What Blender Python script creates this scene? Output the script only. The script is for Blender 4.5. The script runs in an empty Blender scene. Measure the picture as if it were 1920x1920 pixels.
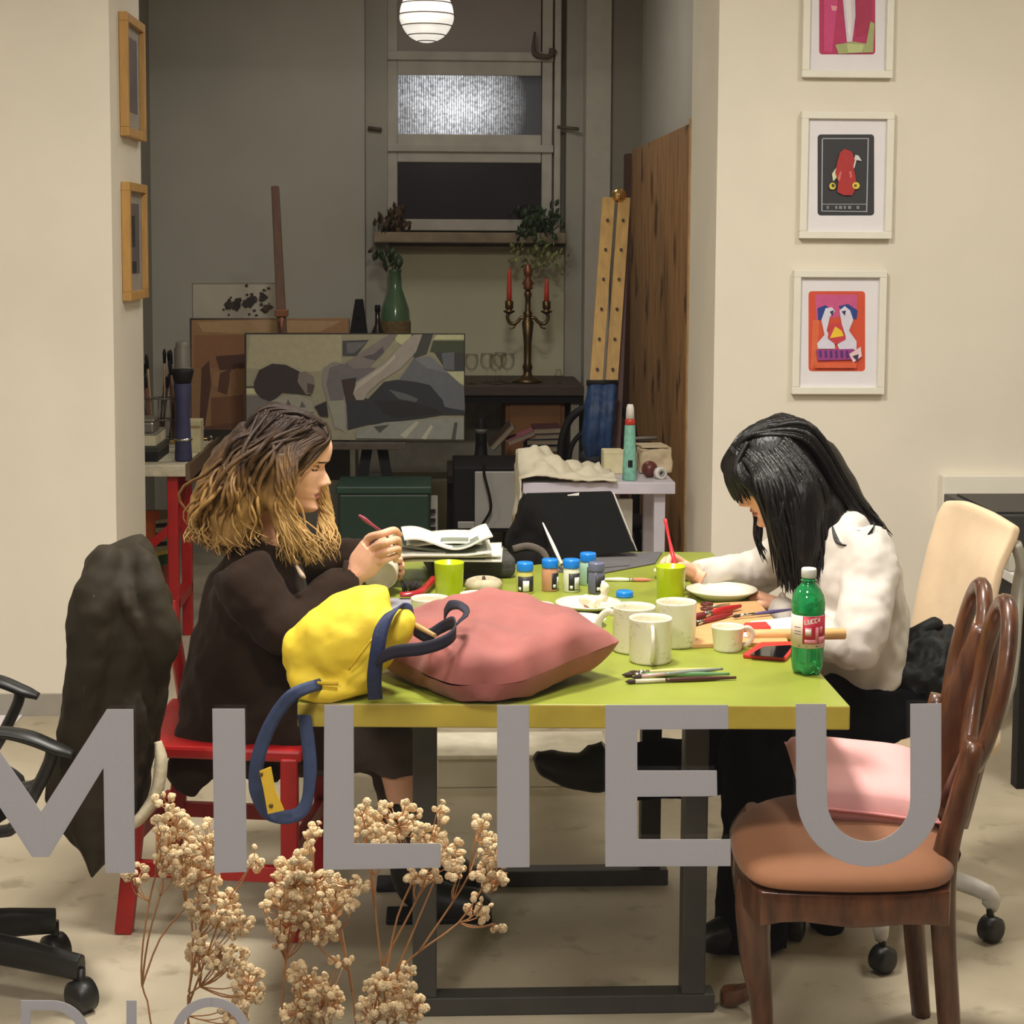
import bpy, bmesh, random
from math import *
from mathutils import Vector as V, Matrix, Euler
random.seed(7)
S = bpy.context.scene
COL = S.collection
# ---------------------------------------------------------------- camera
FPX, PX, PY, CH = 3300., 960., 752., 1.6
pit = radians(5.14); rho = radians(0.3); yaw = atan(150/FPX*cos(pit))
Fw = V((sin(yaw)*cos(pit), cos(yaw)*cos(pit), -sin(pit)))
R0 = V((cos(yaw), -sin(yaw), 0)); U0 = R0.cross(Fw)
Rr = R0*cos(rho)+U0*sin(rho); Uu = U0*cos(rho)-R0*sin(rho)
cd = bpy.data.cameras.new('camera'); cam = bpy.data.objects.new('camera', cd); COL.objects.link(cam)
cd.sensor_width = 36; cd.lens = 36*FPX/1920; cd.shift_y = -(960-PY)/1920; cd.clip_end = 100
mw = Matrix((Rr, Uu, -Fw)).transposed().to_4x4(); mw.translation = (0, 0, CH); cam.matrix_world = mw
S.camera = cam; S.cycles.transparent_max_bounces = 32
def ray(x, y): return Fw + Rr*((x-PX)/FPX) - Uu*((y-PY)/FPX)
def at(x, y, Y):            # the point of the room seen at x, y that stands at depth Y
    d = ray(x, y); t = Y/d.y; return V((d.x*t, Y, CH+d.z*t))
def onz(x, y, z):           # the point at height z
    d = ray(x, y); t = (z-CH)/d.z; return V((d.x*t, d.y*t, z))
# ---------------------------------------------------------------- world, lights, exposure
vs = S.view_settings; S.display_settings.display_device = 'sRGB'
vs.view_transform = 'Standard'; vs.look = 'None'; vs.gamma = 1; vs.use_curve_mapping = False; vs.exposure = 0.22
W = bpy.data.worlds.new('night_street'); S.world = W; W.use_nodes = True
wn = W.node_tree; bg = wn.nodes['Background']
tc = wn.nodes.new('ShaderNodeTexCoord'); sx = wn.nodes.new('ShaderNodeSeparateXYZ'); cr = wn.nodes.new('ShaderNodeValToRGB')
mr = wn.nodes.new('ShaderNodeMapRange'); mr.inputs[1].default_value = -1; mr.inputs[2].default_value = 1
wn.links.new(tc.outputs['Generated'], sx.inputs[0]); wn.links.new(sx.outputs[2], mr.inputs[0]); wn.links.new(mr.outputs[0], cr.inputs[0])
cr.color_ramp.elements[0].position = .38; cr.color_ramp.elements[0].color = (.22, .20, .18, 1)
cr.color_ramp.elements[1].position = .62; cr.color_ramp.elements[1].color = (.16, .14, .15, 1)
wn.links.new(cr.outputs[0], bg.inputs[0]); bg.inputs[1].default_value = 0.55
def area(name, loc, size, power, col=(1, .95, .87), rot=(0, 0, 0), sy=None):
    l = bpy.data.lights.new(name, 'AREA'); l.energy = power; l.color = col; l.size = size
    if sy: l.shape = 'RECTANGLE'; l.size_y = sy
    o = bpy.data.objects.new(name, l); o.location = loc; o.rotation_euler = rot; COL.objects.link(o); return o
area('ceiling_lamp_light', (0.15, 3.75, 2.95), .35, 62)
area('ceiling_lamp_light', (0.1, 2.1, 2.95), .35, 34)
area('ceiling_lamp_light', (1.9, 4.2, 2.95), .4, 22)
area('ceiling_lamp_light', (-1.9, 4.2, 2.95), .4, 16)
area('back_room_light', (-0.1, 7.4, 3.1), .6, 12, (1, .965, .9))
area('lettering_fill_light', (-2.0, -2.5, 4.5), .8, 135, (1, .92, .88), (radians(58), 0, radians(-28)))  # added unseen lamp outside, brightens the lettering on the pane
# ---------------------------------------------------------------- helpers
def lin(c): 
    c = c/255.; return c/12.92 if c <= .04045 else ((c+.055)/1.055)**2.4
def rgb(c): return (lin(c[0]), lin(c[1]), lin(c[2]), 1)
MC = {}
def mat(name, c, rough=.55, metal=0., var=.12, scale=18., bump=0., trans=0., alpha=1., emit=0., c2=None, spec=.5, sheen=0., bscale=None, stretch=None, coat=0.):
    if name in MC: return MC[name]
    m = bpy.data.materials.new(name); m.use_nodes = True; n = m.node_tree; b = n.nodes['Principled BSDF']; L = n.links.new
    co = n.nodes.new('ShaderNodeTexCoord'); src = co.outputs['Object']
    if stretch:
        mp = n.nodes.new('ShaderNodeMapping'); mp.inputs['Scale'].default_value = stretch; L(src, mp.inputs[0]); src = mp.outputs[0]
    nz = n.nodes.new('ShaderNodeTexNoise'); nz.inputs['Scale'].default_value = scale; nz.inputs['Detail'].default_value = 5
    L(src, nz.inputs['Vector'])
    rp = n.nodes.new('ShaderNodeValToRGB'); L(nz.outputs['Fac'], rp.inputs[0])
    A = rgb(c); B = rgb(c2) if c2 else None
    e = rp.color_ramp.elements; e[0].position = .3; e[1].position = .7
    e[0].color = tuple(max(0, x*(1-var)) for x in A[:3])+(1,)
    e[1].color = B if B else tuple(min(1, x*(1+var)) for x in A[:3])+(1,)
    L(rp.outputs[0], b.inputs['Base Color'])
    b.inputs['Roughness'].default_value = rough; b.inputs['Metallic'].default_value = metal
    b.inputs['Specular IOR Level'].default_value = spec
    b.inputs['Transmission Weight'].default_value = trans; b.inputs['Alpha'].default_value = alpha
    b.inputs['Coat Weight'].default_value = coat
    if sheen: b.inputs['Sheen Weight'].default_value = sheen
    if emit:
        L(rp.outputs[0], b.inputs['Emission Color']); b.inputs['Emission Strength'].default_value = emit
    if bump:
        bn = n.nodes.new('ShaderNodeBump'); bn.inputs['Strength'].default_value = bump; bn.inputs['Distance'].default_value = .004
        n2 = n.nodes.new('ShaderNodeTexNoise'); n2.inputs['Scale'].default_value = bscale or scale*3; n2.inputs['Detail'].default_value = 4
        L(src, n2.inputs['Vector']); L(n2.outputs['Fac'], bn.inputs['Height']); L(bn.outputs[0], b.inputs['Normal'])
    MC[name] = m; return m
def flat(c, rough=.6):      # a paint of a picture
    return mat('paint_%d_%d_%d' % tuple(c), c, rough, var=.06, scale=40)
WL = {}
def wl(o):
    while o.parent: o = o.parent
    return WL.get(o.name, V((0, 0, 0)))
def tag(o, label=None, cat=None, group=None, kind=None):
    if label: o['label'] = label
    if cat: o['category'] = cat
    if group: o['group'] = group
    if kind: o['kind'] = kind
    return o
def thing(name, label, cat, loc=(0, 0, 0), group=None, rz=0):
    o = bpy.data.objects.new(name, None); COL.objects.link(o); o.location = loc; o.rotation_euler.z = rz; o.empty_display_size = .05
    WL[o.name] = V(loc); return tag(o, label, cat, group)
class MB:
    def __init__(s, world=True): s.v = []; s.f = []; s.m = []; s.s = []; s.w = world
    def add(s, vs, fs, m=0, sm=False):
        k = len(s.v); s.v += [V(q) for q in vs]
        for f in fs: s.f.append([i+k for i in f]); s.m.append(m); s.s.append(sm)
        return s
    def box(s, c, d, rot=None, m=0):
        M = rot.to_matrix() if isinstance(rot, Euler) else (Euler((0, 0, rot)).to_matrix() if isinstance(rot, (int, float)) else (rot or Matrix.Identity(3)))
        c = V(c); vs = [c+M @ V((x*d[0]/2, y*d[1]/2, z*d[2]/2)) for x in (-1, 1) for y in (-1, 1) for z in (-1, 1)]
        return s.add(vs, [(0, 1, 3, 2), (4, 6, 7, 5), (0, 4, 5, 1), (2, 3, 7, 6), (0, 2, 6, 4), (1, 5, 7, 3)], m)
    def bb(s, x0, x1, y0, y1, z0, z1, m=0): return s.box(((x0+x1)/2, (y0+y1)/2, (z0+z1)/2), (x1-x0, y1-y0, z1-z0), m=m)
    def prism(s, pts, off, m=0, m2=None, sm=False):     # polygon pts pushed along off
        n = len(pts); p = [V(q) for q in pts]; o = V(off)
        s.add(p+[q+o for q in p], [list(range(n))], m); k = len(s.v)-2*n
        s.f.append([k+n+i for i in reversed(range(n))]); s.m.append(m); s.s.append(False)
        for i in range(n): s.f.append([k+i, k+n+i, k+n+(i+1) % n, k+(i+1) % n]); s.m.append(m if m2 is None else m2); s.s.append(sm)
        return s
    def tube(s, pts, r, seg=12, sub=4, m=0, cap=True, flat=None, closed=False):
        P = [V(q) for q in pts]; n = len(P)
        Rr_ = list(r) if isinstance(r, list) else [r]*n
        if sub > 1 and n > 2:
            Q = []; RR = []
            for i in range(n if closed else n-1):
                g = (lambda j: P[j % n]) if closed else (lambda j: P[min(max(j, 0), n-1)])
                a, b, c, d = g(i-1), g(i), g(i+1), g(i+2)
                for k in range(sub):
                    t = k/sub; Q.append(.5*((2*b)+(c-a)*t+(2*a-5*b+4*c-d)*t*t+(3*b-a-3*c+d)*t**3))
                    ra, rb = Rr_[i], Rr_[(i+1) % n]; tt = t*t*(3-2*t)
                    RR.append(ra+(rb-ra)*tt if not isinstance(ra, (tuple, list)) else (ra[0]+(rb[0]-ra[0])*tt, ra[1]+(rb[1]-ra[1])*tt))
            if not closed: Q.append(P[-1]); RR.append(Rr_[-1])
            P, Rr_ = Q, RR; n = len(P)
        T = [((P[(i+1) % n]-P[i-1]) if closed else (P[min(i+1, n-1)]-P[max(i-1, 0)])).normalized() for i in range(n)]
        u = V(flat) if flat is not None else (V((0, 0, 1)) if abs(T[0].z) < .9 else V((1, 0, 0)))
        vs = []
        for i in range(n):
            if flat is not None: u = V(flat)
            u = u-T[i]*u.dot(T[i])
            if u.length < 1e-6: u = T[i].orthogonal()
            u.normalize(); w = T[i].cross(u)
            ra, rb = Rr_[i] if isinstance(Rr_[i], (tuple, list)) else (Rr_[i], Rr_[i])
            q4, o4 = (1.4142, pi/4) if seg == 4 else (1, 0); vs += [P[i]+u*(cos(2*pi*k/seg+o4)*ra*q4)+w*(sin(2*pi*k/seg+o4)*rb*q4) for k in range(seg)]
        fs = [(i*seg+k, i*seg+(k+1) % seg, ((i+1) % n)*seg+(k+1) % seg, ((i+1) % n)*seg+k) for i in range(n if closed else n-1) for k in range(seg)]
        s.add(vs, fs, m, seg > 4)
        if cap and not closed:
            k = len(s.v)-n*seg
            s.f += [[k+i for i in reversed(range(seg))], [k+(n-1)*seg+i for i in range(seg)]]; s.m += [m, m]; s.s += [False, False]
        return s
    def lathe(s, prof, c=(0, 0, 0), seg=28, rot=None, m=0, mf=None, sm=True):
        c = V(c); M = (rot.to_matrix() if isinstance(rot, Euler) else rot) if rot is not None else Matrix.Identity(3); n = len(prof)
        vs = [c+M @ V((r*cos(2*pi*k/seg), r*sin(2*pi*k/seg), z)) for r, z in prof for k in range(seg)]
        k0 = len(s.v); s.v += vs
        for i in range(n-1):
            for k in range(seg):
                s.f.append([k0+i*seg+k, k0+i*seg+(k+1) % seg, k0+(i+1)*seg+(k+1) % seg, k0+(i+1)*seg+k]); s.m.append(mf(i, k) if mf else m); s.s.append(sm)
        for i, rv in ((0, True), (n-1, False)):
            if prof[i][0] > 1e-5:
                q = [k0+i*seg+k for k in range(seg)]; s.f.append(q[::-1] if rv else q); s.m.append(mf(i if rv else n-2, 0) if mf else m); s.s.append(False)
        return s
    def ball(s, c, r, rot=None, nu=20, nv=12, m=0):
        r = V(r) if isinstance(r, (tuple, list, V)) else V((r, r, r)); c = V(c)
        M = rot.to_matrix() if isinstance(rot, Euler) else (rot or Matrix.Identity(3))
        vs = [c+M @ V((r.x*sin(pi*j/nv)*cos(2*pi*i/nu), r.y*sin(pi*j/nv)*sin(2*pi*i/nu), r.z*cos(pi*j/nv))) for j in range(1, nv) for i in range(nu)]
        vs += [c+M @ V((0, 0, r.z)), c-M @ V((0, 0, r.z))]; a, b = len(vs)-2, len(vs)-1
        fs = [(j*nu+i, (j+1)*nu+i, (j+1)*nu+(i+1) % nu, j*nu+(i+1) % nu) for j in range(nv-2) for i in range(nu)]
        fs += [(a, i, (i+1) % nu) for i in range(nu)]+[(b, (nv-2)*nu+(i+1) % nu, (nv-2)*nu+i) for i in range(nu)]
        return s.add(vs, fs, m, True)
    def grid(s, fn, nu, nv, m=0, thick=0, mf=None):     # fn(u, v) -> point; thick closes it into a sheet with depth
        P = [[V(fn(i/nu, j/nv)) for i in range(nu+1)] for j in range(nv+1)]; w = nu+1
        fs = [(j*w+i, j*w+i+1, (j+1)*w+i+1, (j+1)*w+i) for j in range(nv) for i in range(nu)]
        flatp = [q for row in P for q in row]
        if not thick: return s.add(flatp, fs, m, True)
        N = []
        for j in range(nv+1):
            for i in range(nu+1):
                a = P[j][min(i+1, nu)]-P[j][max(i-1, 0)]; b = P[min(j+1, nv)][i]-P[max(j-1, 0)][i]
                q = a.cross(b); N.append(q.normalized() if q.length > 1e-9 else V((0, 0, 1)))
        k = len(flatp); s.add(flatp+[q-N[i]*thick for i, q in enumerate(flatp)], fs, m, True); k0 = len(s.v)-2*k
        for f in fs: s.f.append([k0+k+i for i in reversed(f)]); s.m.append(m); s.s.append(True)
        bd = [i for i in range(w)]+[j*w+nu for j in range(1, nv+1)]+[nv*w+i for i in range(nu-1, -1, -1)]+[j*w for j in range(nv-1, 0, -1)]
        for i in range(len(bd)):
            a, b = bd[i], bd[(i+1) % len(bd)]; s.f.append([k0+b, k0+a, k0+k+a, k0+k+b]); s.m.append(m); s.s.append(False)
        return s
    def build(s, name, mats, parent=None, bevel=0, sub=0, seg=2, recalc=True, remesh=0, smooth=0, disp=None, shade=None):
        me = bpy.data.meshes.new(name); off = wl(parent) if (parent is not None and s.w) else V((0, 0, 0))
        me.from_pydata([q-off for q in s.v], [], s.f)
        mats = mats if isinstance(mats, (list, tuple)) else [mats]
        for m in mats: me.materials.append(m)
        me.polygons.foreach_set('material_index', s.m); me.polygons.foreach_set('use_smooth', s.s)
        if recalc:
            bm = bmesh.new(); bm.from_mesh(me); bmesh.ops.recalc_face_normals(bm, faces=bm.faces); bm.to_mesh(me); bm.free()
        o = bpy.data.objects.new(name, me); COL.objects.link(o)
        if parent is not None: o.parent = parent
        if remesh or smooth or disp:
            if remesh:
                q = o.modifiers.new('r', 'REMESH'); q.mode = 'VOXEL'; q.voxel_size = remesh; q.use_smooth_shade = True
            if smooth: q = o.modifiers.new('s', 'SMOOTH'); q.iterations = smooth; q.factor = .5
            for (sc_, st) in (disp or []):
                tx = bpy.data.textures.new('folds', 'CLOUDS'); tx.noise_scale = sc_; tx.noise_depth = 1
                q = o.modifiers.new('d', 'DISPLACE'); q.texture = tx; q.strength = st; q.mid_level = .5; q.texture_coords = 'LOCAL'
            bake(o)
            for m in mats[len(o.data.materials):]: o.data.materials.append(m)
        if bevel:
            q = o.modifiers.new('b', 'BEVEL'); q.width = bevel; q.segments = seg; q.limit_method = 'ANGLE'; q.angle_limit = .6; q.harden_normals = False
        if sub: q = o.modifiers.new('u', 'SUBSURF'); q.levels = sub; q.render_levels = sub
        return o
def bake(o):
    bpy.context.view_layer.update(); dg = bpy.context.evaluated_depsgraph_get()
    me = bpy.data.meshes.new_from_object(o.evaluated_get(dg)); o.modifiers.clear(); old = o.data; o.data = me
    for q in me.polygons: q.use_smooth = True
    bpy.data.meshes.remove(old)
def copy_tree(o, loc, rz=None, label=None, group=None, sc=None):
    def rec(a, par):
        c = a.copy(); COL.objects.link(c)
        if par is not None: c.parent = par
        for ch in a.children: rec(ch, c)
        return c
    r = rec(o, None); r.location = loc; WL[r.name] = V(loc)
    if rz is not None: r.rotation_euler.z = rz
    if sc: r.scale = (sc, sc, sc)
    if label: r['label'] = label
    if group: r['group'] = group
    return r
def struct(o, label=None): return tag(o, label, kind='structure')
def rpoly(cx, cy, rx, ry, n=16, a0=0, jit=0):
    return [(cx+rx*cos(a0+2*pi*i/n)*(1+random.uniform(-jit, jit)), cy+ry*sin(a0+2*pi*i/n)*(1+random.uniform(-jit, jit))) for i in range(n)]
def pic(mb, mats, layers, Y, dy=.0003, k0=1):          # painted shapes of a flat picture that hangs at depth Y
    k = k0
    for c, pts in layers:
        m = flat(c)
        if m not in mats: mats.append(m)
        mb.prism([at(x, y, Y-dy*k) for x, y in pts], (0, dy*.5, 0), mats.index(m)); k += 1
# ================================================================ THE ROOM
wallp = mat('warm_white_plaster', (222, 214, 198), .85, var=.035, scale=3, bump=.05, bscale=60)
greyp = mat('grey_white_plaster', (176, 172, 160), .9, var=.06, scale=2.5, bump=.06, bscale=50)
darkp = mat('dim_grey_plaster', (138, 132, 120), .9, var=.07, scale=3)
oldw = mat('worn_white_woodwork', (200, 194, 182), .7, var=.10, scale=9, bump=.1)
ceilm = mat('ceiling_paint', (225, 220, 208), .9, var=.03)
skirt = mat('grey_baseboard_paint', (150, 145, 135), .6, var=.06)
# concrete floor with stains
fm = mat('worn_concrete_floor', (172, 160, 136), .55, var=.16, scale=2.2, bump=.06, bscale=40, c2=(196, 184, 160))
n = fm.node_tree; b = n.nodes['Principled BSDF']; L = n.links.new
src = b.inputs['Base Color'].links[0].from_socket
nz = n.nodes.new('ShaderNodeTexNoise'); nz.inputs['Scale'].default_value = 11; nz.inputs['Detail'].default_value = 8
rp = n.nodes.new('ShaderNodeValToRGB'); rp.color_ramp.elements[0].position = .28; rp.color_ramp.elements[0].color = (.45, .42, .36, 1); rp.color_ramp.elements[1].position = .42; rp.color_ramp.elements[1].color = (1, 1, 1, 1)
tcc = n.nodes.new('ShaderNodeTexCoord'); L(tcc.outputs['Object'], nz.inputs[0]); L(nz.outputs[0], rp.inputs[0])
mx = n.nodes.new('ShaderNodeMix'); mx.data_type = 'RGBA'; mx.blend_type = 'MULTIPLY'; mx.inputs[0].default_value = .6
L(src, mx.inputs[6]); L(rp.outputs[0], mx.inputs[7]); L(mx.outputs[2], b.inputs['Base Color'])
WY, WB, JL, JR = 5.9, 6.5, -1.06, .95            # dividing wall, its far side, the two jambs of the opening
struct(MB().bb(-3.2, 3.2, 1.28, 9.8, -.1, 0).build('floor', fm))
struct(MB().bb(-3.2, 3.2, 1.28, 9.8, 3.2, 3.3).build('ceiling', ceilm))
struct(MB().bb(-3.2, JL, WY, WB, 0, 3.2).build('wall_left_pier', wallp))
struct(MB().bb(JR, 3.2, WY, WB, 0, 3.2).build('wall_right_pier', wallp))
struct(MB().bb(JL, JR, WY, WB, 2.75, 3.2).build('wall_lintel', wallp))
struct(MB().bb(-3.3, -3.2, 1.28, 9.8, 0, 3.2).build('wall_left', wallp))
struct(MB().bb(3.2, 3.3, 1.28, 9.8, 0, 3.2).build('wall_right', wallp))
# back room
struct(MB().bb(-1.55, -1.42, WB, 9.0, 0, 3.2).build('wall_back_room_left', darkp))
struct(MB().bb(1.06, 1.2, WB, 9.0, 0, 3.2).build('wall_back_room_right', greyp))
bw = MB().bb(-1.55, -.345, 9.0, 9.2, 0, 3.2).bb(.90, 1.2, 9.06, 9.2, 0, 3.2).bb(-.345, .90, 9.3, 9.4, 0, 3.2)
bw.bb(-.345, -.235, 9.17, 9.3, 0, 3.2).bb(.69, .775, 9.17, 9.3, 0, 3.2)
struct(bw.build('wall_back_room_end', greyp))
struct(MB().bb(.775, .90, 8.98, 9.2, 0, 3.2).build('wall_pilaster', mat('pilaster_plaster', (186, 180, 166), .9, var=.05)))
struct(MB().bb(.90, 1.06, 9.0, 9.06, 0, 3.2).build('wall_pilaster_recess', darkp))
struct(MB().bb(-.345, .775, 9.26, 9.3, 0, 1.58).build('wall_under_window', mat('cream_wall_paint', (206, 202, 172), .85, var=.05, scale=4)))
# baseboards of the front wall
struct(MB().bb(-3.2, JL, WY-.015, WY, 0, .075).build('baseboard_left', skirt), 'grey baseboard')
struct(MB().bb(JR, 3.2, WY-.015, WY, 0, .075).build('baseboard_right', skirt))
# shop front: sill, side reveals, head
fr = mat('shopfront_frame', (70, 66, 62), .5)
struct(MB().bb(-2.2, 2.2, 1.2, 1.36, 0, .62).build('wall_front', mat('facade', (120, 116, 112), .8)))
struct(MB().bb(-2.2, 2.2, 1.36, 1.90, .56, .60).bb(-2.2, 2.2, 1.84, 1.88, 0, .56).build('trim_1', fr))
struct(MB().bb(-2.2, 2.2, 1.2, 1.36, 2.9, 3.3).bb(-3.3, -2.2, 1.2, 1.3, 0, 3.3).bb(2.2, 3.3, 1.2, 1.3, 0, 3.3).build('wall_front_head', fr))
gm = bpy.data.materials.new('window_glass'); gm.use_nodes = True; n = gm.node_tree; n.nodes.clear(); L = n.links.new
o_ = n.nodes.new('ShaderNodeOutputMaterial'); tr = n.nodes.new('ShaderNodeBsdfTransparent'); gl = n.nodes.new('ShaderNodeBsdfGlossy'); gl.inputs['Roughness'].default_value = 0
fz = n.nodes.new('ShaderNodeFresnel'); fz.inputs[0].default_value = 1.45; ms = n.nodes.new('ShaderNodeMixShader')
tr.inputs[0].default_value = (.985, .985, .975, 1)
L(fz.outputs[0], ms.inputs[0]); L(tr.outputs[0], ms.inputs[1]); L(gl.outputs[0], ms.inputs[2]); L(ms.outputs[0], o_.inputs[0])
GY = 1.30
struct(MB().add([(-2.2, GY+.006, .62), (2.2, GY+.006, .62), (2.2, GY+.006, 2.9), (-2.2, GY+.006, 2.9)], [(0, 1, 2, 3)]).build('window_1', gm, recalc=False))
# lettering on the pane
vm = bpy.data.materials.new('grey_vinyl_lettering'); vm.use_nodes = True; n = vm.node_tree; b = n.nodes['Principled BSDF']
b.inputs['Base Color'].default_value = rgb((204, 202, 201)); b.inputs['Roughness'].default_value = .7; b.inputs['Specular IOR Level'].default_value = .15
nz = n.nodes.new('ShaderNodeTexNoise'); nz.inputs['Scale'].default_value = 60; rp = n.nodes.new('ShaderNodeValToRGB')
rp.color_ramp.elements[0].color = rgb((202, 200, 200)); rp.color_ramp.elements[1].color = rgb((212, 209, 208))
tsl = n.nodes.new('ShaderNodeBsdfTranslucent'); msh = n.nodes.new('ShaderNodeMixShader'); msh.inputs[0].default_value = .45
n.links.new(nz.outputs[0], rp.inputs[0]); n.links.new(rp.outputs[0], b.inputs['Base Color']); n.links.new(rp.outputs[0], tsl.inputs[0])
n.links.new(b.outputs[0], msh.inputs[1]); n.links.new(tsl.outputs[0], msh.inputs[2]); n.links.new(msh.outputs[0], n.nodes['Material Output'].inputs[0])
def arc(cx, cy, rx, ry, a0, a1, n=20): return [(cx+rx*cos(radians(a0+(a1-a0)*i/n)), cy+ry*sin(radians(a0+(a1-a0)*i/n))) for i in range(n+1)]
big = [[(200, 1330), (250, 1330), (253, 1637), (197, 1637), (194, 1440), (92, 1607), (60, 1607), (-44, 1446), (-46, 1642), (-103, 1643), (-100, 1336), (-50, 1336), (77, 1522)],
       [(398, 1329), (459, 1329), (463, 1635), (402, 1637)],
       [(608, 1322), (663, 1322), (664, 1582), (826, 1582), (826, 1627), (606, 1631)],
       [(932, 1322), (992, 1322), (993, 1626), (932, 1627)],
       [(1135, 1322), (1365, 1322), (1366, 1367), (1195, 1368), (1195, 1445), (1344, 1445), (1345, 1493), (1195, 1494), (1195, 1574), (1370, 1574), (1370, 1624), (1135, 1625)],
       [(1492, 1320), (1549, 1320)]+[(1551, 1500)]+[(x, y) for x, y in arc(1629, 1500, 78, 78, 180, 0)][1:-1]+[(1707, 1500), (1707, 1320), (1765, 1319)]+[(x, y) for x, y in arc(1629, 1488, 136, 137, 0, 180)]]
t = thing('window_lettering', 'row of six large grey capital letters stuck on the window glass', 'lettering', at(830, 1470, GY))
for p in big: MB().prism([at(x, y, GY) for x, y in p], (0, .0006, 0)).build('letter', vm, t)
t = thing('window_lettering', 'row of thin grey letters cut off by the bottom edge of the photo', 'lettering', at(240, 1920, GY))
MB().prism([at(x, y, GY) for x, y in [(39, 1876), (97, 1876)]+arc(97, 1949, 73, 73, -90, 90)+[(39, 2022)]+[(39, 2004), (57, 2004), (95, 2004)]+arc(95, 1949, 55, 55, 90, -90)+[(57, 1894), (57, 2003), (39, 2003)]], (0, .0006, 0)).build('letter', vm, t)
MB().prism([at(x, y, GY) for x, y in [(237, 1876), (256, 1876), (256, 2022), (237, 2022)]], (0, .0006, 0)).build('letter', vm, t)
MB().prism([at(x, y, GY) for x, y in arc(396, 1945, 75, 75, -90, 269.9, 40)+arc(396, 1945, 57, 57, 269.9, -90, 40)], (0, .0006, 0)).build('letter', vm, t)
# ---- back window with three panes
wy = 9.20
def wp(x, y, d=0): return at(x, y, wy+d)
def rect(mb, x0, x1, y0, y1, Y, d, m=0):
    a, b_ = at(x0, y1, Y), at(x1, y0, Y); return mb.bb(a.x, b_.x, Y, Y+d, a.z, b_.z, m)
fmw = MB()
for q in [(706, 726, -60, 455), (1038, 1054, -60, 455)]: rect(fmw, *q, wy, .06)
for q in [(726, 745, -60, 415), (1015, 1038, -60, 415)]: rect(fmw, *q, wy+.015, .045)
rect(fmw, 745, 1015, 112, 140, wy+.015, .045); rect(fmw, 745, 1015, 253, 304, wy+.015, .045); rect(fmw, 745, 1015, 412, 432, wy+.015, .045)
rect(fmw, 726, 1038, 98, 112, wy-.005, .05); rect(fmw, 726, 1038, 272, 284, wy-.005, .03)
wnd = struct(fmw.build('window_2', oldw, bevel=.006), 'worn white transom window above a sill')
pm = mat('painted_blind_panel', (172, 162, 158), .8, var=.05, scale=3)
rect(MB(), 745, 1015, -60, 98, wy+.04, .02).build('panel', pm, wnd)
# ribbed pane, the glow of a light behind is put into its emission
rb = bpy.data.materials.new('glowing_ribbed_glass'); rb.use_nodes = True; n = rb.node_tree; b = n.nodes['Principled BSDF']; L = n.links.new
b.inputs['Base Color'].default_value = rgb((70, 72, 80)); b.inputs['Roughness'].default_value = .25
co = n.nodes.new('ShaderNodeTexCoord'); wv = n.nodes.new('ShaderNodeTexWave'); wv.inputs['Scale'].default_value = 26; wv.bands_direction = 'X'; wv.inputs['Distortion'].default_value = .6; wv.inputs['Detail'].default_value = 3
n1 = n.nodes.new('ShaderNodeTexNoise'); n1.inputs['Scale'].default_value = 5; n2 = n.nodes.new('ShaderNodeTexNoise'); n2.inputs['Scale'].default_value = 60
L(co.outputs['Object'], wv.inputs[0]); L(co.outputs['Object'], n1.inputs[0]); L(co.outputs['Object'], n2.inputs[0])
sp = n.nodes.new('ShaderNodeVectorMath'); sp.operation = 'DISTANCE'; sp.inputs[1].default_value = at(845, 198, wy); L(co.outputs['Object'], sp.inputs[0])
m1 = n.nodes.new('ShaderNodeMapRange'); m1.inputs[1].default_value = .40; m1.inputs[2].default_value = .0; m1.inputs[3].default_value = .01; m1.inputs[4].default_value = 1.9; L(sp.outputs['Value'], m1.inputs[0])
def mth(op, a, b_):
    q = n.nodes.new('ShaderNodeMath'); q.operation = op
    for i, v_ in enumerate((a, b_)):
        if isinstance(v_, (int, float)): q.inputs[i].default_value = v_
        else: L(v_, q.inputs[i])
    return q.outputs[0]
w2 = mth('ADD', mth('MULTIPLY', wv.outputs['Fac'], .9), .25)
f_ = mth('MULTIPLY', mth('MULTIPLY', m1.outputs[0], w2), mth('ADD', mth('MULTIPLY', n2.outputs['Fac'], 1.6), -.25))
f_ = mth('MULTIPLY', f_, mth('ADD', mth('MULTIPLY', n1.outputs['Fac'], 1.2), .35))
b.inputs['Emission Color'].default_value = (.93, .95, 1, 1); L(f_, b.inputs['Emission Strength'])
rect(MB(), 745, 1015, 140, 253, wy+.03, .008).build('pane', rb, wnd)
rect(MB(), 745, 1015, 304, 412, wy+.03, .008).build('pane', mat('dark_night_pane', (44, 36, 38), .12, var=.2, scale=3, coat=.4), wnd)
s0, s1 = at(700, 455, 9.0), at(1062, 430, 9.0)
struct(MB().bb(s0.x, s1.x, 9.02, 9.28, s0.z, s0.z+.055).build('trim_2', mat('worn_sill_wood', (150, 134, 112), .8, var=.2, scale=12), bevel=.008), 'worn window sill')
# hook and catch on the frame
t = MB().tube([at(1003, 60, 9.19), at(1000, 92, 9.185), at(1006, 103, 9.18), at(1030, 106, 9.18), at(1037, 92, 9.18)], [.006, .01, .016, .014, .02], 8)
t.build('window_catch', mat('old_iron', (96, 84, 70), .6, var=.2), wnd)
MB().tube([at(1045, 238, 9.15), at(1085, 242, 9.12)], .009, 8).build('window_catch', MC['old_iron'], wnd)
MB().tube([at(690, 240, 9.15), at(716, 243, 9.15)], .010, 8).build('window_catch', MC['old_iron'], wnd)
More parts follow.
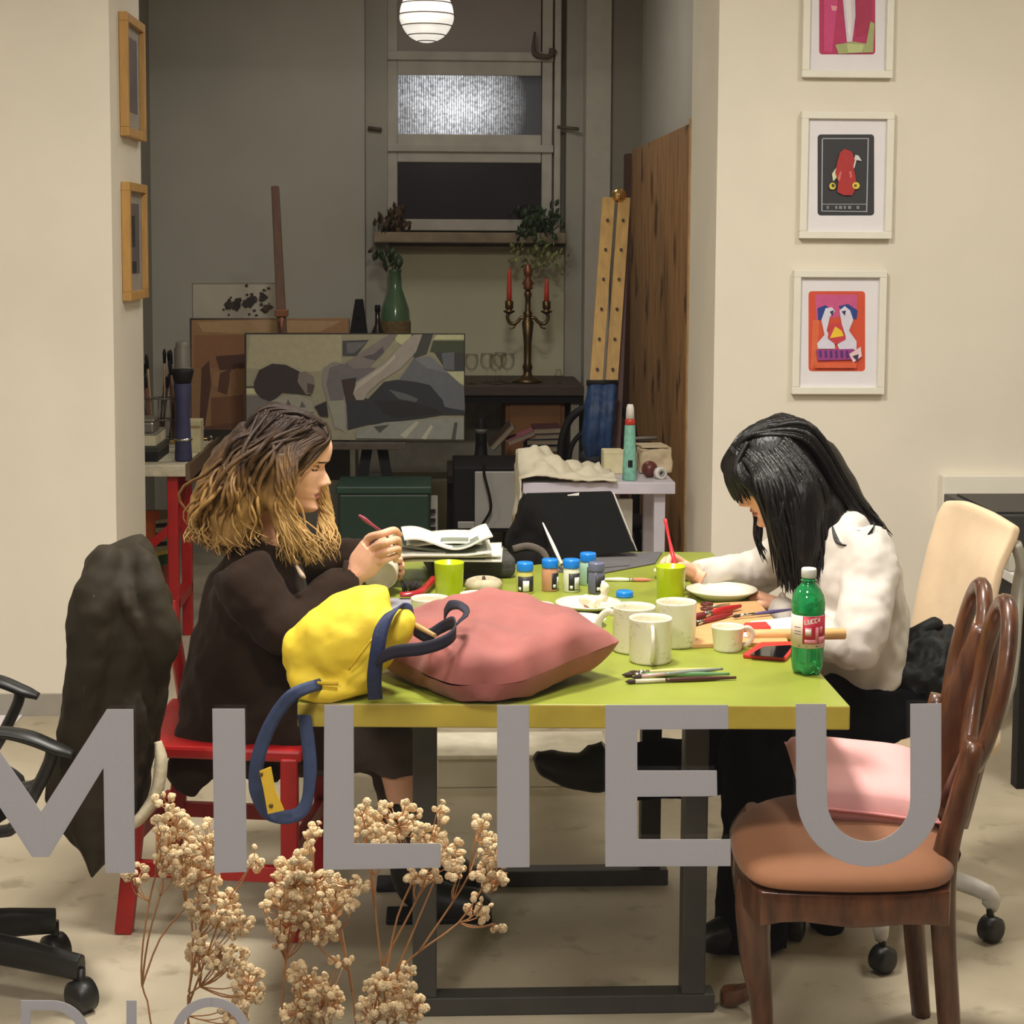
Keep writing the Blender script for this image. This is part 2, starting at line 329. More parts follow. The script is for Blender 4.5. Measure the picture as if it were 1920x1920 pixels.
# paper lantern
c = at(800, 28, 8.0); R_ = .123
t = thing('paper_lantern', 'white round paper lantern with dark ribs hanging before the transom window', 'lamp', c)
pr = [(max(R_*sin(pi*i/40)*(1-.02*abs(sin(pi*i/40*4.5))), .001), -R_*cos(pi*i/40)) for i in range(2, 39)]
MB(False).lathe(pr, seg=36).build('lamp_shade', mat('lit_lantern_paper', (238, 232, 222), .8, var=.12, scale=14, emit=.8), t)
rbm = MB(False)
for i in range(7):
    a = pi*(i+.8)/7.6
    r_, z_ = R_*sin(a)*1.005, -R_*cos(a); rbm.tube([(r_*cos(2*pi*k/28), r_*sin(2*pi*k/28), z_) for k in range(28)], .0026, 6, 1, closed=True)
rbm.build('rib', mat('lantern_rib', (95, 80, 66), .7), t)
MB(False).tube([(0, 0, R_), (0, 0, 3.2-c.z)], .003, 6, 1).build('cord', MC['shopfront_frame'], t)
# knotty wooden partition on the right of the back room
wm = mat('knotty_brown_wood', (140, 100, 58), .65, var=.28, scale=5, bump=.12, stretch=(6, 6, .9), c2=(166, 124, 76))
n = wm.node_tree; b = n.nodes['Principled BSDF']; src = b.inputs['Base Color'].links[0].from_socket; L = n.links.new
vo = n.nodes.new('ShaderNodeTexVoronoi'); vo.voronoi_dimensions = '2D'; vo.inputs['Scale'].default_value = 3.4; tcn = n.nodes.new('ShaderNodeTexCoord')
sxy = n.nodes.new('ShaderNodeSeparateXYZ'); cxy = n.nodes.new('ShaderNodeCombineXYZ'); L(tcn.outputs['Object'], sxy.inputs[0]); L(sxy.outputs[1], cxy.inputs[0]); mz = n.nodes.new('ShaderNodeMath'); mz.operation = 'MULTIPLY'; mz.inputs[1].default_value = .62; L(sxy.outputs[2], mz.inputs[0]); L(mz.outputs[0], cxy.inputs[1])
nd = n.nodes.new('ShaderNodeTexNoise'); nd.inputs['Scale'].default_value = 9; nd.inputs['Detail'].default_value = 4; L(tcn.outputs['Object'], nd.inputs[0])
va = n.nodes.new('ShaderNodeVectorMath'); va.operation = 'MULTIPLY_ADD'; va.inputs[1].default_value = (.16, .16, 0); L(nd.outputs['Color'], va.inputs[0]); L(cxy.outputs[0], va.inputs[2]); L(va.outputs[0], vo.inputs[0])
rp = n.nodes.new('ShaderNodeValToRGB'); rp.color_ramp.elements[0].position = .09; rp.color_ramp.elements[0].color = (.2, .15, .11, 1); rp.color_ramp.elements[1].position = .2; rp.color_ramp.elements[1].color = (1, 1, 1, 1)
L(vo.outputs['Distance'], rp.inputs[0]); mx = n.nodes.new('ShaderNodeMix'); mx.data_type = 'RGBA'; mx.blend_type = 'MULTIPLY'; mx.inputs[0].default_value = .9
L(src, mx.inputs[6]); L(rp.outputs[0], mx.inputs[7]); L(mx.outputs[2], b.inputs['Base Color'])
t = thing('wooden_partition', 'tall knotty brown wooden board standing along the right wall of the back room', 'partition', (.98, 7.5, 0))
MB().bb(.955, .985, 6.53, 8.5, 0, 2.045).build('panel', wm, t)
MB().bb(.945, .99, 6.505, 6.53, 0, 2.06).build('edge_strip', mat('pale_wood_edge', (176, 140, 92), .6, var=.2, scale=20), t)
MB().bb(.93, 1.05, 8.5, 8.62, 0, 2.03).build('post', mat('dark_end_wood', (70, 40, 26), .6), t)
# ================================================================ BACK ROOM
black = mat('matt_black', (20, 19, 20), .6, var=.15, spec=.25)
dwood = mat('dark_shelf_wood', (66, 52, 42), .6, var=.2, scale=14, stretch=(1, 8, 8))
pine = mat('pale_pine', (196, 158, 92), .55, var=.14, scale=9, stretch=(5, 5, .6))
brown = mat('varnished_brown_wood', (120, 70, 36), .5, var=.2, scale=10, stretch=(5, 5, .7))
white = mat('white_lacquer', (214, 210, 204), .45, var=.03)
red = mat('red_paint', (164, 20, 22), .4, var=.1)
glassm = gm.copy(); glassm.name = 'thin_clear_glass'; _n = glassm.node_tree; _m = next(q for q in _n.nodes if q.type == 'MIX_SHADER'); _f = next(q for q in _n.nodes if q.type == 'FRESNEL'); _k = _n.nodes.new('ShaderNodeMath'); _k.operation = 'MULTIPLY'; _k.inputs[1].default_value = .3; _n.links.new(_f.outputs[0], _k.inputs[0]); _n.links.new(_k.outputs[0], _m.inputs[0])
brass = mat('old_brass', (112, 92, 60), .35, metal=.9, var=.2)
# shelf and counter along the end wall
SH = .905
t = thing('wall_shelf', 'dark wooden shelf below the window carrying the candelabra and glasses', 'shelf', (.3, 8.9, 0))
MB().bb(-.42, .74, 8.55, 9.22, SH-.05, SH).build('shelf_board', dwood, t, bevel=.004)
MB().bb(-.42, .74, 8.57, 8.6, SH-.085, SH-.05).build('apron', black, t)
for x in (-.4, .70): MB().bb(x-.02, x+.02, 8.6, 9.2, 0, SH-.05).build('side_panel', mat('dim_cream_board', (160, 154, 140), .8), t)
MB().bb(-.38, .68, 9.16, 9.18, .4, SH-.05).build('back_panel', MC['dim_cream_board'], t)
CT = .545
t = thing('low_counter', 'low dark counter behind the white desk piled with books and boxes', 'counter', (.4, 8.2, 0))
MB().bb(.07, .74, 7.95, 8.5, CT-.04, CT).build('counter_top', dwood, t, bevel=.004)
for x in (.09, .72):
    for y in (7.98, 8.46): MB().bb(x-.02, x+.02, y-.02, y+.02, 0, CT-.04).build('leg', black, t)
def setat(x, y, Y, z): p_ = at(x, y, Y); return V((p_.x, Y, z))
# candelabra
c = setat(989, 700, 8.75, SH); t = thing('candelabra', 'tall old brass candelabra with two curved arms on the dark shelf', 'candelabra', c)
MB(False).lathe([(.075, 0), (.075, .012), (.05, .022), (.022, .04), (.02, .06), (.026, .075), (.018, .1), (.02, .2), (.03, .3), (.024, .31), (.018, .33), (.024, .345), (.014, .36), (.013, .42), (.02, .44), (.012, .46)], seg=20).build('stem', brass, t)
MB(False).lathe([(.012, .46), (.026, .47), (.02, .48), (.03, .495), (.012, .52), (.02, .535), (.024, .56), (.012, .585), (.0, .6)], seg=16).build('finial', mat('copper_finial', (150, 96, 70), .4, metal=.7), t)
for sg in (-1, 1):
    a = MB(False).tube([(0, 0, .31), (sg*.03, 0, .325), (sg*.055, 0, .30), (sg*.085, 0, .295), (sg*.102, 0, .325), (sg*.095, 0, .345)], .0085, 10).tube([(sg*.055, 0, .30), (sg*.07, 0, .275), (sg*.09, 0, .27)], .005, 8).build('arm', brass, t)
    MB(False).lathe([(.006, .34), (.028, .352), (.03, .358), (.012, .362), (.02, .37), (.021, .405), (.014, .408)], c=(sg*.093, 0, 0), seg=16).build('candle_cup', brass, a)
for k, (x, h, lb) in enumerate(((958, .165, 'taller red candle in the left cup of the brass candelabra'), (1028, .115, 'shorter red candle in the right cup of the brass candelabra'))):
    sg = -1 if k == 0 else 1; p_ = c+V((sg*.093, 0, .405))
    tc_ = thing('candle', lb, 'candle', p_, 'candles in the candelabra')
    MB(False).lathe([(.0125, -.01), (.0125, .05), (.010, h*.8), (.005, h), (0, h)], seg=14).build('wax', mat('red_wax', (206, 70, 52), .5, var=.08), tc_)
    MB(False).tube([(0, 0, h-.003), (.001, 0, h+.008)], .001, 6, 1).build('wick', black, tc_)
# wine glasses and jar
def glass0():
    t = thing('wine_glass', 'stemmed clear glass nearest the painting in the row on the shelf', 'glass', (0, 0, 0), 'wine glasses on the shelf')
    MB(False).lathe([(.004, .062), (.02, .068), (.034, .09), (.037, .115), (.031, .148), (.029, .148), (.034, .114), (.031, .092), (.018, .071), (.001, .067)], seg=18).build('bowl', glassm, t)
    MB(False).lathe([(.032, 0), (.032, .002), (.008, .006), (.004, .014), (.0035, .05), (.005, .062)], seg=18).build('stem', glassm, t)
    return t
g0 = glass0(); gl_ = [(884, 8.66, ''), (913, 8.72, 'stemmed clear glass second from the painting on the shelf'), (930, 8.62, 'stemmed clear glass at the front middle of the shelf row'), (938, 8.80, 'stemmed clear glass behind the front middle one on the shelf'), (952, 8.68, 'stemmed clear glass nearest the candelabra on the shelf')]
for i, (x, Y, lb) in enumerate(gl_):
    p_ = setat(x, 700, Y, SH)
    if i == 0: g0.location = p_; WL[g0.name] = p_
    else: copy_tree(g0, p_, label=lb)
t = thing('glass_jar', 'small clear glass jar standing right of the candelabra', 'jar', setat(1047, 700, 8.7, SH))
MB(False).lathe([(.016, 0), (.02, .004), (.02, .045), (.013, .056), (.013, .07), (.011, .07), (.011, .055), (.018, .044), (.018, .006), (0, .005)], seg=16).build('body', glassm, t)
# demijohn with cutting
c = setat(741, 560, 8.8, SH); t = thing('demijohn', 'big green glass demijohn holding a leafy cutting on the shelf', 'bottle', c)
MB(False).lathe([(.05, 0), (.068, .012), (.075, .13), (.075, .30), (.071, .36), (.05, .42), (.033, .47), (.03, .54), (.033, .55), (.032, .56), (.026, .56)], seg=28).build('body', mat('green_bottle_glass', (88, 120, 88), .16, trans=.25, var=.1, coat=.4), t)
MB(False).lathe([(.0765, .015), (.078, .03), (.078, .30), (.0765, .305)], seg=28).build('wicker_sleeve', mat('brown_wicker', (104, 84, 48), .8, var=.3, scale=60), t)
leafm = mat('dark_green_leaf', (52, 70, 42), .5, var=.3, scale=30); leafl = mat('yellow_green_leaf', (126, 132, 76), .5, var=.25, scale=30)
def leaf(mb, c, s, a, tilt=.3, m=0):
    M = Euler((random.uniform(-.7, .7)+tilt, random.uniform(-.6, .6), a)).to_matrix(); c = V(c)
    P = [(-.0, -.5, 0), (.28, -.15, .05), (.3, .15, .06), (0, .6, .0), (-.3, .15, .06), (-.28, -.15, .05), (0, 0, -.05)]
    vs = [c+M @ (V((p[0], 0, p[1]))*s+V((0, p[2]*s, 0))) for p in P]; vs += [q+V((0, .0015, 0)) for q in vs]
    fs = [(6, i, (i+1) % 6) for i in range(6)]+[(13, 7+(i+1) % 6, 7+i) for i in range(6)]+[(i, (i+1) % 6, 7+(i+1) % 6, 7+i) for i in range(6)]
    mb.add(vs, fs, m, True)
t2 = thing('leafy_cutting', 'dark leafy plant cutting rising from the green demijohn', 'plant', c+V((0, 0, .55)))
st = MB(); lf = MB(); base = c+V((0, 0, .50))
for (x, y) in ((735, 468), (714, 470), (728, 484), (746, 486)):
    e = at(x, y, 8.75); st.tube([base, (base+e)/2+V((.01, 0, .03)), e], .003, 6)
    for k in range(3): leaf(lf, e+V((random.uniform(-.03, .03), random.uniform(-.03, .03), random.uniform(-.05, .03))), random.uniform(.05, .085), random.uniform(0, 3))
st.build('stem', leafm, t2); lf.build('leaves', leafm, t2)
# potted plants on the window sill
sz = s0.z+.055
def sillplant(x, Y, lb, name, potc, leaves, fol):
    c = setat(x, 430, Y, sz); t = thing(name, lb, 'plant', c)
    MB(False).lathe([(.035, 0), (.05, .07), (.052, .075), (.046, .075), (.042, .06), (0, .058)], seg=18).build('pot', mat(potc[0], potc[1], .8), t)
    lf = MB(); st = MB()
    for (cx, cy, n, s, m) in leaves:
        e = at(cx, cy, Y-.09 if cy > 430 else Y); st.tube([c+V((0, 0, .06)), c+V((0, -.1, .12)) if cy > 430 else c+V((0, 0, .09)), e], .0025, 6)
        for k in range(n): leaf(lf, at(cx+random.gauss(0, 16), cy+random.gauss(0, 13), Y-.05+random.uniform(-.06, .04) if cy < 425 else Y-.2+random.uniform(-.03, .03)), s*random.uniform(.7, 1.2), random.uniform(0, 3), m=m)
    st.build('stem', leafm, t); lf.build('leaves', fol, t)
sillplant(740, 9.12, 'dry brown bushy plant at the left end of the window sill', 'potted_plant', ('brown_pot', (92, 66, 48)), [(735, 408, 26, .06, 0), (752, 418, 20, .05, 0), (722, 420, 12, .045, 0), (712, 468, 6, .035, 0)], [mat('dry_brown_leaf', (84, 66, 46), .7, var=.3)])
sillplant(1005, 9.12, 'dark trailing ivy at the right end of the window sill', 'trailing_plant', ('dark_pot', (60, 56, 50)), [(990, 412, 30, .06, 0), (1025, 405, 22, .05, 0), (1000, 435, 16, .05, 0), (1000, 470, 24, .04, 1), (1038, 480, 22, .032, 1), (975, 480, 12, .035, 1), (1020, 500, 10, .03, 1), (1035, 425, 12, .045, 0)], [leafm, leafl])
# easel with the canvas in progress
EY = 7.40
t = thing('easel', 'brown wooden studio easel holding the long canvas', 'easel', (-.45, EY+.1, 0))
a, b_ = at(516, 350, EY+.22), at(530, 640, EY+.1)
MB().tube([a, b_+(b_-a)*.35], [(.016, .02), (.02, .024)], 4, 1).build('mast', mat('dark_easel_wood', (88, 56, 36), .55, var=.2, scale=10, stretch=(5, 5, .7)), t, bevel=.003)
q = at(528, 587, EY+.1); MB().box(q, (.055, .05, .03)).build('clamp_block', brown, t, bevel=.004)
MB().tube([at(528, 596, EY+.05), at(527, 628, EY+.03)], [.010, .003], 8, 1).build('clamp_pin', brown, t)
lz = at(690, 828, EY).z
MB().bb(at(560, 830, EY).x, at(762, 830, EY).x, EY-.06, EY+.05, lz-.028, lz).build('ledge', mat('dusty_dark_wood', (78, 70, 60), .8, var=.2), t, bevel=.003)
for x0, x1 in ((690, 640), (715, 770)): MB().tube([at(x0, 830, EY+.05), V((at(x1, 1000, EY).x, EY+.02, 0))], .022, 4, 1).build('leg', black, t)
MB().tube([at(530, 640, EY+.12), V((at(545, 1000, EY).x, EY+.5, 0))], .02, 4, 1).build('rear_leg', black, t)
# the canvas itself
mats = []; mb = MB(); a, b_ = at(460, 825, EY), at(872, 626, EY); mats.append(mat('canvas_edge', (46, 42, 36), .8))
mb.bb(a.x, b_.x, EY, EY+.035, a.z, b_.z)
def C(r, g, b): return (r, g, b)
pic(mb, mats, [
 (C(150, 145, 122), [(462, 627), (870, 627), (870, 826), (462, 824)]),
 (C(168, 162, 134), [(470, 628), (640, 628), (640, 690), (560, 700), (462, 690)]),
 (C(70, 68, 66), [(462, 724), (484, 724), (484, 728), (462, 728)]), (C(190, 188, 150), [(462, 728), (480, 728), (480, 739), (462, 739)]),
 (C(110, 108, 106), [(462, 742), (500, 742), (540, 790), (620, 824), (462, 824)]),
 (C(66, 68, 68), [(642, 639), (692, 637), (668, 668), (642, 668)]), (C(104, 100, 104), [(650, 643), (688, 641), (664, 662), (650, 662)]),
 (C(188, 190, 146), [(740, 627), (772, 627), (758, 650), (742, 640)]), (C(62, 66, 60), [(772, 627), (812, 627), (800, 664), (776, 672)]),
 (C(192, 194, 150), [(818, 628), (870, 628), (870, 637), (812, 637)]), (C(64, 72, 50), [(812, 639), (870, 639), (870, 664), (806, 660)]),
 (C(56, 58, 60), [(814, 660), (870, 662), (870, 697), (836, 694)]), (C(98, 102, 108), [(828, 662), (852, 660), (852, 694), (832, 692)]),
 (C(186, 186, 150), [(834, 697), (870, 696), (870, 722), (852, 716)]),
 (C(136, 128, 124), [(606, 690), (626, 678), (660, 686), (702, 690), (690, 712), (650, 714), (648, 748), (652, 800), (628, 806), (616, 760), (604, 720)]),
 (C(108, 102, 104), [(618, 690), (640, 682), (704, 690), (690, 712), (648, 712), (644, 750), (620, 752), (612, 720)]),
 (C(146, 146, 132), [(614, 752), (646, 750), (648, 812), (628, 798)]),
 (C(126, 118, 116), [(648, 680), (710, 640), (730, 627), (746, 627), (716, 664), (690, 690), (664, 692)]),
 (C(86, 80, 84), [(680, 668), (700, 664), (718, 650), (720, 660), (704, 676), (686, 672)]),
 (C(100, 104, 110), [(744, 718), (776, 672), (806, 668), (870, 726), (872, 772), (830, 762), (800, 740), (760, 716)]),
 (C(118, 122, 128), [(776, 672), (806, 668), (840, 700), (800, 690)]),
 (C(40, 43, 49), [(640, 712), (668, 708), (664, 740), (690, 748), (720, 716), (744, 712), (780, 716), (806, 722), (830, 750), (834, 764), (872, 770), (872, 778), (830, 778), (790, 784), (740, 790), (690, 796), (652, 806), (650, 760)]),
 (C(26, 27, 30), [(700, 750), (760, 752), (812, 764), (830, 776), (740, 784), (720, 776)]),
 (C(88, 92, 94), [(728, 730), (760, 738), (784, 748), (780, 754), (748, 748)]),
 (C(58, 40, 34), [(640, 712), (662, 712), (668, 742), (684, 752), (652, 752)]),
 (C(158, 150, 142), [(662, 738), (668, 716), (720, 682), (760, 640), (776, 627), (792, 627), (780, 660), (752, 690), (712, 716), (690, 736), (682, 750), (668, 750)]),
 (C(180, 172, 160), [(664, 734), (672, 718), (722, 684), (740, 664), (742, 670), (716, 696), (680, 722)]),
 (C(46, 36, 38), [(476, 718), (486, 694), (510, 682), (536, 684), (560, 696), (570, 704), (572, 724), (584, 742), (560, 738), (530, 736), (510, 752), (490, 746), (478, 732)]),
 (C(122, 112, 106), [(560, 700), (572, 696), (588, 706), (590, 724), (584, 738), (574, 740), (566, 728), (558, 716)]),
 (C(78, 64, 60), [(576, 718), (590, 722), (586, 738), (576, 736)]),
 (C(150, 148, 136), [(500, 756), (530, 742), (560, 740), (584, 752), (590, 772), (560, 776), (520, 790), (500, 784)]),
 (C(90, 86, 78), [(540, 748), (546, 760), (534, 766)]), (C(90, 86, 78), [(566, 752), (574, 764), (562, 764)]),
 (C(34, 28, 32), [(590, 762), (612, 752), (616, 782), (600, 780)]),
 (C(140, 142, 134), [(668, 806), (720, 792), (800, 786), (870, 782), (870, 824), (668, 822)]),
 (C(176, 174, 156), [(750, 816), (780, 790), (786, 792), (760, 822)]), (C(72, 74, 70), [(700, 800), (730, 796), (712, 812)]), (C(180, 178, 158), [(790, 822), (808, 796), (812, 800), (798, 824)]), (C(72, 74, 70), [(846, 824), (852, 792), (858, 792), (854, 824)])], EY)
tag(mb.build('canvas_painting', mats), 'long dark grey painting of a reclining figure standing on the easel', 'painting')
# brown sketch board behind, ink-blot sheet above it
mats = [MC['canvas_edge']]; mb = MB(); Y2 = 7.75; a, b_ = at(358, 810, Y2), at(655, 598, Y2); mb.bb(a.x, b_.x, Y2, Y2+.03, .55, b_.z)
pic(mb, mats, [(C(150, 112, 74), [(359, 600), (654, 596), (654, 640), (654, 800), (359, 806)]), (C(172, 140, 98), [(370, 604), (480, 600), (640, 602), (600, 622), (460, 626), (380, 622)]),
 (C(140, 96, 62), [(364, 628), (460, 628), (460, 690), (364, 690)]), (C(78, 46, 30), [(404, 668), (460, 664), (460, 690), (412, 694)]), (C(84, 50, 34), [(378, 690), (392, 676), (396, 720), (384, 800), (374, 800)]),
 (C(160, 120, 84), [(400, 700), (426, 694), (412, 730), (398, 722)]), (C(92, 56, 36), [(412, 700), (434, 690), (426, 740), (408, 734)]), (C(150, 106, 70), [(430, 700), (446, 688), (450, 730), (436, 736)]),
 (C(118, 76, 46), [(396, 746), (456, 740), (458, 800), (396, 802)]), (C(98, 60, 38), [(384, 800), (460, 790), (460, 806), (384, 806)])], Y2)
tag(mb.build('sketch_board', mats), 'tall brown board with figure sketches behind the easel', 'painting')
mats = [mat('sheet_paper', (176, 168, 152), .85, var=.04)]; mb = MB(); a, b_ = at(360, 598, Y2+.05), at(520, 530, Y2+.05); mb.bb(a.x, b_.x, Y2+.05, Y2+.055, .6, b_.z)
random.seed(3); bl = []
for k in range(34):
    x, y = random.uniform(418, 508), random.uniform(534, 594); s_ = random.choice((2, 2.5, 3, 3.5, 7, 9))
    if s_ > 5 and y < 560: y += 24
    bl.append((random.choice((C(46, 34, 26), C(70, 48, 34), C(34, 26, 22))), rpoly(x, y, s_, s_*.9, 8, jit=.35)))
pic(mb, mats, bl+[(C(120, 118, 108), [(360, 530), (362, 530), (362, 598), (360, 598)]), (C(120, 118, 108), [(360, 530), (520, 530), (520, 531.5), (360, 531.5)])], Y2+.05)
tag(mb.build('ink_sheet', mats), 'pale sheet with scattered dark ink blots above the brown board', 'drawing')
# small things on the shelf behind the canvas
for x, w, lb, nm in ((672, 14, 'black tapering clamp with a slot standing left of the demijohn', 'easel_clamp'), ):
    c = setat(x, 600, 8.75, SH); h = at(x, 561, 8.75).z-SH
    t = thing(nm, lb, 'clamp', c)
    MB(False).prism([(-.05, 0, 0), (-.02, 0, 0), (-.008, 0, .13), (.012, 0, .13), (.022, 0, 0), (.05, 0, 0), (.05, 0, .2), (.022, 0, h), (-.016, 0, h), (-.05, 0, .2)], (0, .05, 0)).build('body', black, t, bevel=.004)
    MB(False).tube([(0, -.008, h*.8), (0, 0, h*.8)], .012, 10, 1).build('knob', black, t)
c = setat(708, 600, 8.7, SH); t = thing('dark_bottle', 'slim dark bottle beside the green demijohn', 'bottle', c)
MB(False).lathe([(.036, 0), (.038, .01), (.038, .2), (.03, .25), (.013, .29), (.012, .36)], seg=18).build('body', mat('dark_brown_glass', (36, 28, 24), .2), t)
MB(False).lathe([(.014, .355), (.014, .385), (0, .387)], seg=14).build('stopper', black, t)
# red trestle desk at the left
DZ = .75
t = thing('trestle_desk', 'work desk with white top and red trestle legs behind the left pier', 'desk', (-1.15, 7.1, 0))
a = onz(350, 872, DZ); b_ = onz(397, 826, DZ); y1 = 7.65
mb = MB().prism([(-1.41, a.y, DZ-.045), (a.x, a.y, DZ-.045), (a.x, y1, DZ-.045), (-1.41, y1, DZ-.045)], (0, 0, .045)); mb.build('desk_top', mat('paint_spattered_white', (190, 182, 158), .6, var=.2, scale=30), t, bevel=.004)
MB().bb(a.x-.005, a.x+.012, a.y, y1, DZ-.06, DZ+.002).build('edge_strip', mat('brown_edge', (96, 74, 52), .6), t)
lx = a.x-.06
for yy in (a.y+.05, a.y+.42): MB().bb(lx-.02, lx+.02, yy-.02, yy+.02, 0, DZ-.045).build('leg', red, t, bevel=.003)
MB().tube([(lx-.30, a.y+.05, DZ-.5), (lx, a.y+.05, DZ-.24)], .016, 4, 1).build('brace', red, t)
MB().tube([(lx, a.y+.05, DZ-.30), (lx, a.y+.42, DZ-.06)], .018, 4, 1).build('brace', red, t)
MB().bb(lx-.02, lx+.02, a.y+.05, a.y+.42, .18, .22).build('stretcher', red, t)
def dp(x, y, z=DZ): return onz(x, y, z)
# on the desk
bx = a.x-.02
t = thing('storage_box', 'flat black box at the bottom of the pile on the red desk', 'box', (-1.25, 6.95, DZ)); MB().bb(-1.40, -1.06, 6.8, 7.1, DZ, DZ+.035).build('body', black, t, bevel=.004); MB().bb(-1.403, -1.057, 6.797, 7.103, DZ+.035, DZ+.058).build('lid', mat('charcoal_lid', (40, 38, 36), .5), t, bevel=.004)
t = thing('paper_pad', 'cream paper pad on the black box of the red desk', 'paper pad', (-1.25, 6.95, DZ+.06)); MB().bb(-1.40, -1.07, 6.82, 7.08, DZ+.06, DZ+.10).build('sheets', mat('cream_paper', (196, 188, 158), .8, var=.06, scale=50), t); MB().bb(-1.401, -1.07, 6.819, 7.081, DZ+.10, DZ+.106).build('cover', mat('grey_cover', (120, 114, 100), .7), t)
t = thing('metal_tin', 'long grey metal tin on top of the pile on the red desk', 'tin', (-1.25, 6.9, DZ+.106)); MB().bb(-1.40, -1.08, 6.84, 7.0, DZ+.106, DZ+.15).build('body', mat('dull_steel', (150, 146, 136), .35, metal=.8), t, bevel=.008); MB().bb(-1.402, -1.078, 6.838, 7.002, DZ+.15, DZ+.162).build('lid', MC['dull_steel'], t, bevel=.004)
t = thing('cardboard_box', 'small cream carton beside the blue roll on the red desk', 'box', (-1.0, 7.2, DZ)); c = dp(370, 840); MB().bb(c.x-.035, c.x+.035, 7.1, 7.2, DZ, DZ+.13).build('carton', mat('cream_carton', (186, 176, 140), .8), t, bevel=.002); MB().bb(c.x-.035, c.x+.035, 7.097, 7.1, DZ+.1, DZ+.11).build('tape_strip', mat('packing_tape', (150, 130, 90), .4), t)
c = V((at(335, 800, 6.85).x+.02, 6.83, DZ)); hh = at(340, 692, 6.83).z-DZ
t = thing('fabric_roll', 'upright violet blue roll with a black top on the red desk', 'roll', c)
bl_ = mat('violet_blue_cloth', (48, 48, 82), .7, var=.2)
MB(False).lathe([(.03, 0), (.034, .01), (.03, .1), (.026, .2), (.034, hh-.06), (.03, hh-.05)], seg=18).build('sleeve', bl_, t); MB(False).lathe([(.032, hh-.055), (.044, hh-.01), (.042, hh), (0, hh)], seg=18).build('cap', black, t)
MB(False).lathe([(.034, .08), (.036, .085), (.034, .09)], seg=18).build('band', mat('chrome', (210, 210, 205), .15, metal=1), t)
t = thing('spray_can', 'pale grey cylinder standing behind the violet roll', 'can', V((at(342, 690, 7.4).x, 7.4, DZ))); h2 = at(342, 641, 7.4).z-DZ; MB(False).lathe([(.034, 0), (.034, h2-.03), (.028, h2-.02), (.026, h2), (0, h2)], seg=20).build('body', mat('grey_can', (120, 114, 102), .5), t); MB(False).lathe([(.035, h2*.55), (.035, h2*.75)], seg=20).build('label', mat('beige_label', (150, 140, 120), .7), t)
# brush stand
c = V((at(300, 760, 7.45).x, 7.45, DZ)); t = thing('brush_rack', 'wire rack packed with paint brushes at the back of the red desk', 'rack', c)
wr = MB(False)
for z in (.02, .1, .19):
    wr.tube([(-.11, -.04, z), (.09, -.04, z), (.09, .04, z), (-.11, .04, z)], .003, 6, 1, closed=True)
for x in (-.11, -.06, 0, .05, .09):
    for y in (-.04, .04): wr.tube([(x, y, 0), (x, y, .19)], .003, 6, 1)
wr.build('wire_frame', mat('grey_wire', (110, 106, 100), .4, metal=.7), t)
random.seed(5); bl = ['thick', 'slim', 'dark', 'red', 'pale', 'short', 'long']
brc = [mat('brush_dark', (52, 38, 30), .5), mat('brush_red', (110, 40, 36), .5), mat('brush_pale', (150, 120, 84), .5)]
for k in range(13):
    x = -.10+.015*k; y = random.uniform(-.025, .025); l_ = random.uniform(.2, .34); dx = random.uniform(-.03, .03)
    m_ = random.choice(brc); p_ = c+V((x, y, 0.004))
    tb = thing('paint_brush', 'long paint brush standing in the wire rack on the red desk', 'brush', p_, 'brushes in the wire rack')
    MB(False).tube([(0, 0, 0), (dx, 0, l_)], [.003, .005], 8, 1).build('handle', m_, tb)
    MB(False).tube([(dx, 0, l_), (dx*1.2, 0, l_+.045), (dx*1.25, 0, l_+.06)], [.006, .008, .003], 8, 1).build('bristles', black, tb)
t = thing('steel_ruler', 'thin brass coloured rod lying over the front edge of the red desk', 'rod', (-1.1, 6.9, DZ)); MB().tube([V((-1.38, 7.14, DZ+.009)), at(398, 822, 7.35)], .008, 10, 1).build('rod', mat('brass_rod', (190, 160, 100), .25, metal=.9), t); MB().tube([at(392, 822, 7.33), at(402, 822, 7.37)], [.012, .004], 10, 1).build('tip', MC['chrome'], t)
t = thing('dark_clip', 'black spring clip hanging at the right end of the red desk', 'clip', at(386, 870, 7.6)); MB().tube([at(394, 838, 7.6), at(388, 870, 7.6), at(384, 896, 7.58)], [.012, .016, .02], 8).build('jaw', black, t); MB().box(at(405, 865, 7.6), (.05, .02, .03)).build('grip', black, t)
# canvases under the desk
mats = [mat('canvas_side', (150, 130, 100), .8)]; mb = MB(); Yc = 7.25; a2, b2 = at(255, 1090, Yc), at(320, 957, Yc); mb.bb(a2.x, b2.x, Yc, Yc+.02, 0, b2.z)
pic(mb, mats, [(C(204, 96, 36), [(256, 958), (298, 958), (298, 1100), (256, 1100)]), (C(196, 188, 160), [(292, 976), (319, 972), (319, 1040), (292, 1040)])]+[(C(26, 24, 26), [(292, y), (313, y-2), (313, y+6), (292, y+8)]) for y in (982, 999, 1017)]+[(C(222, 204, 90), [(292, 1034), (316, 1030), (316, 1050), (292, 1056)]), (C(52, 90, 46), [(296, 1042), (316, 1038), (316, 1058), (298, 1060)]), (C(150, 66, 40), [(292, 1062), (318, 1060), (318, 1096), (292, 1096)])], Yc)
tag(mb.build('canvas_painting', mats), 'colourful striped orange canvas leaning under the red desk', 'painting')
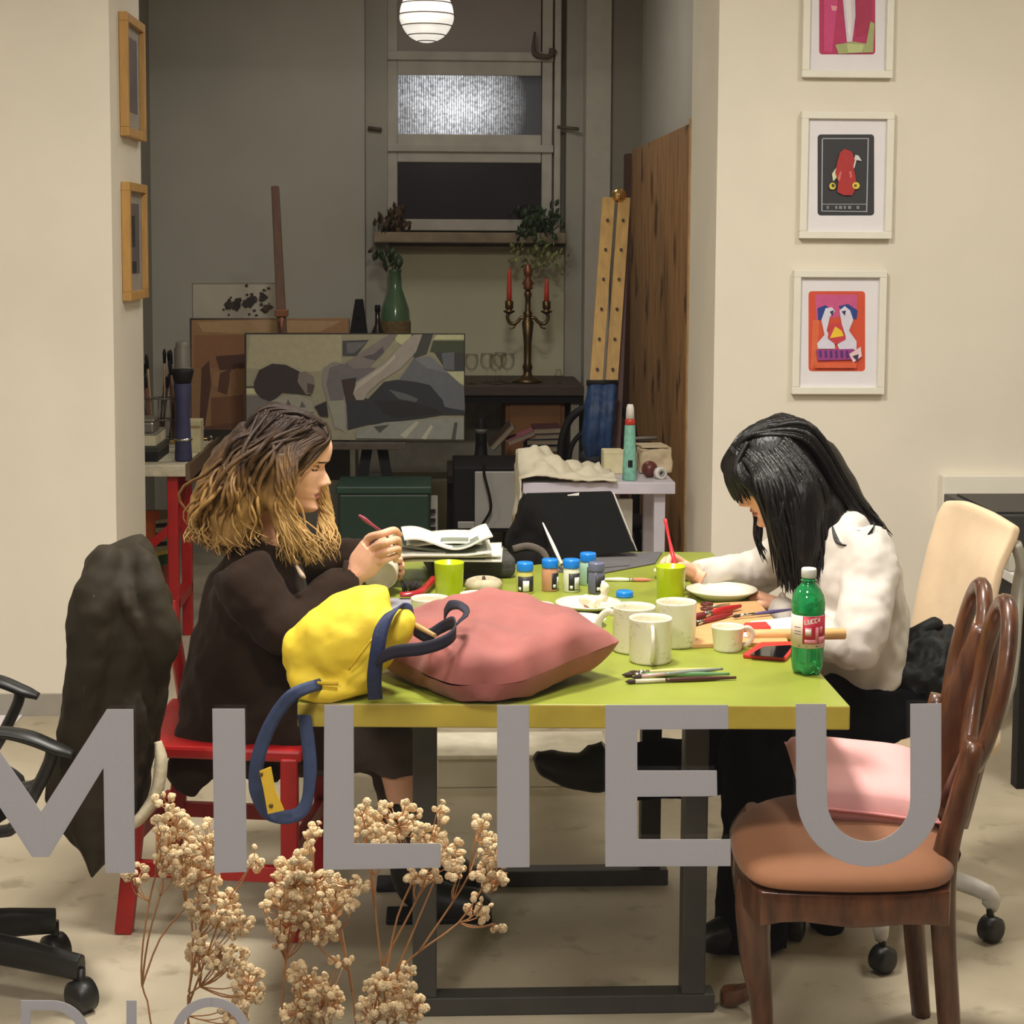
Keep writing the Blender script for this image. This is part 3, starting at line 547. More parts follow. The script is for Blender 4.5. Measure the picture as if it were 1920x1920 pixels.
# green board, ruler strip, cabinet under the low counter
gz = at(720, 912, 6.95).z; t = thing('storage_crate', 'large dark green crate on the floor under the easel', 'crate', (-.17, 7.05, 0))
g0_, g1_ = at(634, 1000, 6.95).x, at(806, 1000, 6.95).x
MB().bb(g0_, g1_, 6.95, 7.25, 0, gz-.03).build('body', mat('dark_green_plastic', (12, 44, 32), .5, var=.15), t, bevel=.01)
MB().bb(g0_-.008, g1_+.008, 6.942, 7.258, gz-.03, gz).build('rim', mat('green_rim', (16, 50, 36), .5), t, bevel=.006)
p_ = at(814, 980, 7.05); t = thing('slotted_holder', 'pale strip with black slots standing right of the green crate', 'holder', (p_.x, 7.05, 0)); MB().bb(p_.x-.014, p_.x+.014, 7.05, 7.07, 0, at(814, 930, 7.05).z).build('strip', mat('grey_plastic', (150, 148, 140), .6), t)
for yy in (958, 975, 991): q = at(812, yy, 7.04); MB().box(q, (.02, .03, .012)).build('slot', black, t)
p_ = at(846, 930, 7.3)
t = thing('grey_cabinet', 'grey white appliance with a black side strip beneath the low counter', 'cabinet', (.23, 7.7, 0))
x0, x1, z1 = at(850, 960, 7.5).x, at(968, 960, 7.5).x, at(900, 876, 7.5).z
zb = at(900, 990, 7.5).z
MB().bb(x0, x1+.1, 7.5, 7.93, zb-.02, z1).build('body', black, t, bevel=.006)
MB().bb(at(890, 960, 7.49).x, x1+.09, 7.485, 7.5, zb, at(900, 884, 7.49).z).bb(at(858, 960, 7.49).x, at(890, 960, 7.49).x, 7.485, 7.5, zb, zb+.03).build('front_panel', mat('grey_white_enamel', (168, 166, 162), .4, var=.04), t, bevel=.004)
for x in (x0+.03, x1+.05): MB().bb(x-.02, x+.02, 7.55, 7.9, 0, zb-.02).build('foot', black, t)
t = thing('power_cable', 'black cable hanging down in front of the grey cabinet', 'cable', at(910, 900, 7.44)); MB().tube([at(908, 870, 7.44), at(908, 890, 7.44), at(918, 930, 7.43), at(920, 955, 7.43), at(910, 975, 7.44), at(898, 992, 7.46)], .006, 8).build('cord', black, t)
MB().box(at(898, 994, 7.465), (.03, .02, .02)).build('plug', black, t)
# counter clutter
x0, x1 = at(948, 780, 8.6).x, at(1060, 780, 8.6).x; zt = at(1000, 748, 8.6).z
t = thing('wooden_chest', 'plain brown wooden chest under the dark shelf', 'chest', (x0, 8.7, 0)); MB().bb(x0, x1, 8.62, 9.1, .3, zt).build('body', mat('orange_brown_wood', (124, 82, 40), .6, var=.15, scale=8), t, bevel=.004); MB().bb(x0+.02, x1-.02, 8.61, 8.62, .33, zt-.02).build('door', MC['orange_brown_wood'], t, bevel=.003); MB().bb(x0+.01, x1-.01, 8.62, 9.1, 0, .3).build('plinth', black, t)
c = setat(902, 850, 8.15, CT); h = at(902, 782, 8.15).z-CT
t = thing('black_flask', 'black pointed flask standing on the low counter beside the painting', 'flask', c); MB(False).lathe([(.05, 0), (.05, .06), (.03, .07), (.026, .12), (.026, h-.03), (.008, h-.006), (0, h)], seg=18).build('body', black, t); MB(False).lathe([(.0265, h-.075), (.0265, h-.055)], seg=18).build('label', mat('grey_label', (110, 106, 100), .6), t)
def book(x0, y0, x1, y1, Y, w, th, c, lb):
    a, b = at(x0, y0, Y), at(x1, y1, Y); d = (b-a); ang = atan2(d.z, d.x); m = (a+b)/2; e = Euler((0, -ang, 0))
    t = thing('book', lb, 'book', m, 'books on the low counter'); MB().box(m+V((0, w/2, 0)), (d.length-.004, w-.004, th*.7), e).build('pages', mat('old_pages', (150, 138, 116), .9), t)
    for s_ in (-1, 1): MB().box(m+V((0, w/2, 0))+e.to_matrix() @ V((0, 0, s_*th*.43)), (d.length, w, th*.14), e).build('cover', mat('cover_%d_%d_%d' % c, c, .6), t)
book(922, 842, 962, 800, 8.05, .2, .03, (70, 44, 34), 'brown book leaning on edge on the low counter')
book(952, 832, 1002, 812, 8.02, .16, .025, (150, 84, 96), 'pink book tilted on the low counter')
book(985, 843, 1058, 842, 8.03, .22, .03, (54, 46, 46), 'lowest dark book of the flat pile on the low counter')
book(988, 830, 1056, 829, 8.03, .2, .025, (70, 66, 72), 'middle grey book of the flat pile on the low counter')
book(992, 820, 1054, 818, 8.03, .2, .02, (110, 104, 104), 'upper pale book of the flat pile on the low counter')
book(1000, 809, 1052, 807, 8.03, .2, .03, (70, 28, 34), 'topmost dark red book of the flat pile on the low counter')
t = thing('cream_pad', 'small ochre box lying under the pink book', 'box', setat(965, 845, 8.02, CT)); MB().bb(at(950, 845, 8.0).x, at(983, 845, 8.0).x, 8.0, 8.1, CT, CT+.028).build('body', mat('ochre_card', (158, 118, 70), .7), t, bevel=.003); MB().bb(at(952, 845, 8.0).x, at(980, 845, 8.0).x, 7.997, 8.0, CT+.008, CT+.016).build('label', MC['cream_paper'], t)
# bentwood chair behind the ladder
t = thing('bentwood_chair', 'black bentwood chair half hidden behind the blue bag', 'chair', (.78, 7.4, 0))
Yb = 7.35; bf = MB().tube([at(1052, 868, Yb), at(1053, 830, Yb), at(1066, 790, Yb), at(1090, 768, Yb), at(1125, 758, Yb), at(1165, 770, Yb), at(1185, 800, Yb), at(1192, 868, Yb)], .017, 10); bf.build('back_hoop', black, t)
MB().tube([at(1066, 868, Yb), at(1072, 836, Yb), at(1092, 812, Yb), at(1125, 802, Yb), at(1160, 815, Yb), at(1172, 868, Yb)], .011, 10).build('inner_hoop', black, t)
cs = V((at(1122, 868, Yb).x, Yb-.2, .46)); MB().lathe([(.0, -.02), (.19, -.02), (.2, 0), (.19, .015), (0, .012)], cs, 28).build('seat', black, t)
for dx, dy in ((-.15, -.14), (.15, -.14), (-.16, .17), (.16, .17)): MB().tube([cs+V((dx, dy, -.01)), V((cs.x+dx*1.25, cs.y+dy*1.2, 0))], [.017, .013], 10, 1).build('leg', black, t)
for s_ in (1052, 1192): q = at(s_, 868, Yb); MB().tube([q, V((q.x, q.y-.02, .45))], .017, 10, 1).build('back_post', black, t)
# wooden ladder leaning on the partition
t = thing('folding_ladder', 'pale wooden folding ladder leaning by the knotty partition', 'ladder', (.8, 7.0, 0)); Yl = 7.0
for (xa, ya, xb, yb, dY) in ((1141, 372, 1117, 720, 0), (1170, 372, 1146, 720, .02)):
    a, b_ = at(xa, ya, Yl+.25), at(xb, yb, Yl+dY); e = b_+(b_-a)*(b_.z/(a.z-b_.z)); mb = MB().tube([a, e], (.025, .014), 4, 1, flat=(1, 0, 0)); r = mb.build('rail', pine, t)
    for k in range(6):
        q = a.lerp(b_, .12+k*.16); MB().tube([q+V((0, -.03, 0)), q+V((0, -.012, 0))], .006, 8, 1).build('rivet', MC['dusty_dark_wood'], r)
q = at(1160, 366, Yl+.24); MB().lathe([(0, -.03), (.022, -.03), (.03, -.01), (.03, .01), (.02, .03), (0, .034)], q, 18, Euler((pi/2, 0, 0))).build('hinge', mat('polished_brass', (206, 170, 110), .2, metal=.9), t)
a, b_ = at(1176, 380, Yl+.3), at(1162, 720, Yl+.08); e = b_+(b_-a)*(b_.z/(a.z-b_.z)); MB().tube([a, e], (.012, .016), 4, 1, flat=(1, 0, 0)).build('prop', mat('dark_red_wood', (78, 34, 28), .5), t)
# blue folded bag slung over the ladder foot
navy = mat('deep_blue_fabric', (22, 54, 96), .55, var=.3, scale=14, bump=.3, bscale=12)
t = thing('folded_bag', 'deep blue folded fabric bag hanging in front of the ladder', 'bag', at(1125, 850, 6.9))
mb = MB()
for k, (xa, xb, r_) in enumerate(((1112, 1103, .022), (1124, 1114, .024), (1138, 1128, .024), (1149, 1140, .02))): mb.tube([at(xa, 722, 6.9), at((xa+xb)/2, 770, 6.86), at(xb, 820, 6.87), at(xb+3, 856, 6.9)], [(r_, .03), (r_*1.1, .05), (r_*1.15, .06), (r_*.8, .04)], 12, 5, flat=(1, 0, 0))
mb.build('body', navy, t, remesh=.008, smooth=2, disp=[(.05, .012)])
MB().tube([at(1100, 718, 6.88), at(1158, 718, 6.88)], .012, 10, 1).build('clamp_bar', black, t); MB().tube([at(1090, 852, 6.9), at(1115, 862, 6.88), at(1150, 852, 6.9)], [.02, .035, .02], 10).build('base_fold', mat('near_black_blue', (14, 18, 30), .7), t)
# white desk in the opening
a, b_ = onz(984, 916, .75), onz(1277, 916, .75); y0 = 6.19
t = thing('white_desk', 'pale lilac white desk standing in the opening between the piers', 'desk', ((a.x+b_.x)/2, 6.4, 0)); lil = mat('lilac_white_laminate', (196, 190, 200), .4, var=.03)
MB().bb(a.x, b_.x, y0, 6.62, .71, .752).build('desk_top', lil, t, bevel=.003)
for x, y in ((a.x+.05, y0+.06), (b_.x-.05, y0+.06), (a.x+.05, 6.56), (b_.x-.05, 6.56)): MB().bb(x-.02, x+.02, y-.02, y+.02, 0, .71).build('leg', lil, t, bevel=.002)
DT = .752
# crumpled cloth hanging over the left end
random.seed(11)
def cl(u, v):
    x = at(948, 880, 6.4).x+u*.385; y = 6.16+v*.4
    h = DT+.014+.075*exp(-((u-.3)/.22)**2-((v-.5)/.4)**2)+.05*abs(sin(u*13+v*4)+.5*sin(v*17-u*9))*.5*(1-abs(2*v-1)**3)*(1 if u < .9 else .4)
    if u < .2: h -= (.2-u)*1.05+.012*sin(v*14); x += .03*(.2-u)*5+.012*sin(v*9)
    if u < .2: x = max(x, 0) if False else min(x, a.x-.012)-.0*u
    return (x, y, h)
tag(MB().grid(cl, 46, 30, thick=.006).build('drop_cloth', mat('cream_rag', (206, 198, 176), .9, var=.08, scale=20, bump=.3, bscale=40), disp=[(.03, .012)]), 'crumpled cream cloth draped over the left end of the lilac desk', 'cloth')
t = thing('carton', 'small pale yellow carton on the desk left of the teal tube', 'box', setat(1148, 880, 6.45, DT)); c = at(1148, 880, 6.45).x; MB().bb(c-.035, c+.04, 6.42, 6.52, DT, DT+.085).build('body', mat('pale_yellow_card', (216, 206, 168), .8), t, bevel=.004); MB().bb(c-.036, c+.041, 6.419, 6.44, DT+.075, DT+.09).build('flap', MC['pale_yellow_card'], t)
t = thing('paper_parcel', 'creased beige paper parcel at the right end of the lilac desk', 'parcel', setat(1225, 880, 6.48, DT)); c = at(1225, 880, 6.48).x
def pf(q): return q
mb = MB().bb(c-.055, c+.06, 6.42, 6.57, DT+.006, DT+.09); mb.build('body', mat('beige_kraft', (196, 178, 148), .8, var=.08, bump=.4, bscale=14), t, remesh=.006, smooth=3, disp=[(.04, .02)])
MB().box((c-.005, 6.5, DT+.098), (.1, .12, .006), .1).build('flap', MC['beige_kraft'], t)
c = setat(1180, 905, 6.25, DT); h = at(1180, 758, 6.25).z-DT
t = thing('sealant_tube', 'tall teal tube with red and white nozzle on the lilac desk', 'tube', c)
MB(False).lathe([(.024, 0), (.026, .004), (.025, .05), (.019, h*.72), (.018, h*.73), (0, h*.73)], seg=22).build('body', mat('teal_print', (120, 176, 158), .45, var=.25, scale=50), t); MB(False).lathe([(.018, h*.73), (.018, h*.8), (.014, h*.81)], seg=18).build('collar', mat('tomato_red', (190, 52, 40), .4), t); MB(False).lathe([(.016, h*.81), (.014, h*.95), (.010, h), (0, h)], seg=18).build('cap', white, t); MB(False).bb(-.008, .008, -.0262, -.02, .05, .075).build('print', black, t)
c = setat(1238, 888, 6.28, DT+.022); t = thing('tape_roll', 'white roll of tape lying on its side on the lilac desk', 'tape', c); R9 = Euler((pi/2, 0, .35)); MB(False).lathe([(.012, -.012), (.022, -.012), (.022, .012), (.012, .012), (.012, -.012)], (0, 0, 0), 24, R9).build('tape', white, t); MB(False).lathe([(.008, -.013), (.0122, -.013), (.0122, .013), (.008, .013), (.008, -.013)], (0, 0, 0), 24, R9).build('core', mat('grey_core', (150, 146, 140), .7), t)
c = setat(1218, 884, 6.33, DT); t = thing('maroon_dispenser', 'maroon rounded tool behind the white tape roll', 'tool', c); MB(False).ball((0, 0, .03), (.03, .03, .03)).build('body', mat('maroon_plastic', (96, 40, 36), .4), t); MB(False).lathe([(.012, 0), (.012, .01), (0, .01)]).build('base', black, t)
t = thing('black_brush_holder', 'dark pot standing behind the teal tube', 'pot', setat(1207, 850, 6.60, DT)); MB(False).lathe([(.02, 0), (.026, .09), (.03, .1), (.02, .1)], seg=16).build('pot', black, t); MB(False).tube([(-.04, 0, .112), (.05, 0, .115)], .006, 8, 1).build('stick', MC['grey_label'], t)
# pale board under the desk
p_ = at(1175, 970, 6.42); t = thing('white_board', 'bright white board leaning under the lilac desk', 'board', (p_.x, 6.42, 0)); MB().bb(at(1120, 970, 6.42).x, at(1186, 970, 6.42).x, 6.42, 6.44, 0, at(1170, 936, 6.42).z).build('panel', mat('bright_white_board', (236, 234, 226), .6), t, bevel=.002); MB().bb(at(1119, 970, 6.42).x, at(1187, 970, 6.42).x, 6.425, 6.445, 0, .02).build('edge', white, t)
# ================================================================ FRONT ROOM
TZ = .745
def tb_(x, y): return onz(x, y, TZ)
green = mat('lime_green_table_paint', (142, 152, 56), .38, var=.10, scale=7, bump=.05, bscale=30)
gedge = mat('ochre_green_edge', (178, 158, 62), .45, var=.14, scale=10)
gunm = mat('dark_grey_steel', (72, 70, 66), .45, metal=.3, var=.1)
t = thing('work_table', 'long lime green table with a dark grey steel frame in the middle of the room', 'table', (.26, 4, 0))
NL, NR, FR_, FL_ = V((-.251, 3.226, 0)), V((.777, 3.178, 0)), V((.778, 4.815, 0)), V((-.25, 4.86, 0))
mb = MB().prism([q+V((0, 0, TZ-.046)) for q in (NL, NR, FR_, FL_)], (0, 0, .046), m=0, m2=1); mb.build('table_top', [green, gedge], t, bevel=.003)
for yy in (3.55, 4.28):
    for x in (-.015, .545): MB().bb(x-.025, x+.025, yy-.025, yy+.025, .04, TZ-.046).build('leg', gunm, t, bevel=.003)
    MB().bb(-.06, .59, yy-.025, yy+.025, 0, .04).build('foot_bar', gunm, t, bevel=.003)
    MB().bb(.01, .52, yy-.02, yy+.02, TZ-.09, TZ-.05).build('cross_bar', gunm, t, bevel=.003)
# ---- framed prints on the right wall
wf = mat('white_frame_paint', (226, 222, 208), .45, var=.02); pap = mat('white_mount_board', (224, 220, 224), .8, var=.02)
def frame(x0, x1, y0, y1, art, lb):
    a, b_ = at(x0, y1, WY), at(x1, y0, WY); t = thing('picture_frame', lb, 'framed print', ((a.x+b_.x)/2, WY, a.z), 'white framed prints on the right wall'); w = .024
    fr_ = MB().bb(a.x, b_.x, WY-.028, WY-.002, a.z, a.z+w).bb(a.x, b_.x, WY-.028, WY-.002, b_.z-w, b_.z).bb(a.x, a.x+w, WY-.028, WY-.002, a.z+w, b_.z-w).bb(b_.x-w, b_.x, WY-.028, WY-.002, a.z+w, b_.z-w); fr_.build('frame', wf, t, bevel=.002)
    MB().bb(a.x+w, b_.x-w, WY-.012, WY-.002, a.z+w, b_.z-w).build('mount', pap, t)
    mats = []; mb = MB(); pic(mb, mats, art, WY-.012, .0005); mb.build('print', mats, t)
def rr(x0, y0, x1, y1, r=6): return arc(x0+r, y0+r, r, r, 180, 270, 4)+arc(x1-r, y0+r, r, r, 270, 360, 4)+arc(x1-r, y1-r, r, r, 0, 90, 4)+arc(x0+r, y1-r, r, r, 90, 180, 4)
frame(1501, 1676, -92, 146, [(C(176, 44, 92), rr(1536, -54, 1641, 102)), (C(198, 66, 120), [(1545, -40), (1575, -40), (1560, 98), (1545, 96)]), (C(164, 40, 78), [(1600, -30), (1636, -30), (1632, 60), (1606, 70)]), (C(226, 150, 160), [(1558, 10), (1570, 12), (1568, 20), (1560, 20)]), (C(208, 196, 208), [(1576, -50), (1602, -50), (1604, 30), (1598, 78), (1588, 79), (1584, 40)]), (C(226, 218, 224), [(1580, -50), (1594, -50), (1597, 40), (1594, 76), (1590, 60)]), (C(158, 164, 110), [(1566, 84), (1600, 78), (1624, 82), (1632, 40), (1640, 44), (1637, 98), (1572, 101)]), (C(186, 192, 134), [(1588, 82), (1620, 84), (1616, 98), (1590, 98)])], 'topmost of three white framed prints, crimson print cut off by the photo edge')
frame(1496, 1674, 211, 447, [(C(48, 48, 52), rr(1533, 252, 1639, 404)), (C(170, 172, 178), [(1543, 259), (1629, 259), (1629, 260.5), (1543, 260.5)]), (C(170, 172, 178), [(1541, 260), (1543, 260), (1542, 396), (1540, 396)]), (C(170, 172, 178), [(1627, 260), (1629, 260), (1626, 398), (1624, 398)]), (C(150, 152, 158), [(1542, 382), (1625, 382), (1625, 383.5), (1542, 383.5)]), (C(170, 172, 178), [(1541, 395), (1625, 396), (1625, 397.5), (1541, 396.5)])]+[(C(128, 130, 134), [(x, 386), (x+w, 386), (x+w, 392), (x, 392)]) for x, w in ((1550, 4), (1566, 4), (1573, 6), (1582, 4), (1590, 6), (1606, 5))]+
 [(C(206, 210, 172), [(1560, 326), (1568, 314), (1572, 318), (1568, 334), (1562, 340)]), (C(200, 204, 200), [(1604, 290), (1610, 292), (1616, 302), (1606, 300), (1602, 316), (1598, 310)]), (C(168, 44, 44), [(1575, 286), (1583, 279), (1597, 284), (1603, 300), (1600, 312), (1604, 330), (1606, 350), (1598, 366), (1582, 366), (1570, 360), (1572, 340), (1566, 324), (1570, 304)]), (C(206, 104, 96), [(1570, 336), (1576, 320), (1578, 324), (1574, 340)]), (C(206, 104, 96), [(1592, 322), (1596, 320), (1598, 332), (1594, 334)]), (C(216, 196, 70), rpoly(1561, 349, 6, 6.5)), (C(70, 62, 40), rpoly(1562, 348, 3, 3.5)), (C(216, 196, 70), rpoly(1605, 348, 7, 6.5)), (C(120, 90, 40), rpoly(1604, 348, 3, 3))], 'middle of three white framed prints, charcoal print with a red shape')
frame(1482, 1660, 507, 738, [(C(206, 78, 50), rr(1516, 546, 1622, 696)), (C(196, 84, 132), [(1528, 552), (1608, 552), (1606, 590), (1530, 600)]), (C(214, 104, 62), [(1524, 600), (1536, 600), (1532, 690), (1520, 690)]), (C(38, 62, 132), [(1533, 578), (1548, 572), (1556, 578), (1552, 600), (1534, 600)]), (C(38, 62, 132), [(1572, 574), (1590, 570), (1608, 582), (1606, 598), (1590, 600)]), (C(212, 208, 224), [(1548, 578), (1560, 576), (1566, 584), (1556, 594), (1550, 620), (1564, 640), (1566, 654), (1534, 654), (1532, 644), (1546, 628), (1540, 600)]), (C(212, 208, 224), [(1574, 582), (1584, 574), (1594, 582), (1600, 600), (1592, 620), (1606, 640), (1606, 656), (1574, 656), (1570, 646), (1586, 632), (1578, 606)]), (C(54, 40, 70), [(1556, 584), (1564, 582), (1560, 592)]), (C(54, 40, 70), [(1578, 584), (1586, 582), (1584, 592)]), (C(196, 60, 72), [(1556, 606), (1578, 606), (1586, 636), (1568, 646), (1552, 634)]), (C(232, 194, 50), [(1556, 634), (1566, 612), (1578, 620), (1582, 630)]), (C(150, 62, 132), [(1530, 656), (1600, 654), (1608, 674), (1534, 676)])]+[(C(80, 40, 112), [(1536+k*10, 658), (1540+k*10, 657), (1541+k*10, 670), (1537+k*10, 671)]) for k in range(6)]+[(C(226, 196, 200), [(1592, 664), (1614, 650), (1616, 668), (1600, 680)]), (C(60, 50, 90), [(1598, 668), (1610, 664), (1608, 678)]), (C(214, 96, 60), [(1528, 680), (1606, 680), (1606, 690), (1528, 690)])], 'lowest of three white framed prints, orange print with two white figures')
# frames on the left jamb, seen edge-on
lw = mat('honey_oak_frame', (186, 142, 78), .5, var=.14, scale=10, stretch=(5, 5, 1))
def jframe(z0, z1, lb, dark):
    X = JL; t = thing('picture_frame', lb, 'framed picture', (X, 6.27, z0), 'oak framed pictures on the left jamb'); w = .03; y0, y1 = 6.075, 6.455
    MB().bb(X+.001, X+.03, y0, y1, z0, z0+w).bb(X+.001, X+.03, y0, y1, z1-w, z1).bb(X+.001, X+.03, y0, y0+w, z0+w, z1-w).bb(X+.001, X+.03, y1-w, y1, z0+w, z1-w).build('frame', lw, t, bevel=.002)
    pm_ = [mat('grey_mount', (150, 142, 130), .8), mat('dusky_print', (96, 86, 84), .8, var=.2, scale=9), mat('black_print', (34, 30, 30), .8)]
    mb = MB().bb(X+.001, X+.012, y0+w, y1-w, z0+w, z1-w); mb.build('mount', pm_[0], t)
    mb = MB(); zc = (z0+z1)/2
    mb.bb(X+.012, X+.013, y0+.08, y1-.09, z0+.09, z1-.07, 1)
    if dark: mb.bb(X+.013, X+.0135, y0+.12, y0+.2, zc-.02, zc+.09, 2).bb(X+.013, X+.0135, y0+.11, y0+.22, zc-.11, zc-.07, 2)
    mb.build('print', pm_, t)
jframe(1.955, 2.37, 'upper of two oak framed pictures on the left jamb', False)
jframe(1.395, 1.80, 'lower of two oak framed pictures on the left jamb', True)
# ---- desk with appliance at the right wall
t = thing('side_desk', 'black legged desk with a white top at the right wall', 'desk', (2.0, 5.3, 0))
MB().bb(1.69, 2.9, 4.98, 5.6, .615, .645).build('desk_top', white, t, bevel=.003)
MB().bb(1.71, 2.88, 5.0, 5.58, .55, .613).build('apron', black, t)
for x in (1.75, 2.84):
    for y in (5.03, 5.54): MB().bb(x-.026, x+.026, y-.026, y+.026, 0, .55).build('leg', black, t)
t = thing('printer_box', 'wide black appliance standing on the side desk', 'appliance', (2.1, 5.3, .645))
MB().bb(1.63, 2.8, 5.05, 5.5, .70, .81).build('body', mat('charcoal_front', (44, 44, 43), .45), t, bevel=.004)
MB().bb(1.66, 2.78, 5.08, 5.46, .81, .816).build('lid', mat('dark_lid', (34, 34, 33), .5), t, bevel=.002); struct(MB().bb(1.73, 3.0, 5.85, WY, .66, .82).build('trim_3', wf, bevel=.003), 'white boxed ledge along the right wall')
MB().bb(1.69, 2.8, 5.03, 5.5, .646, .70).build('tray', mat('grey_tray', (176, 172, 160), .5), t, bevel=.004)
t = thing('paper_sheet', 'white sheet of paper lying on the floor by the left wall', 'paper', onz(10, 1355, .002)); MB().prism([onz(x, y, .002) for x, y in ((-40, 1346), (46, 1338), (20, 1366), (-40, 1372))], (0, 0, .003)).build('sheet', pap, t)
t = thing('flat_carton', 'flat white carton on the floor behind the table', 'box', (.2, 5.2, 0)); MB().bb(.015, .52, 5.06, 5.30, 0, .095).build('body', mat('white_carton', (216, 208, 186), .8, var=.04), t, bevel=.004); MB().bb(.012, .523, 5.057, 5.303, .085, .10).build('lid', mat('carton_lid', (226, 218, 196), .8), t, bevel=.003)
# ---- red wooden chair under the left woman
t = thing('red_chair', 'bright red wooden chair on which the woman in brown sits', 'chair', (-.5, 4.15, 0)); CZ = .45
fl, fr2, bl2, br2 = V((-.715, 4.0, 0)), V((-.325, 3.94, 0)), V((-.66, 4.38, 0)), V((-.275, 4.32, 0))
for q, dx in ((fl, .05), (fr2, -.0), (bl2, .04), (br2, -.0)): MB().tube([q+V((0, 0, 0)), q+V((dx, .0, CZ-.02))], .020, 4, 1, flat=(1, 0, 0)).build('leg', red, t, bevel=.004)
def bar(a, b, z, dz=0, r=(.018, .011)): MB().tube([a+V((0, 0, z)), b+V((0, 0, z+dz))], r, 4, 1).build('stretcher', red, t, bevel=.002)
bar(fl, fr2, .155); bar(bl2, br2, .17); bar(fl, bl2, .20); bar(fr2, br2, .20)
MB().prism([q+V((dx, dy, CZ-.03)) for q, dx, dy in ((fl, .02, -.02), (fr2, .03, -.02), (br2, .03, .02), (bl2, 0, .02))], (0, 0, .03)).build('seat', red, t, bevel=.008)
for q in (fl, bl2): MB().tube([q+V((.04, 0, CZ-.02)), q+V((.0, 0, .70))], .018, 6, 1).build('back_post', red, t)
for z in (.66,): MB().tube([fl+V((.02-.08*(z-.45), 0, z)), bl2+V((.02-.08*(z-.45), 0, z))], (.03, .01), 6, 1).build('back_slat', red, t)
# ---- black swivel chair, far left, with the olive coat
blk = mat('black_chair_plastic', (26, 26, 25), .42, var=.1)
oc = V((-1.13, 3.72, 0)); t = thing('office_chair', 'black swivel chair on castors cut off by the left edge of the photo', 'chair', oc)
MB().tube([oc+V((0, 0, .09)), oc+V((0, 0, .42))], .03, 14, 1).build('gas_column', blk, t)
hub = oc+V((0, 0, .11)); MB().lathe([(.045, -.03), (.05, .02), (.035, .05)], hub, 18).build('hub', blk, t)
ends = [onz(118, 1815, .0), onz(168, 1905, 0)]
a0 = atan2(ends[1].y-oc.y, ends[1].x-oc.x)
for k in range(5):
    if k == 0: e = V((ends[0].x-.02, ends[0].y+.02, .10))
    elif k == 1: e = V((ends[1].x-.02, ends[1].y+.02, .095))
    else: a_ = a0-radians(72*(k-1)); e = oc+V((.36*cos(a_), .36*sin(a_), .085))
    d = (e-hub).normalized(); l_ = MB().tube([hub, hub.lerp(e, .5)+V((0, 0, .008)), e], [(.038, .024), (.036, .022), (.030, .02)], 8, 3).build('base_arm', blk, t, bevel=.003)
    cs = V((e.x, e.y, .035)); ax = Euler((pi/2, 0, -.75 if k < 2 else .9))
    MB().lathe([(0, -.024), (.024, -.026), (.035, -.019), (.035, .019), (.024, .026), (0, .024)], cs, 22, ax).tube([cs, e], .009, 8, 1).build('caster', blk, l_)
MB().lathe([(0, -.03), (.2, -.03), (.235, -.005), (.235, .03), (.21, .05), (0, .055)], oc+V((.02, 0, .40)), 30).build('seat', mat('black_upholstery', (22, 22, 22), .9), t)
MB().tube([oc+V((.2, 0, .43)), oc+V((.3, 0, .45)), oc+V((.40, .02, .60))], (.012, .03), 8).build('back_bar', blk, t)
MB().ball(oc+V((.40, .02, .72)), (.03, .10, .16)).build('backrest', MC['black_upholstery'], t)
for Y_ in (3.50, 3.96):
    dx_ = 0 if Y_ < 3.7 else -.17; A_ = [V((at(x, 0, 3.5).x+dx_, Y_, at(0, y, 3.5).z)) for x, y in ((-90, 1374), (-20, 1374), (30, 1384), (80, 1404), (112, 1416))]
    MB().tube(A_, [(.024, .010), (.028, .012), (.030, .013), (.028, .012), (.016, .008)], 10, flat=(0, 1, 0)).build('armrest', blk, t)
    MB().tube([V((at(x, 0, 3.5).x+dx_, Y_, at(0, y, 3.5).z)) for x, y in ((72, 1404), (66, 1430), (40, 1480), (8, 1530), (-40, 1560))]+[V((oc.x, oc.y+(.1 if Y_ > oc.y else -.1), .40))], [(.018, .013)]*6, 8, flat=(0, 1, 0)).build('arm_bracket', blk, t)
# olive coat over its back: a shell that hangs over both sides of the backrest
olive = mat('olive_brown_waxed_cloth', (46, 40, 29), .7, var=.2, scale=10, spec=.2, bump=.25, bscale=16)
CY = 3.72
def L3(pts, t):
    for i in range(len(pts)-1):
        if t <= pts[i+1][0]: k = (t-pts[i][0])/(pts[i+1][0]-pts[i][0]); return pts[i][1]+(pts[i+1][1]-pts[i][1])*k
    return pts[-1][1]
t = thing('coat', 'olive brown coat hung over the back of the black swivel chair', 'coat', (-.7, CY, .3)); ct = MB()
lef = [(1008, 246), (1020, 190), (1050, 160), (1120, 148), (1200, 138), (1300, 120), (1420, 100), (1500, 92)]
rig = [(1008, 270), (1020, 282), (1060, 296), (1120, 318), (1180, 332), (1250, 322), (1400, 296), (1500, 270), (1560, 246), (1600, 200)]
n_ = 26
rows = []
for i in range(n_+1):
    y = 1006+(1598-1006)*i/n_
    xl = L3(lef, y); xr = L3(rig, y)
    if y > 1490: xl = 92+(y-1490)*.95
    dep = min(.16, .03+.16*sqrt(max(0, (y-1004)/110)))
    if xr < xl+6: xr = xl+6
    ring = []
    for k in range(36):
        a_ = 2*pi*k/36; p_ = at((xl+xr)/2+(xr-xl)/2*cos(a_), y, CY)
        fold = 1+.05*sin(5*a_+y*.006)*min(1, i/8)
        ring.append(V((p_.x, CY+dep*sin(a_)*fold*(.8 if sin(a_) > 0 else 1), p_.z)))
    rows.append(ring)
vs_ = [q for r in rows for q in r]; fs_ = [(i*36+k, i*36+(k+1) % 36, (i+1)*36+(k+1) % 36, (i+1)*36+k) for i in range(n_) for k in range(36)]
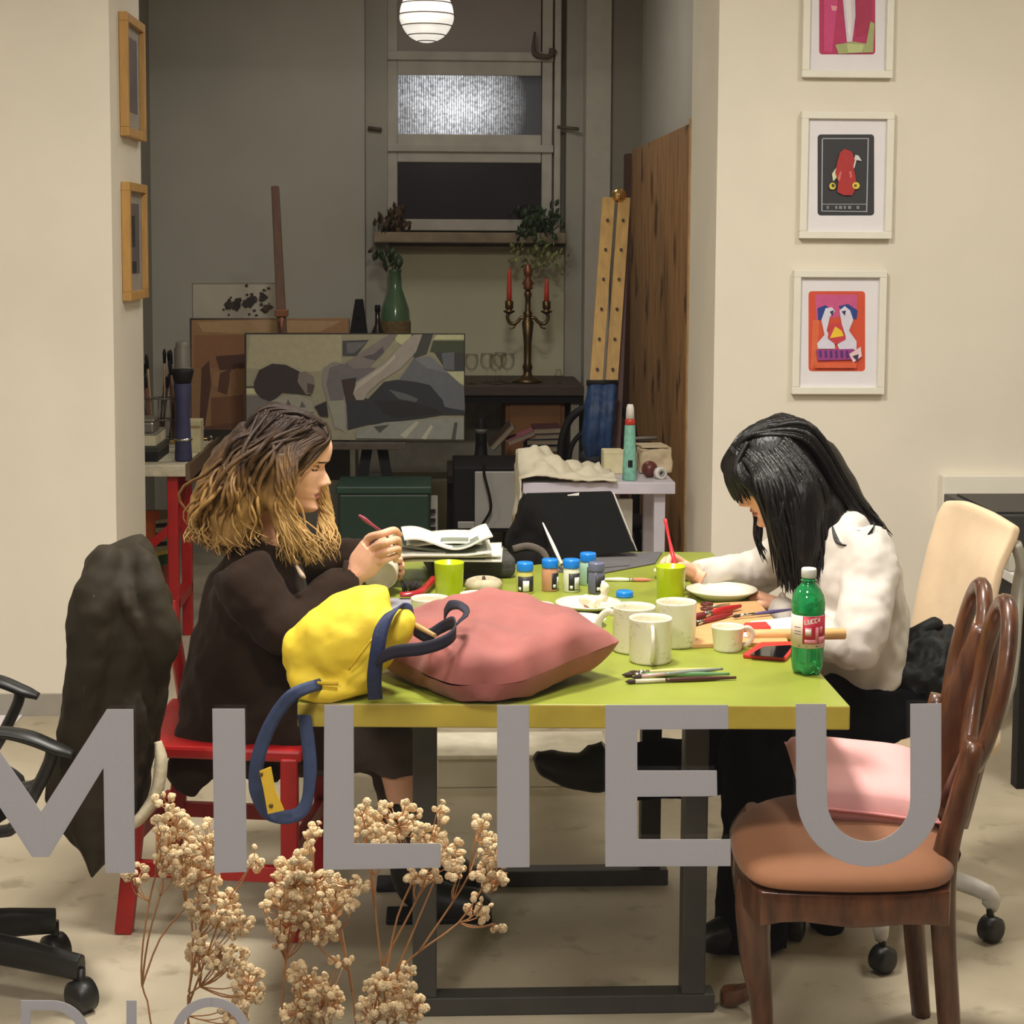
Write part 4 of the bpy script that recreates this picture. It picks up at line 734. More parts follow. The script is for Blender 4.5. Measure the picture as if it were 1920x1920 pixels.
fs_ += [tuple(range(36)), tuple(n_*36+k for k in reversed(range(36)))]
ct.add(vs_, fs_, 0, True)
ct.tube([at(215, 1030, CY-.06), at(196, 1060, CY-.10), at(178, 1130, CY-.13), at(165, 1250, CY-.14), at(150, 1380, CY-.13), at(140, 1470, CY-.11)], [.02, .042, .052, .052, .048, .03], 18, 6)
ct.tube([at(250, 1030, CY-.05), at(272, 1070, CY-.09), at(286, 1130, CY-.11), at(296, 1200, CY-.11), at(286, 1262, CY-.08)], [.02, .036, .044, .042, .02], 18, 6)
for xa, ya, xb, yb, r_ in ((228, 1075, 262, 1200, .016), (240, 1090, 282, 1230, .013), (215, 1100, 235, 1280, .015), (232, 1260, 262, 1420, .018), (200, 1300, 206, 1520, .018), (256, 1270, 286, 1400, .013)): ct.tube([at(xa, ya, CY-.10), at((xa+xb)/2-6, (ya+yb)/2, CY-.155), at(xb, yb, CY-.12)], [.004, r_, .004], 10, 5)
ct.build('coat_body', olive, t, remesh=.006, smooth=3, disp=[(.16, .022), (.055, .013)])
MB().tube([at(176, 1116, CY-.172), at(162, 1250, CY-.185), at(150, 1380, CY-.168)], .003, 6).build('seam', mat('olive_seam', (44, 38, 28), .7), t)
MB().tube([at(296, 1390, CY-.05), at(302, 1430, CY-.06), at(292, 1490, CY-.07), at(262, 1535, CY-.08), at(240, 1552, CY-.08)], [(.008, .02), (.014, .03), (.014, .03), (.012, .03), (.008, .02)], 10).build('fleece_edge', mat('cream_fleece', (190, 178, 150), .95, bump=.6, bscale=60), t)
# ---- cream swivel chair on the right
cream = mat('cream_chair_fabric', (216, 190, 156), .85, var=.04, sheen=.2, bump=.1, bscale=90)
t = thing('swivel_chair', 'cream upholstered swivel chair behind the woman in white', 'chair', (1.17, 4.06, 0))
sc = V((1.10, 4.06, 0))
B_ = [[at(x, y, Y) for x, y, Y in r] for r in (((1768, 934, 4.42), (1800, 936, 4.34), (1848, 955, 4.22), (1900, 982, 4.10)), ((1752, 958, 4.42), (1794, 970, 4.34), (1840, 988, 4.22), (1893, 1006, 4.09)), ((1733, 1020, 4.41), (1780, 1034, 4.33), (1820, 1046, 4.20), (1866, 1060, 4.07)), ((1712, 1110, 4.40), (1760, 1120, 4.32), (1802, 1130, 4.18), (1846, 1142, 4.05)), ((1698, 1190, 4.38), (1744, 1196, 4.30), (1790, 1200, 4.16), (1832, 1208, 4.03)), ((1690, 1262, 4.36), (1736, 1268, 4.28), (1782, 1272, 4.14), (1822, 1276, 4.02)))]
def bsurf(u, v):
    iu, iv = min(int(u*3), 2), min(int(v*5), 4); fu, fv = u*3-iu, v*5-iv
    a = B_[iv][iu].lerp(B_[iv][iu+1], fu); b = B_[iv+1][iu].lerp(B_[iv+1][iu+1], fu); return a.lerp(b, fv)
o = MB().grid(bsurf, 12, 20, thick=-.035).build('backrest', cream, t, bevel=.012, seg=3, smooth=3)
MB().lathe([(0, -.03), (.2, -.03), (.225, -.01), (.225, .02), (.2, .04), (0, .045)], sc+V((.02, 0, .44)), 32).build('seat', cream, t)
MB().tube([at(1880, 1018, 4.12)+V((.03, 0, 0)), at(1893, 1060, 4.12)+V((.03, 0, 0)), at(1893, 1110, 4.12)+V((.02, 0, 0)), sc+V((.25, -.02, .5)), sc+V((.1, 0, .42))], (.014, .024), 10).build('back_bracket', mat('grey_bracket', (150, 146, 132), .45), t)
MB().tube([sc+V((0, 0, .1)), sc+V((0, 0, .43))], .026, 14, 1).build('gas_column', gunm, t)
for k, e in enumerate([onz(1860, 1768, 0), onz(1657, 1826, 0)]+[sc+V((.31*cos(a_), .31*sin(a_), 0)) for a_ in (1.2, 2.4, 3.7)]):
    e = V((e.x, e.y+.03, .105)); l_ = MB().tube([sc+V((0, 0, .13)), sc.lerp(e, .5)+V((0, 0, .07)), e, e+V((0, 0, -.03))], [(.025, .022), (.024, .02), (.022, .018), (.02, .016)], 8, 3).build('base_arm', mat('white_chair_base', (206, 202, 194), .4), t)
    cs = V((e.x, e.y-.02, .03)); MB().lathe([(0, -.02), (.02, -.022), (.03, -.016), (.03, .016), (.02, .022), (0, .02)], cs, 22, Euler((pi/2, 0, .55 if k < 2 else 1.2))).tube([cs, e], .009, 8, 1).build('caster', blk, l_)
# black jacket stuffed behind her
bj = mat('black_nylon', (15, 18, 18), .6, spec=.25, var=.2, bump=.4, bscale=10)
t = thing('jacket', 'black crumpled jacket bunched on the cream swivel chair', 'jacket', at(1740, 1250, 4.0))
mb = MB()
for (x, y, Y, r) in ((1700, 1240, 4.0, .05), (1740, 1225, 4.02, .07), (1775, 1215, 4.05, .06), (1710, 1275, 3.97, .06), (1755, 1275, 3.98, .08), (1795, 1260, 4.0, .06), (1768, 1190, 4.08, .035), (1720, 1200, 4.06, .03), (1745, 1310, 3.98, .06)): mb.ball(at(x, y, Y), (r, r*.9, r*.8))
mb.build('jacket_body', bj, t, remesh=.009, smooth=2, disp=[(.045, .05), (.02, .012)])
MB().tube([at(1690, 1225, 4.0), at(1720, 1190, 4.03), at(1752, 1172, 4.05), at(1764, 1182, 4.06)], [.012, .02, .018, .006], 10).build('collar', bj, t, disp=[(.02, .012)])
# ---- dark carved chair in front
cw = mat('polished_mahogany', (74, 40, 24), .34, var=.35, scale=9, coat=.3, stretch=(5, 5, 1.2), c2=(104, 62, 38))
sv = mat('tan_velvet', (136, 88, 56), .8, var=.12, scale=6, sheen=.12, bump=.06, bscale=120)
t = thing('carved_chair', 'dark polished wooden chair with a looped back and tan seat', 'chair', (.8, 3.35, 0))
sp_ = [onz(x, y, .455) for x, y in ((1366, 1562), (1385, 1525), (1440, 1500), (1520, 1492), (1620, 1496), (1700, 1510), (1780, 1545), (1790, 1600), (1786, 1648), (1700, 1656), (1600, 1658), (1500, 1655), (1425, 1650), (1385, 1618))]
cx = sum(q.x for q in sp_)/len(sp_); cy = sum(q.y for q in sp_)/len(sp_)
def ring(s_, z): return [V((cx+(q.x-cx)*s_, cy+(q.y-cy)*s_, z)) for q in sp_]
mb = MB(); nS = len(sp_); lv = [(1.0, .432), (1.02, .442), (1.0, .458), (.93, .470), (.75, .480), (.45, .486), (.15, .488)]
vs_ = [q for s_, z in lv for q in ring(s_, z)]; mb.add(vs_, [(i*nS+k, i*nS+(k+1) % nS, (i+1)*nS+(k+1) % nS, (i+1)*nS+k) for i in range(len(lv)-1) for k in range(nS)]+[tuple(range((len(lv)-1)*nS, len(lv)*nS)), tuple(reversed(range(nS)))], 0, True)
mb.build('seat', sv, t, sub=2)
mb = MB(); vs_ = ring(.985, .432)+[q+V((0, 0, zz)) for q, zz in zip(ring(.985, .375), (0, -.01, 0, .02, .02, .02, 0, 0, -.012, .004, -.012, .012, -.01, -.008))]+ring(.88, .38)+ring(.88, .432)
mb.add(vs_, [(i*nS+k, i*nS+(k+1) % nS, ((i+1) % 4)*nS+(k+1) % nS, ((i+1) % 4)*nS+k) for i in range(4) for k in range(nS)], 0, True); mb.build('seat_rail', cw, t, sub=1, bevel=.003)
FN, FF, BN, BF = V((.605, 3.185, 0)), V((.652, 3.53, 0)), V((.955, 3.16, 0)), V((.985, 3.50, 0))
for q, s_ in ((FN, -1), (FF, 1)):
    q2 = q+V((-.015, s_*.015, 0)); MB().tube([q+V((.02, -s_*.02, .43)), q+V((.0, 0, .38)), q+V((.002, 0, .28)), q+V((.02, -s_*.01, .15)), q+V((.018, -s_*.01, .06)), q2+V((-.012, s_*.01, .022)), q2+V((-.03, s_*.015, .018))], [.032, .036, .03, .021, .016, .024, .016], 14).build('front_leg', cw, t)
tilt = V((.12, 0, 0))
tops = {}
for q, nm in ((BN, 'n'), (BF, 'f')):
    MB().tube([q+V((.035, 0, 0)), q+V((.012, 0, .22)), q+V((0, 0, .43)), q+V((.025, 0, .56)), q+V((.055, 0, .68))], [(.020, .022), (.023, .024), (.026, .026), (.022, .022), (.02, .02)], 8, 4).build('back_leg', cw, t)
# looped back: two tall ovals side by side on a centre splat
def bk(u, z): return BN.lerp(BF, u)+V((.02+.26*(z-.45)-.10*(z-.45)**2, 0, z))
for ua, ub, zt in ((-.06, .47, .925), (.53, 1.06, .918)):
    um = (ua+ub)/2; hw = (ub-ua)/2; pts = []
    for k in range(20):
        a_ = 2*pi*k/20; pts.append(bk(um+hw*cos(a_)*(.98-.12*(sin(a_) < 0)*abs(sin(a_))), zt-.155+.155*sin(a_)))
    MB().tube(pts, (.0165, .021), 10, 2, closed=True).build('back_loop', cw, t)
MB().tube([bk(.5, .86), bk(.5, .78), bk(.5, .7), bk(.5, .6), bk(.5, .47)], [(.03, .02), (.045, .02), (.055, .018), (.06, .016), (.06, .016)], 10).build('back_splat', cw, t)
for u in (.25, .75): MB().tube([bk(u, .66), bk(u*.6+.2, .58), bk(.5, .5)], [(.016, .016), (.02, .014), (.02, .012)], 8).build('back_scroll', cw, t)
MB().tube([bk(.05, .46), bk(.5, .455), bk(.95, .46)], (.02, .014), 8).build('back_rail', cw, t)
# pillows -----------------------------------------------------------------
def pillow(c, ax, ay, T, n=26, zmin=None, wr=0, seed=1, pinch=.10, rnd_front=0):
    c = V(c); ax = V(ax); ay = V(ay); nz_ = ax.cross(ay).normalized(); mb = MB(); rnd = random.Random(seed); ph = [rnd.uniform(0, 6) for _ in range(6)]
    def P(u, v, s_):
        e = max(0, (1-u**4)*(1-v**4))**.5; x = u*(1-pinch*(1-v*v)); y = v*(1-pinch*(1-u*u))
        if rnd_front:
            k = max(0, -u*v)**.8*rnd_front; x, y = x+(x*sqrt(1-v*v/2)-x)*k, y+(y*sqrt(1-u*u/2)-y)*k
        w = wr*e*(sin(7*u+3*v+ph[0])+.7*sin(11*v-5*u+ph[1])+.6*sin(9*(u+v)+ph[2]))
        q = c+ax*x+ay*y+nz_*(s_*T*e**.75+w)
        if zmin is not None: q.z = max(q.z, zmin+.0005)
        return q
    for s_ in (1, -1): mb.grid(lambda u, v: P(2*u-1, 2*v-1, s_), n, n)
    return mb
# pink pad on the carved chair
pk = mat('baby_pink_cotton', (238, 178, 176), .75, var=.04, bump=.1, bscale=40)
c = (at(1510, 1520, 3.40)+at(1745, 1550, 3.40))/2; t = thing('seat_cushion', 'pale pink cushion resting on the tan seat of the carved chair', 'cushion', (c.x, 3.4, .49))
mb = pillow(V((.852, 3.40, .535)), V((.135, -.01, -.012)), V((.01, .125, .028)), .045, pinch=.05, zmin=.474); mb.build('cover', pk, t)
MB().tube([V((.715, 3.278, .522)), V((.85, 3.275, .507)), V((.99, 3.262, .49))], .003, 6).build('piping', mat('rose_piping', (226, 150, 150), .8), t)
# pink velvet cushion on the table
vel = mat('dusty_pink_velvet', (154, 86, 80), .75, var=.2, scale=7, sheen=.15, bump=.15, bscale=12)
t = thing('velvet_cushion', 'dusty pink velvet cushion lying on the near edge of the green table', 'cushion', (.11, 3.4, TZ))
RT, LT, FT, BT = at(1156, 1230, 3.36), at(684, 1240, 3.42), V((.09, 3.19, TZ+.03)), V((.12, 3.66, TZ+.075))
cc = (RT+LT)/2; a1 = (RT-LT)/2; a2 = V((.02, .31, .028)); cc = V((cc.x, 3.43, TZ+.062))
MBp = pillow(cc, (a1-a2)/2*1.04, (a1+a2)/2*1.04, .066, n=44, zmin=TZ+.009, wr=.0045, seed=4, pinch=.03, rnd_front=1); MBp.build('cover', vel, t, disp=[(.09, .02)])
e_ = cc+a1*1.03; MB().tube([cc+a1*1.0, e_], [.004, .002], 6, 1).build('corner_tip', vel, t)
# ---- yellow tote bag with navy straps
yel = mat('yellow_canvas', (236, 206, 52), .7, var=.08, scale=9, bump=.15, bscale=70); nav = mat('navy_webbing', (38, 50, 88), .7, var=.15, scale=40, bump=.2, bscale=150)
BY = 3.30; t = thing('tote_bag', 'yellow canvas tote bag with navy straps slumped on the table corner', 'bag', at(640, 1300, BY))
mb = MB(); 
mb.tube([at(546, 1262, BY), at(575, 1243, BY), at(620, 1222, BY), at(662, 1196, BY), at(700, 1172, BY), at(738, 1160, BY)], [(.03, .03), (.068, .07), (.088, .085), (.094, .085), (.085, .08), (.045, .06)], 22, 5, flat=(0, 1, 0))
mb.tube([at(655, 1180, BY), at(672, 1140, BY-.01), at(684, 1104, BY-.02)], [(.05, .05), (.04, .04), (.006, .012)], 14, 4)
mb.tube([at(700, 1200, BY-.03), at(745, 1175, BY-.05), at(768, 1152, BY-.05)], [(.05, .04), (.035, .035), (.012, .02)], 14, 4)
mb.ball(at(668, 1258, BY-.03), (.05, .06, .045)); mb.ball(at(690, 1225, BY-.03), (.045, .06, .05)); mb.ball(at(600, 1262, BY-.02), (.06, .06, .04)); mb.ball(at(628, 1284, BY-.02), (.085, .075, .03)); mb.ball(at(585, 1268, BY-.02), (.05, .06, .035)); mb.tube([at(560, 1270, BY), at(610, 1290, BY-.02), at(660, 1288, BY-.02)], [(.03, .03), (.036, .04), (.03, .04)], 14, 4)
mb.build('bag_body', yel, t, remesh=.006, smooth=5, disp=[(.09, .022), (.035, .006)])
MB().tube([at(563, 1277, BY-.062), at(600, 1281, BY-.09), at(634, 1282, BY-.094)], .0035, 6).build('seam', mat('deep_yellow', (205, 168, 30), .7), t)
MB().tube([at(654, 1256, BY-.098), at(675, 1228, BY-.108), at(698, 1198, BY-.106)], .002, 6).build('seam', MC['deep_yellow'], t)
MB().tube([at(690, 1112, BY-.02), at(700, 1138, BY-.03), at(716, 1156, BY-.04)], .004, 6).build('piping', black, t); MB().tube([at(696, 1110, BY-.0), at(708, 1134, BY-.01), at(726, 1148, BY-.02)], .006, 6).build('lining', mat('cream_lining', (226, 214, 176), .8), t)
def strap(pts, w, nm='strap', m=None):
    MB().tube(pts, [(w, .0022)]*len(pts), 8, 6, flat=None).build(nm, m or nav, t)
def ribbon(pts, wid, nm, m=None, dirs=None):    # flat band through the points, widths along given direction
    P = [V(q) for q in pts]; D = [V(d).normalized() for d in dirs]
    def f(u, v):
        n = len(P)-1; i = min(int(v*n), n-1); k = v*n-i; g = lambda A, j: A[min(max(j, 0), n)]
        q = .5*((2*g(P, i))+(g(P, i+1)-g(P, i-1))*k+(2*g(P, i-1)-5*g(P, i)+4*g(P, i+1)-g(P, i+2))*k*k+(3*g(P, i)-g(P, i-1)-3*g(P, i+1)+g(P, i+2))*k**3)
        return q+D[i].lerp(D[i+1], k)*(wid*(u-.5))
    return MB().grid(f, 3, 10*len(P), thick=.0025).build(nm, m or nav, t)
ribbon([at(704, 1312, BY-.09), at(702, 1270, BY-.12), at(708, 1220, BY-.135), at(716, 1178, BY-.125), at(734, 1146, BY-.10), at(752, 1136, BY-.05), at(768, 1142, BY-.02), at(774, 1160, BY-.0)], .027, 'strap', None, [(1, .2, 0)]*4+[(.9, .3, .3), (.4, .9, .3), (.2, 1, .2), (0, 1, 0)])
ribbon([at(706, 1238, BY-.13), at(740, 1222, BY-.14), at(790, 1216, BY-.14), at(830, 1204, BY-.13), at(852, 1186, BY-.10), at(848, 1168, BY-.06), at(828, 1176, BY-.03), at(800, 1192, BY-.03), at(775, 1180, BY-.02)], .024, 'handle', mat('dark_navy_handle', (26, 24, 42), .75), [(0, .1, 1)]*9)
ribbon([at(850, 1176, BY-.09), at(868, 1158, BY-.05), at(874, 1144, BY-.02), at(860, 1134, BY), at(842, 1136, BY+.02), at(832, 1152, BY+.03)], .022, 'handle', MC['dark_navy_handle'], [(.6, .3, .7), (.8, .5, .3), (.5, .8, .3), (.2, .8, .5), (0, .6, .8), (0, .6, .8)])
ribbon([at(612, 1280, 3.235), at(556, 1298, 3.16), at(524, 1330, 3.15), at(498, 1378, 3.15), at(482, 1430, 3.15), at(480, 1480, 3.16), at(500, 1522, 3.17), at(540, 1532, 3.18), at(572, 1512, 3.19), at(582, 1450, 3.2), at(578, 1390, 3.21), at(570, 1340, 3.215)], .026, 'hanging_strap', mat('dusty_blue_webbing', (52, 66, 100), .75, var=.15, scale=40), [(.7, .2, -.7), (.5, .3, -.8), (.7, .3, -.6), (.9, .3, -.3), (1, .2, -.1), (.9, .3, .3), (.4, .5, .7), (0, .5, .9), (-.6, .3, .7), (-.9, .3, 0), (-1, .2, 0), (-1, .2, 0)])
mb = MB().prism([at(x, y, 3.135) for x, y in ((486, 1446), (508, 1438), (516, 1480), (533, 1520), (502, 1527), (494, 1482))], (0, .004, 0)); tg = mb.build('leather_tab', mat('mustard_leather', (220, 180, 52), .6), t, bevel=.001)
for x, y in ((489, 1452), (508, 1511)): MB().lathe([(0, -.001), (.004, -.001), (.004, .001), (0, .001)], at(x, y, 3.134), 10, Euler((pi/2, 0, 0))).build('rivet', mat('dark_brass', (110, 90, 40), .4, metal=.6), tg)
t = thing('paint_brush', 'wooden brush end poking out of the yellow tote bag', 'brush', at(790, 1178, BY)); MB().tube([at(764, 1164, BY-.02), at(816, 1192, BY-.10)], [.006, .004], 8, 1).build('handle', mat('bare_wood', (196, 156, 98), .6), t); MB().tube([at(764, 1164, BY-.02), at(752, 1158, BY)], .0065, 8, 1).build('ferrule', MC['chrome'], t)
# ---- crockery
cer = mat('cream_ceramic', (232, 226, 204), .28, var=.03, coat=.3); 
cpr = mat('sketched_ceramic', (240, 234, 212), .3, var=.0, coat=.3, c2=(232, 226, 204), scale=6)
n = cpr.node_tree; b = n.nodes['Principled BSDF']; L = n.links.new; src = b.inputs['Base Color'].links[0].from_socket
nq = n.nodes.new('ShaderNodeTexNoise'); nq.inputs['Scale'].default_value = 62; nq.inputs['Detail'].default_value = 2; rp = n.nodes.new('ShaderNodeValToRGB'); e = rp.color_ramp.elements
e[0].position = .47; e[0].color = (1, 1, 1, 1); e[1].position = .5; e[1].color = (.62, .62, .58, 1); q = e.new(.53); q.color = (1, 1, 1, 1)
tcq = n.nodes.new('ShaderNodeTexCoord'); L(tcq.outputs['Object'], nq.inputs[0]); L(nq.outputs[0], rp.inputs[0])
nm_ = n.nodes.new('ShaderNodeTexNoise'); nm_.inputs['Scale'].default_value = 22; rm = n.nodes.new('ShaderNodeValToRGB'); rm.color_ramp.elements[0].position = .48; rm.color_ramp.elements[1].position = .62; L(tcq.outputs['Object'], nm_.inputs[0]); L(nm_.outputs[0], rm.inputs[0])
mx = n.nodes.new('ShaderNodeMix'); mx.data_type = 'RGBA'; mx.blend_type = 'MULTIPLY'; L(rm.outputs[0], mx.inputs[0]); L(src, mx.inputs[6]); L(rp.outputs[0], mx.inputs[7]); L(mx.outputs[2], b.inputs['Base Color'])
def mug(lb, c, r, h, ha, m=None, hr=.5, taper=0, cat='mug', nm='mug', group=None):
    t = thing(nm, lb, cat, c, group); rb_ = r*(1-taper)
    MB(False).lathe([(rb_*.9, 0), (rb_*.97, .002), (rb_, .006), (r, h*.94), (r*1.02, h-.002), (r*1.0, h), (r*.94, h-.001), (r*.93, h*.9), (rb_*.92, .008), (0, .006)], seg=40).build('body', m or cpr, t)
    d = V((cos(ha), sin(ha), 0)); hs = h*hr
    MB(False).tube([d*(r*.94)+V((0, 0, h*.82)), d*(r+.012)+V((0, 0, h*.86)), d*(r+.028*r/.0435)+V((0, 0, h*.66)), d*(r+.026*r/.0435)+V((0, 0, h*.38)), d*(r+.008)+V((0, 0, h*.17)), d*(rb_*.94)+V((0, 0, h*.2))], (.0075*r/.0435, .0045*r/.0435), 10).build('handle', cer, t)
    return t
G3 = 'sketched mugs on the green table'
mug('sketched cream mug in front with its handle towards the viewer', tb_(1219, 1240), .0435, .092, -1.62, group=G3)
mug('sketched cream mug at the left of the three with its handle on the left', tb_(1188, 1220), .0445, .096, 3.05, group=G3)
mug('sketched cream mug at the back right of the three, nearest the lime cup', tb_(1267, 1210), .0425, .096, 1.3, group=G3)
mug('small cream teacup with a right handle beside the red phone', tb_(1364, 1219), .0345, .052, .25, taper=.14, cat='cup', nm='teacup')
mug('plain white mug half hidden between the yellow bag and the pink cushion', tb_(806, 1192), .041, .085, -1.75, cer)
mug('low white cup behind the pink cushion in front of the lime cup', tb_(893, 1148), .038, .045, -.35, cer, taper=.2, cat='cup', nm='teacup')
def plate(lb, c, r, h=.014, group='white plates on the green table'):
    t = thing('plate', lb, 'plate', c, group)
    MB(False).lathe([(r*.55, 0), (r*.6, 0), (r*.72, h*.35), (r*.99, h), (r, h+.002), (r*.97, h+.003), (r*.7, h*.6), (r*.55, h*.36), (0, h*.33)], seg=44).build('dish', cer, t)
    MB(False).lathe([(r*.50, .0), (r*.57, .0), (r*.57, -.0005), (r*.5, -.0005)], seg=40).build('foot_ring', cer, t)
    return t
plate('white plate near the elbow of the woman in white', tb_(1353, 1122), .0865, .022)
plate('white plate in the middle of the table holding the crumpled tissue', tb_(1103, 1141), .078)
plate('white plate half under the pink velvet cushion beside the left mug', tb_(1088, 1172), .058)
plate('white plate being painted under the hand of the woman in white', tb_(1266, 1085), .056, .02)
plate('tiny white dish peeping over the top of the pink cushion', tb_(1012, 1146), .034)
t = thing('tissue', 'crumpled white tissue standing on the middle plate', 'tissue', tb_(1118, 1146)+V((0, 0, .008)))
mb = MB(False); random.seed(9)
for k in range(9): mb.ball((random.uniform(-.03, .02), random.uniform(-.015, .015), .012+random.uniform(0, .01)), (random.uniform(.012, .02), random.uniform(.01, .018), random.uniform(.006, .012)), Euler((random.uniform(-1, 1), random.uniform(-1, 1), 0)), 10, 6)
mb.tube([(0.012, 0, .015), (.018, 0, .035), (.02, 0, .052)], [.014, .009, .011], 10).ball((.02, 0, .053), (.01, .009, .008))
mb.build('paper', mat('tissue_white', (236, 228, 206), .9), t, remesh=.004, smooth=1, disp=[(.014, .012)])
MB(False).ball((-.012, 0, .006), (.018, .012, .006)).build('stain', mat('pink_stain', (190, 120, 110), .8), t)
# lime tumblers
lime = mat('translucent_lime_plastic', (196, 216, 22), .22, var=.04, trans=.18, emit=.03); limew = mat('lime_water', (176, 200, 14), .3, var=.05, scale=20)  # the plastic also carries a faint glow of its own, put in as emission
def tumbler(lb, c):
    t = thing('tumbler', lb, 'cup', c, 'lime plastic tumblers')
    MB(False).lathe([(.0295, 0), (.031, .002), (.0355, .094), (.036, .096), (.0335, .096), (.0290, .012), (0, .011)], seg=36).build('cup', lime, t)
    MB(False).lathe([(.0285, .0125), (.0318, .055), (0, .055)], seg=36).build('water', limew, t); return t
tumbler('lime tumbler in front of the newspapers', tb_(842, 1128)); tumbler('lime tumbler in front of the hand of the woman in white', tb_(1257, 1136))
# paint jars
capb = mat('bright_blue_cap', (18, 128, 226), .35, var=.05); lab = mat('black_jar_label', (30, 28, 28), .5); stk = mat('white_sticker', (226, 226, 220), .6)
def jar(lb, c, col, cap=None, rz=0., h=.056):
    t = thing('paint_jar', lb, 'paint jar', c, 'paint jars in the middle of the table', rz)
    m = mat('jar_%d_%d_%d' % col, col, .3, var=.06, coat=.3); r = .0205
    MB(False).lathe([(r*.92, 0), (r, .003), (r, h-.008), (r*.9, h-.002), (r*.86, h)], seg=30).build('body', m, t)
    MB(False).lathe([(r*.98, h), (r*1.0, h+.002), (r*1.0, h+.017), (r*.93, h+.021), (0, h+.021)], seg=30).build('cap', cap or capb, t)
    lm = MB(False)
    lm.grid(lambda u, v: ((r+.0004)*cos(-1.95+2.6*u), (r+.0004)*sin(-1.95+2.6*u), .006+(h-.018)*v), 14, 2, m=0, thick=.0004)
    lm.grid(lambda u, v: ((r+.0009)*cos(-1.25+.75*u), (r+.0009)*sin(-1.25+.75*u), .008+(h-.03)*v), 8, 2, m=1, thick=.0004)
    lm.grid(lambda u, v: ((r+.0010)*cos(-1.8+.34*u), (r+.0010)*sin(-1.8+.34*u), .010+.008*v), 5, 1, m=1, thick=.0003)
    lm.build('label', [lab, stk], t); return t
jar('paint jar of pale yellow with a blue cap, leftmost of the jars', tb_(984, 1112), (206, 200, 110), rz=-.6)
jar('paint jar of peach with a blue cap, second from the left', tb_(1031, 1107), (204, 148, 116), rz=.55, h=.058)
jar('paint jar of white with a blue cap, in front of the mint one', tb_(1071, 1109), (226, 228, 206), h=.060)
jar('paint jar of mint with a blue cap, partly hidden at the back', tb_(1102, 1096), (170, 206, 186), rz=.2, h=.060)
jar('paint jar of slate grey with a grey cap', tb_(1118, 1112), (104, 106, 128), mat('slate_cap', (104, 108, 134), .35), rz=.2)
t = thing('jar_cap', 'loose blue cap lying between the jars and the lime tumbler', 'cap', tb_(1171, 1119)); MB(False).lathe([(.0195, 0), (.0205, .002), (.0205, .012), (.018, .015), (0, .015)], seg=30).build('cap', capb, t); MB(False).lathe([(.0207, .002), (.0212, .003), (.0207, .004)], seg=30).build('rim', capb, t)
def brush(lb, a, b, col, r=.004, tip=None, fer=None, tl=.02, fl=.025, grp=None, both=False):
    a, b = V(a), V(b); d = (a-b).normalized(); t = thing('paint_brush', lb, 'brush', (a+b)/2, grp)
    p1 = a-d*tl; p2 = p1-d*fl
    MB().tube([b, b.lerp(p2, .6), p2], [r*.55, r*1.15, r*.8], 10).build('handle', mat('brush_%d_%d_%d' % col, col, .35, var=.08), t)
    MB().tube([p2, p1], [r*.85, r*.95], 10, 1).build('ferrule', fer or MC['chrome'], t)
    MB().tube([p1, p1+d*tl*.5, a], [r*.9, r*1.05, r*.2], 10).build('bristles', tip or mat('brown_bristle', (60, 44, 34), .8), t); return t
e3 = V((0, 0, .005))
brush('white brush with a peach tip lying right of the jars', tb_(1224, 1091)+e3, tb_(1128, 1090)+e3, (232, 226, 200), .005, mat('peach_tip', (206, 128, 98), .7), tl=.05, fl=.01)
brush('slim white brush leaning on the black portfolio', tb_(1062, 1078)+V((0, 0, .002)), at(1018, 981, 4.70), (226, 222, 214), .0045)
GB = 'brushes lying at the front of the table'
brush('cream brush at the back of the front bundle', tb_(1176, 1266)+e3, tb_(1342, 1259)+e3, (206, 192, 132), .0045, grp=GB)
brush('green brush of the front bundle with a bare tip', tb_(1166, 1270)+e3, tb_(1368, 1268)+e3, (98, 140, 96), .0048, grp=GB)
brush('dark green tipped grey brush in the middle of the front bundle', tb_(1184, 1275)+e3, tb_(1355, 1264)+V((0, 0, .011)), (128, 136, 128), .0045, fer=mat('pink_ferrule', (200, 164, 160), .4), fl=.05, grp=GB)
brush('maroon brush nearest the table edge in the front bundle', tb_(1172, 1283)+e3, tb_(1380, 1275)+e3, (72, 38, 34), .0048, fer=mat('cream_ferrule', (214, 204, 182), .4), fl=.06, grp=GB)
# boards, papers, roll and phone at the right
tan = mat('tan_plywood', (204, 158, 104), .6, var=.1, scale=8, stretch=(1, 6, 6))
def slab(nm, lb, cat, pts, z, th, m, part='sheet', bev=.001):
    t = thing(nm, lb, cat, tb_(*pts[0])+V((0, 0, z))); MB().prism([onz(x, y, TZ+z) for x, y in pts], (0, 0, th)).build(part, m, t, bevel=bev); return t
slab('cutting_board', 'tan wooden board under the brushes left of the bottle', 'board', [(1296, 1216), (1300, 1140), (1420, 1134), (1470, 1188), (1478, 1212)], 0, .010, tan, 'board', .002)
slab('paper_sheet', 'white paper with pink printing lying on the tan board', 'paper', [(1360, 1196), (1408, 1166), (1500, 1156), (1520, 1176), (1480, 1192)], .0105, .0015, mat('pinkish_paper', (232, 216, 214), .8, var=.1, scale=12))
slab('red_pouch', 'small red flat pouch on the tan board behind the teacup', 'pouch', [(1388, 1186), (1396, 1172), (1436, 1170), (1446, 1180)], .0125, .006, mat('red_pouch_cloth', (204, 50, 38), .6), 'pouch', .002)
brush('thick red brush on the tan board left of the bottle', tb_(1298, 1172)+V((0, 0, .017)), tb_(1388, 1152)+V((0, 0, .02)), (182, 36, 38), .008, tip=mat('dark_red_tip', (110, 26, 28), .7), tl=.04)
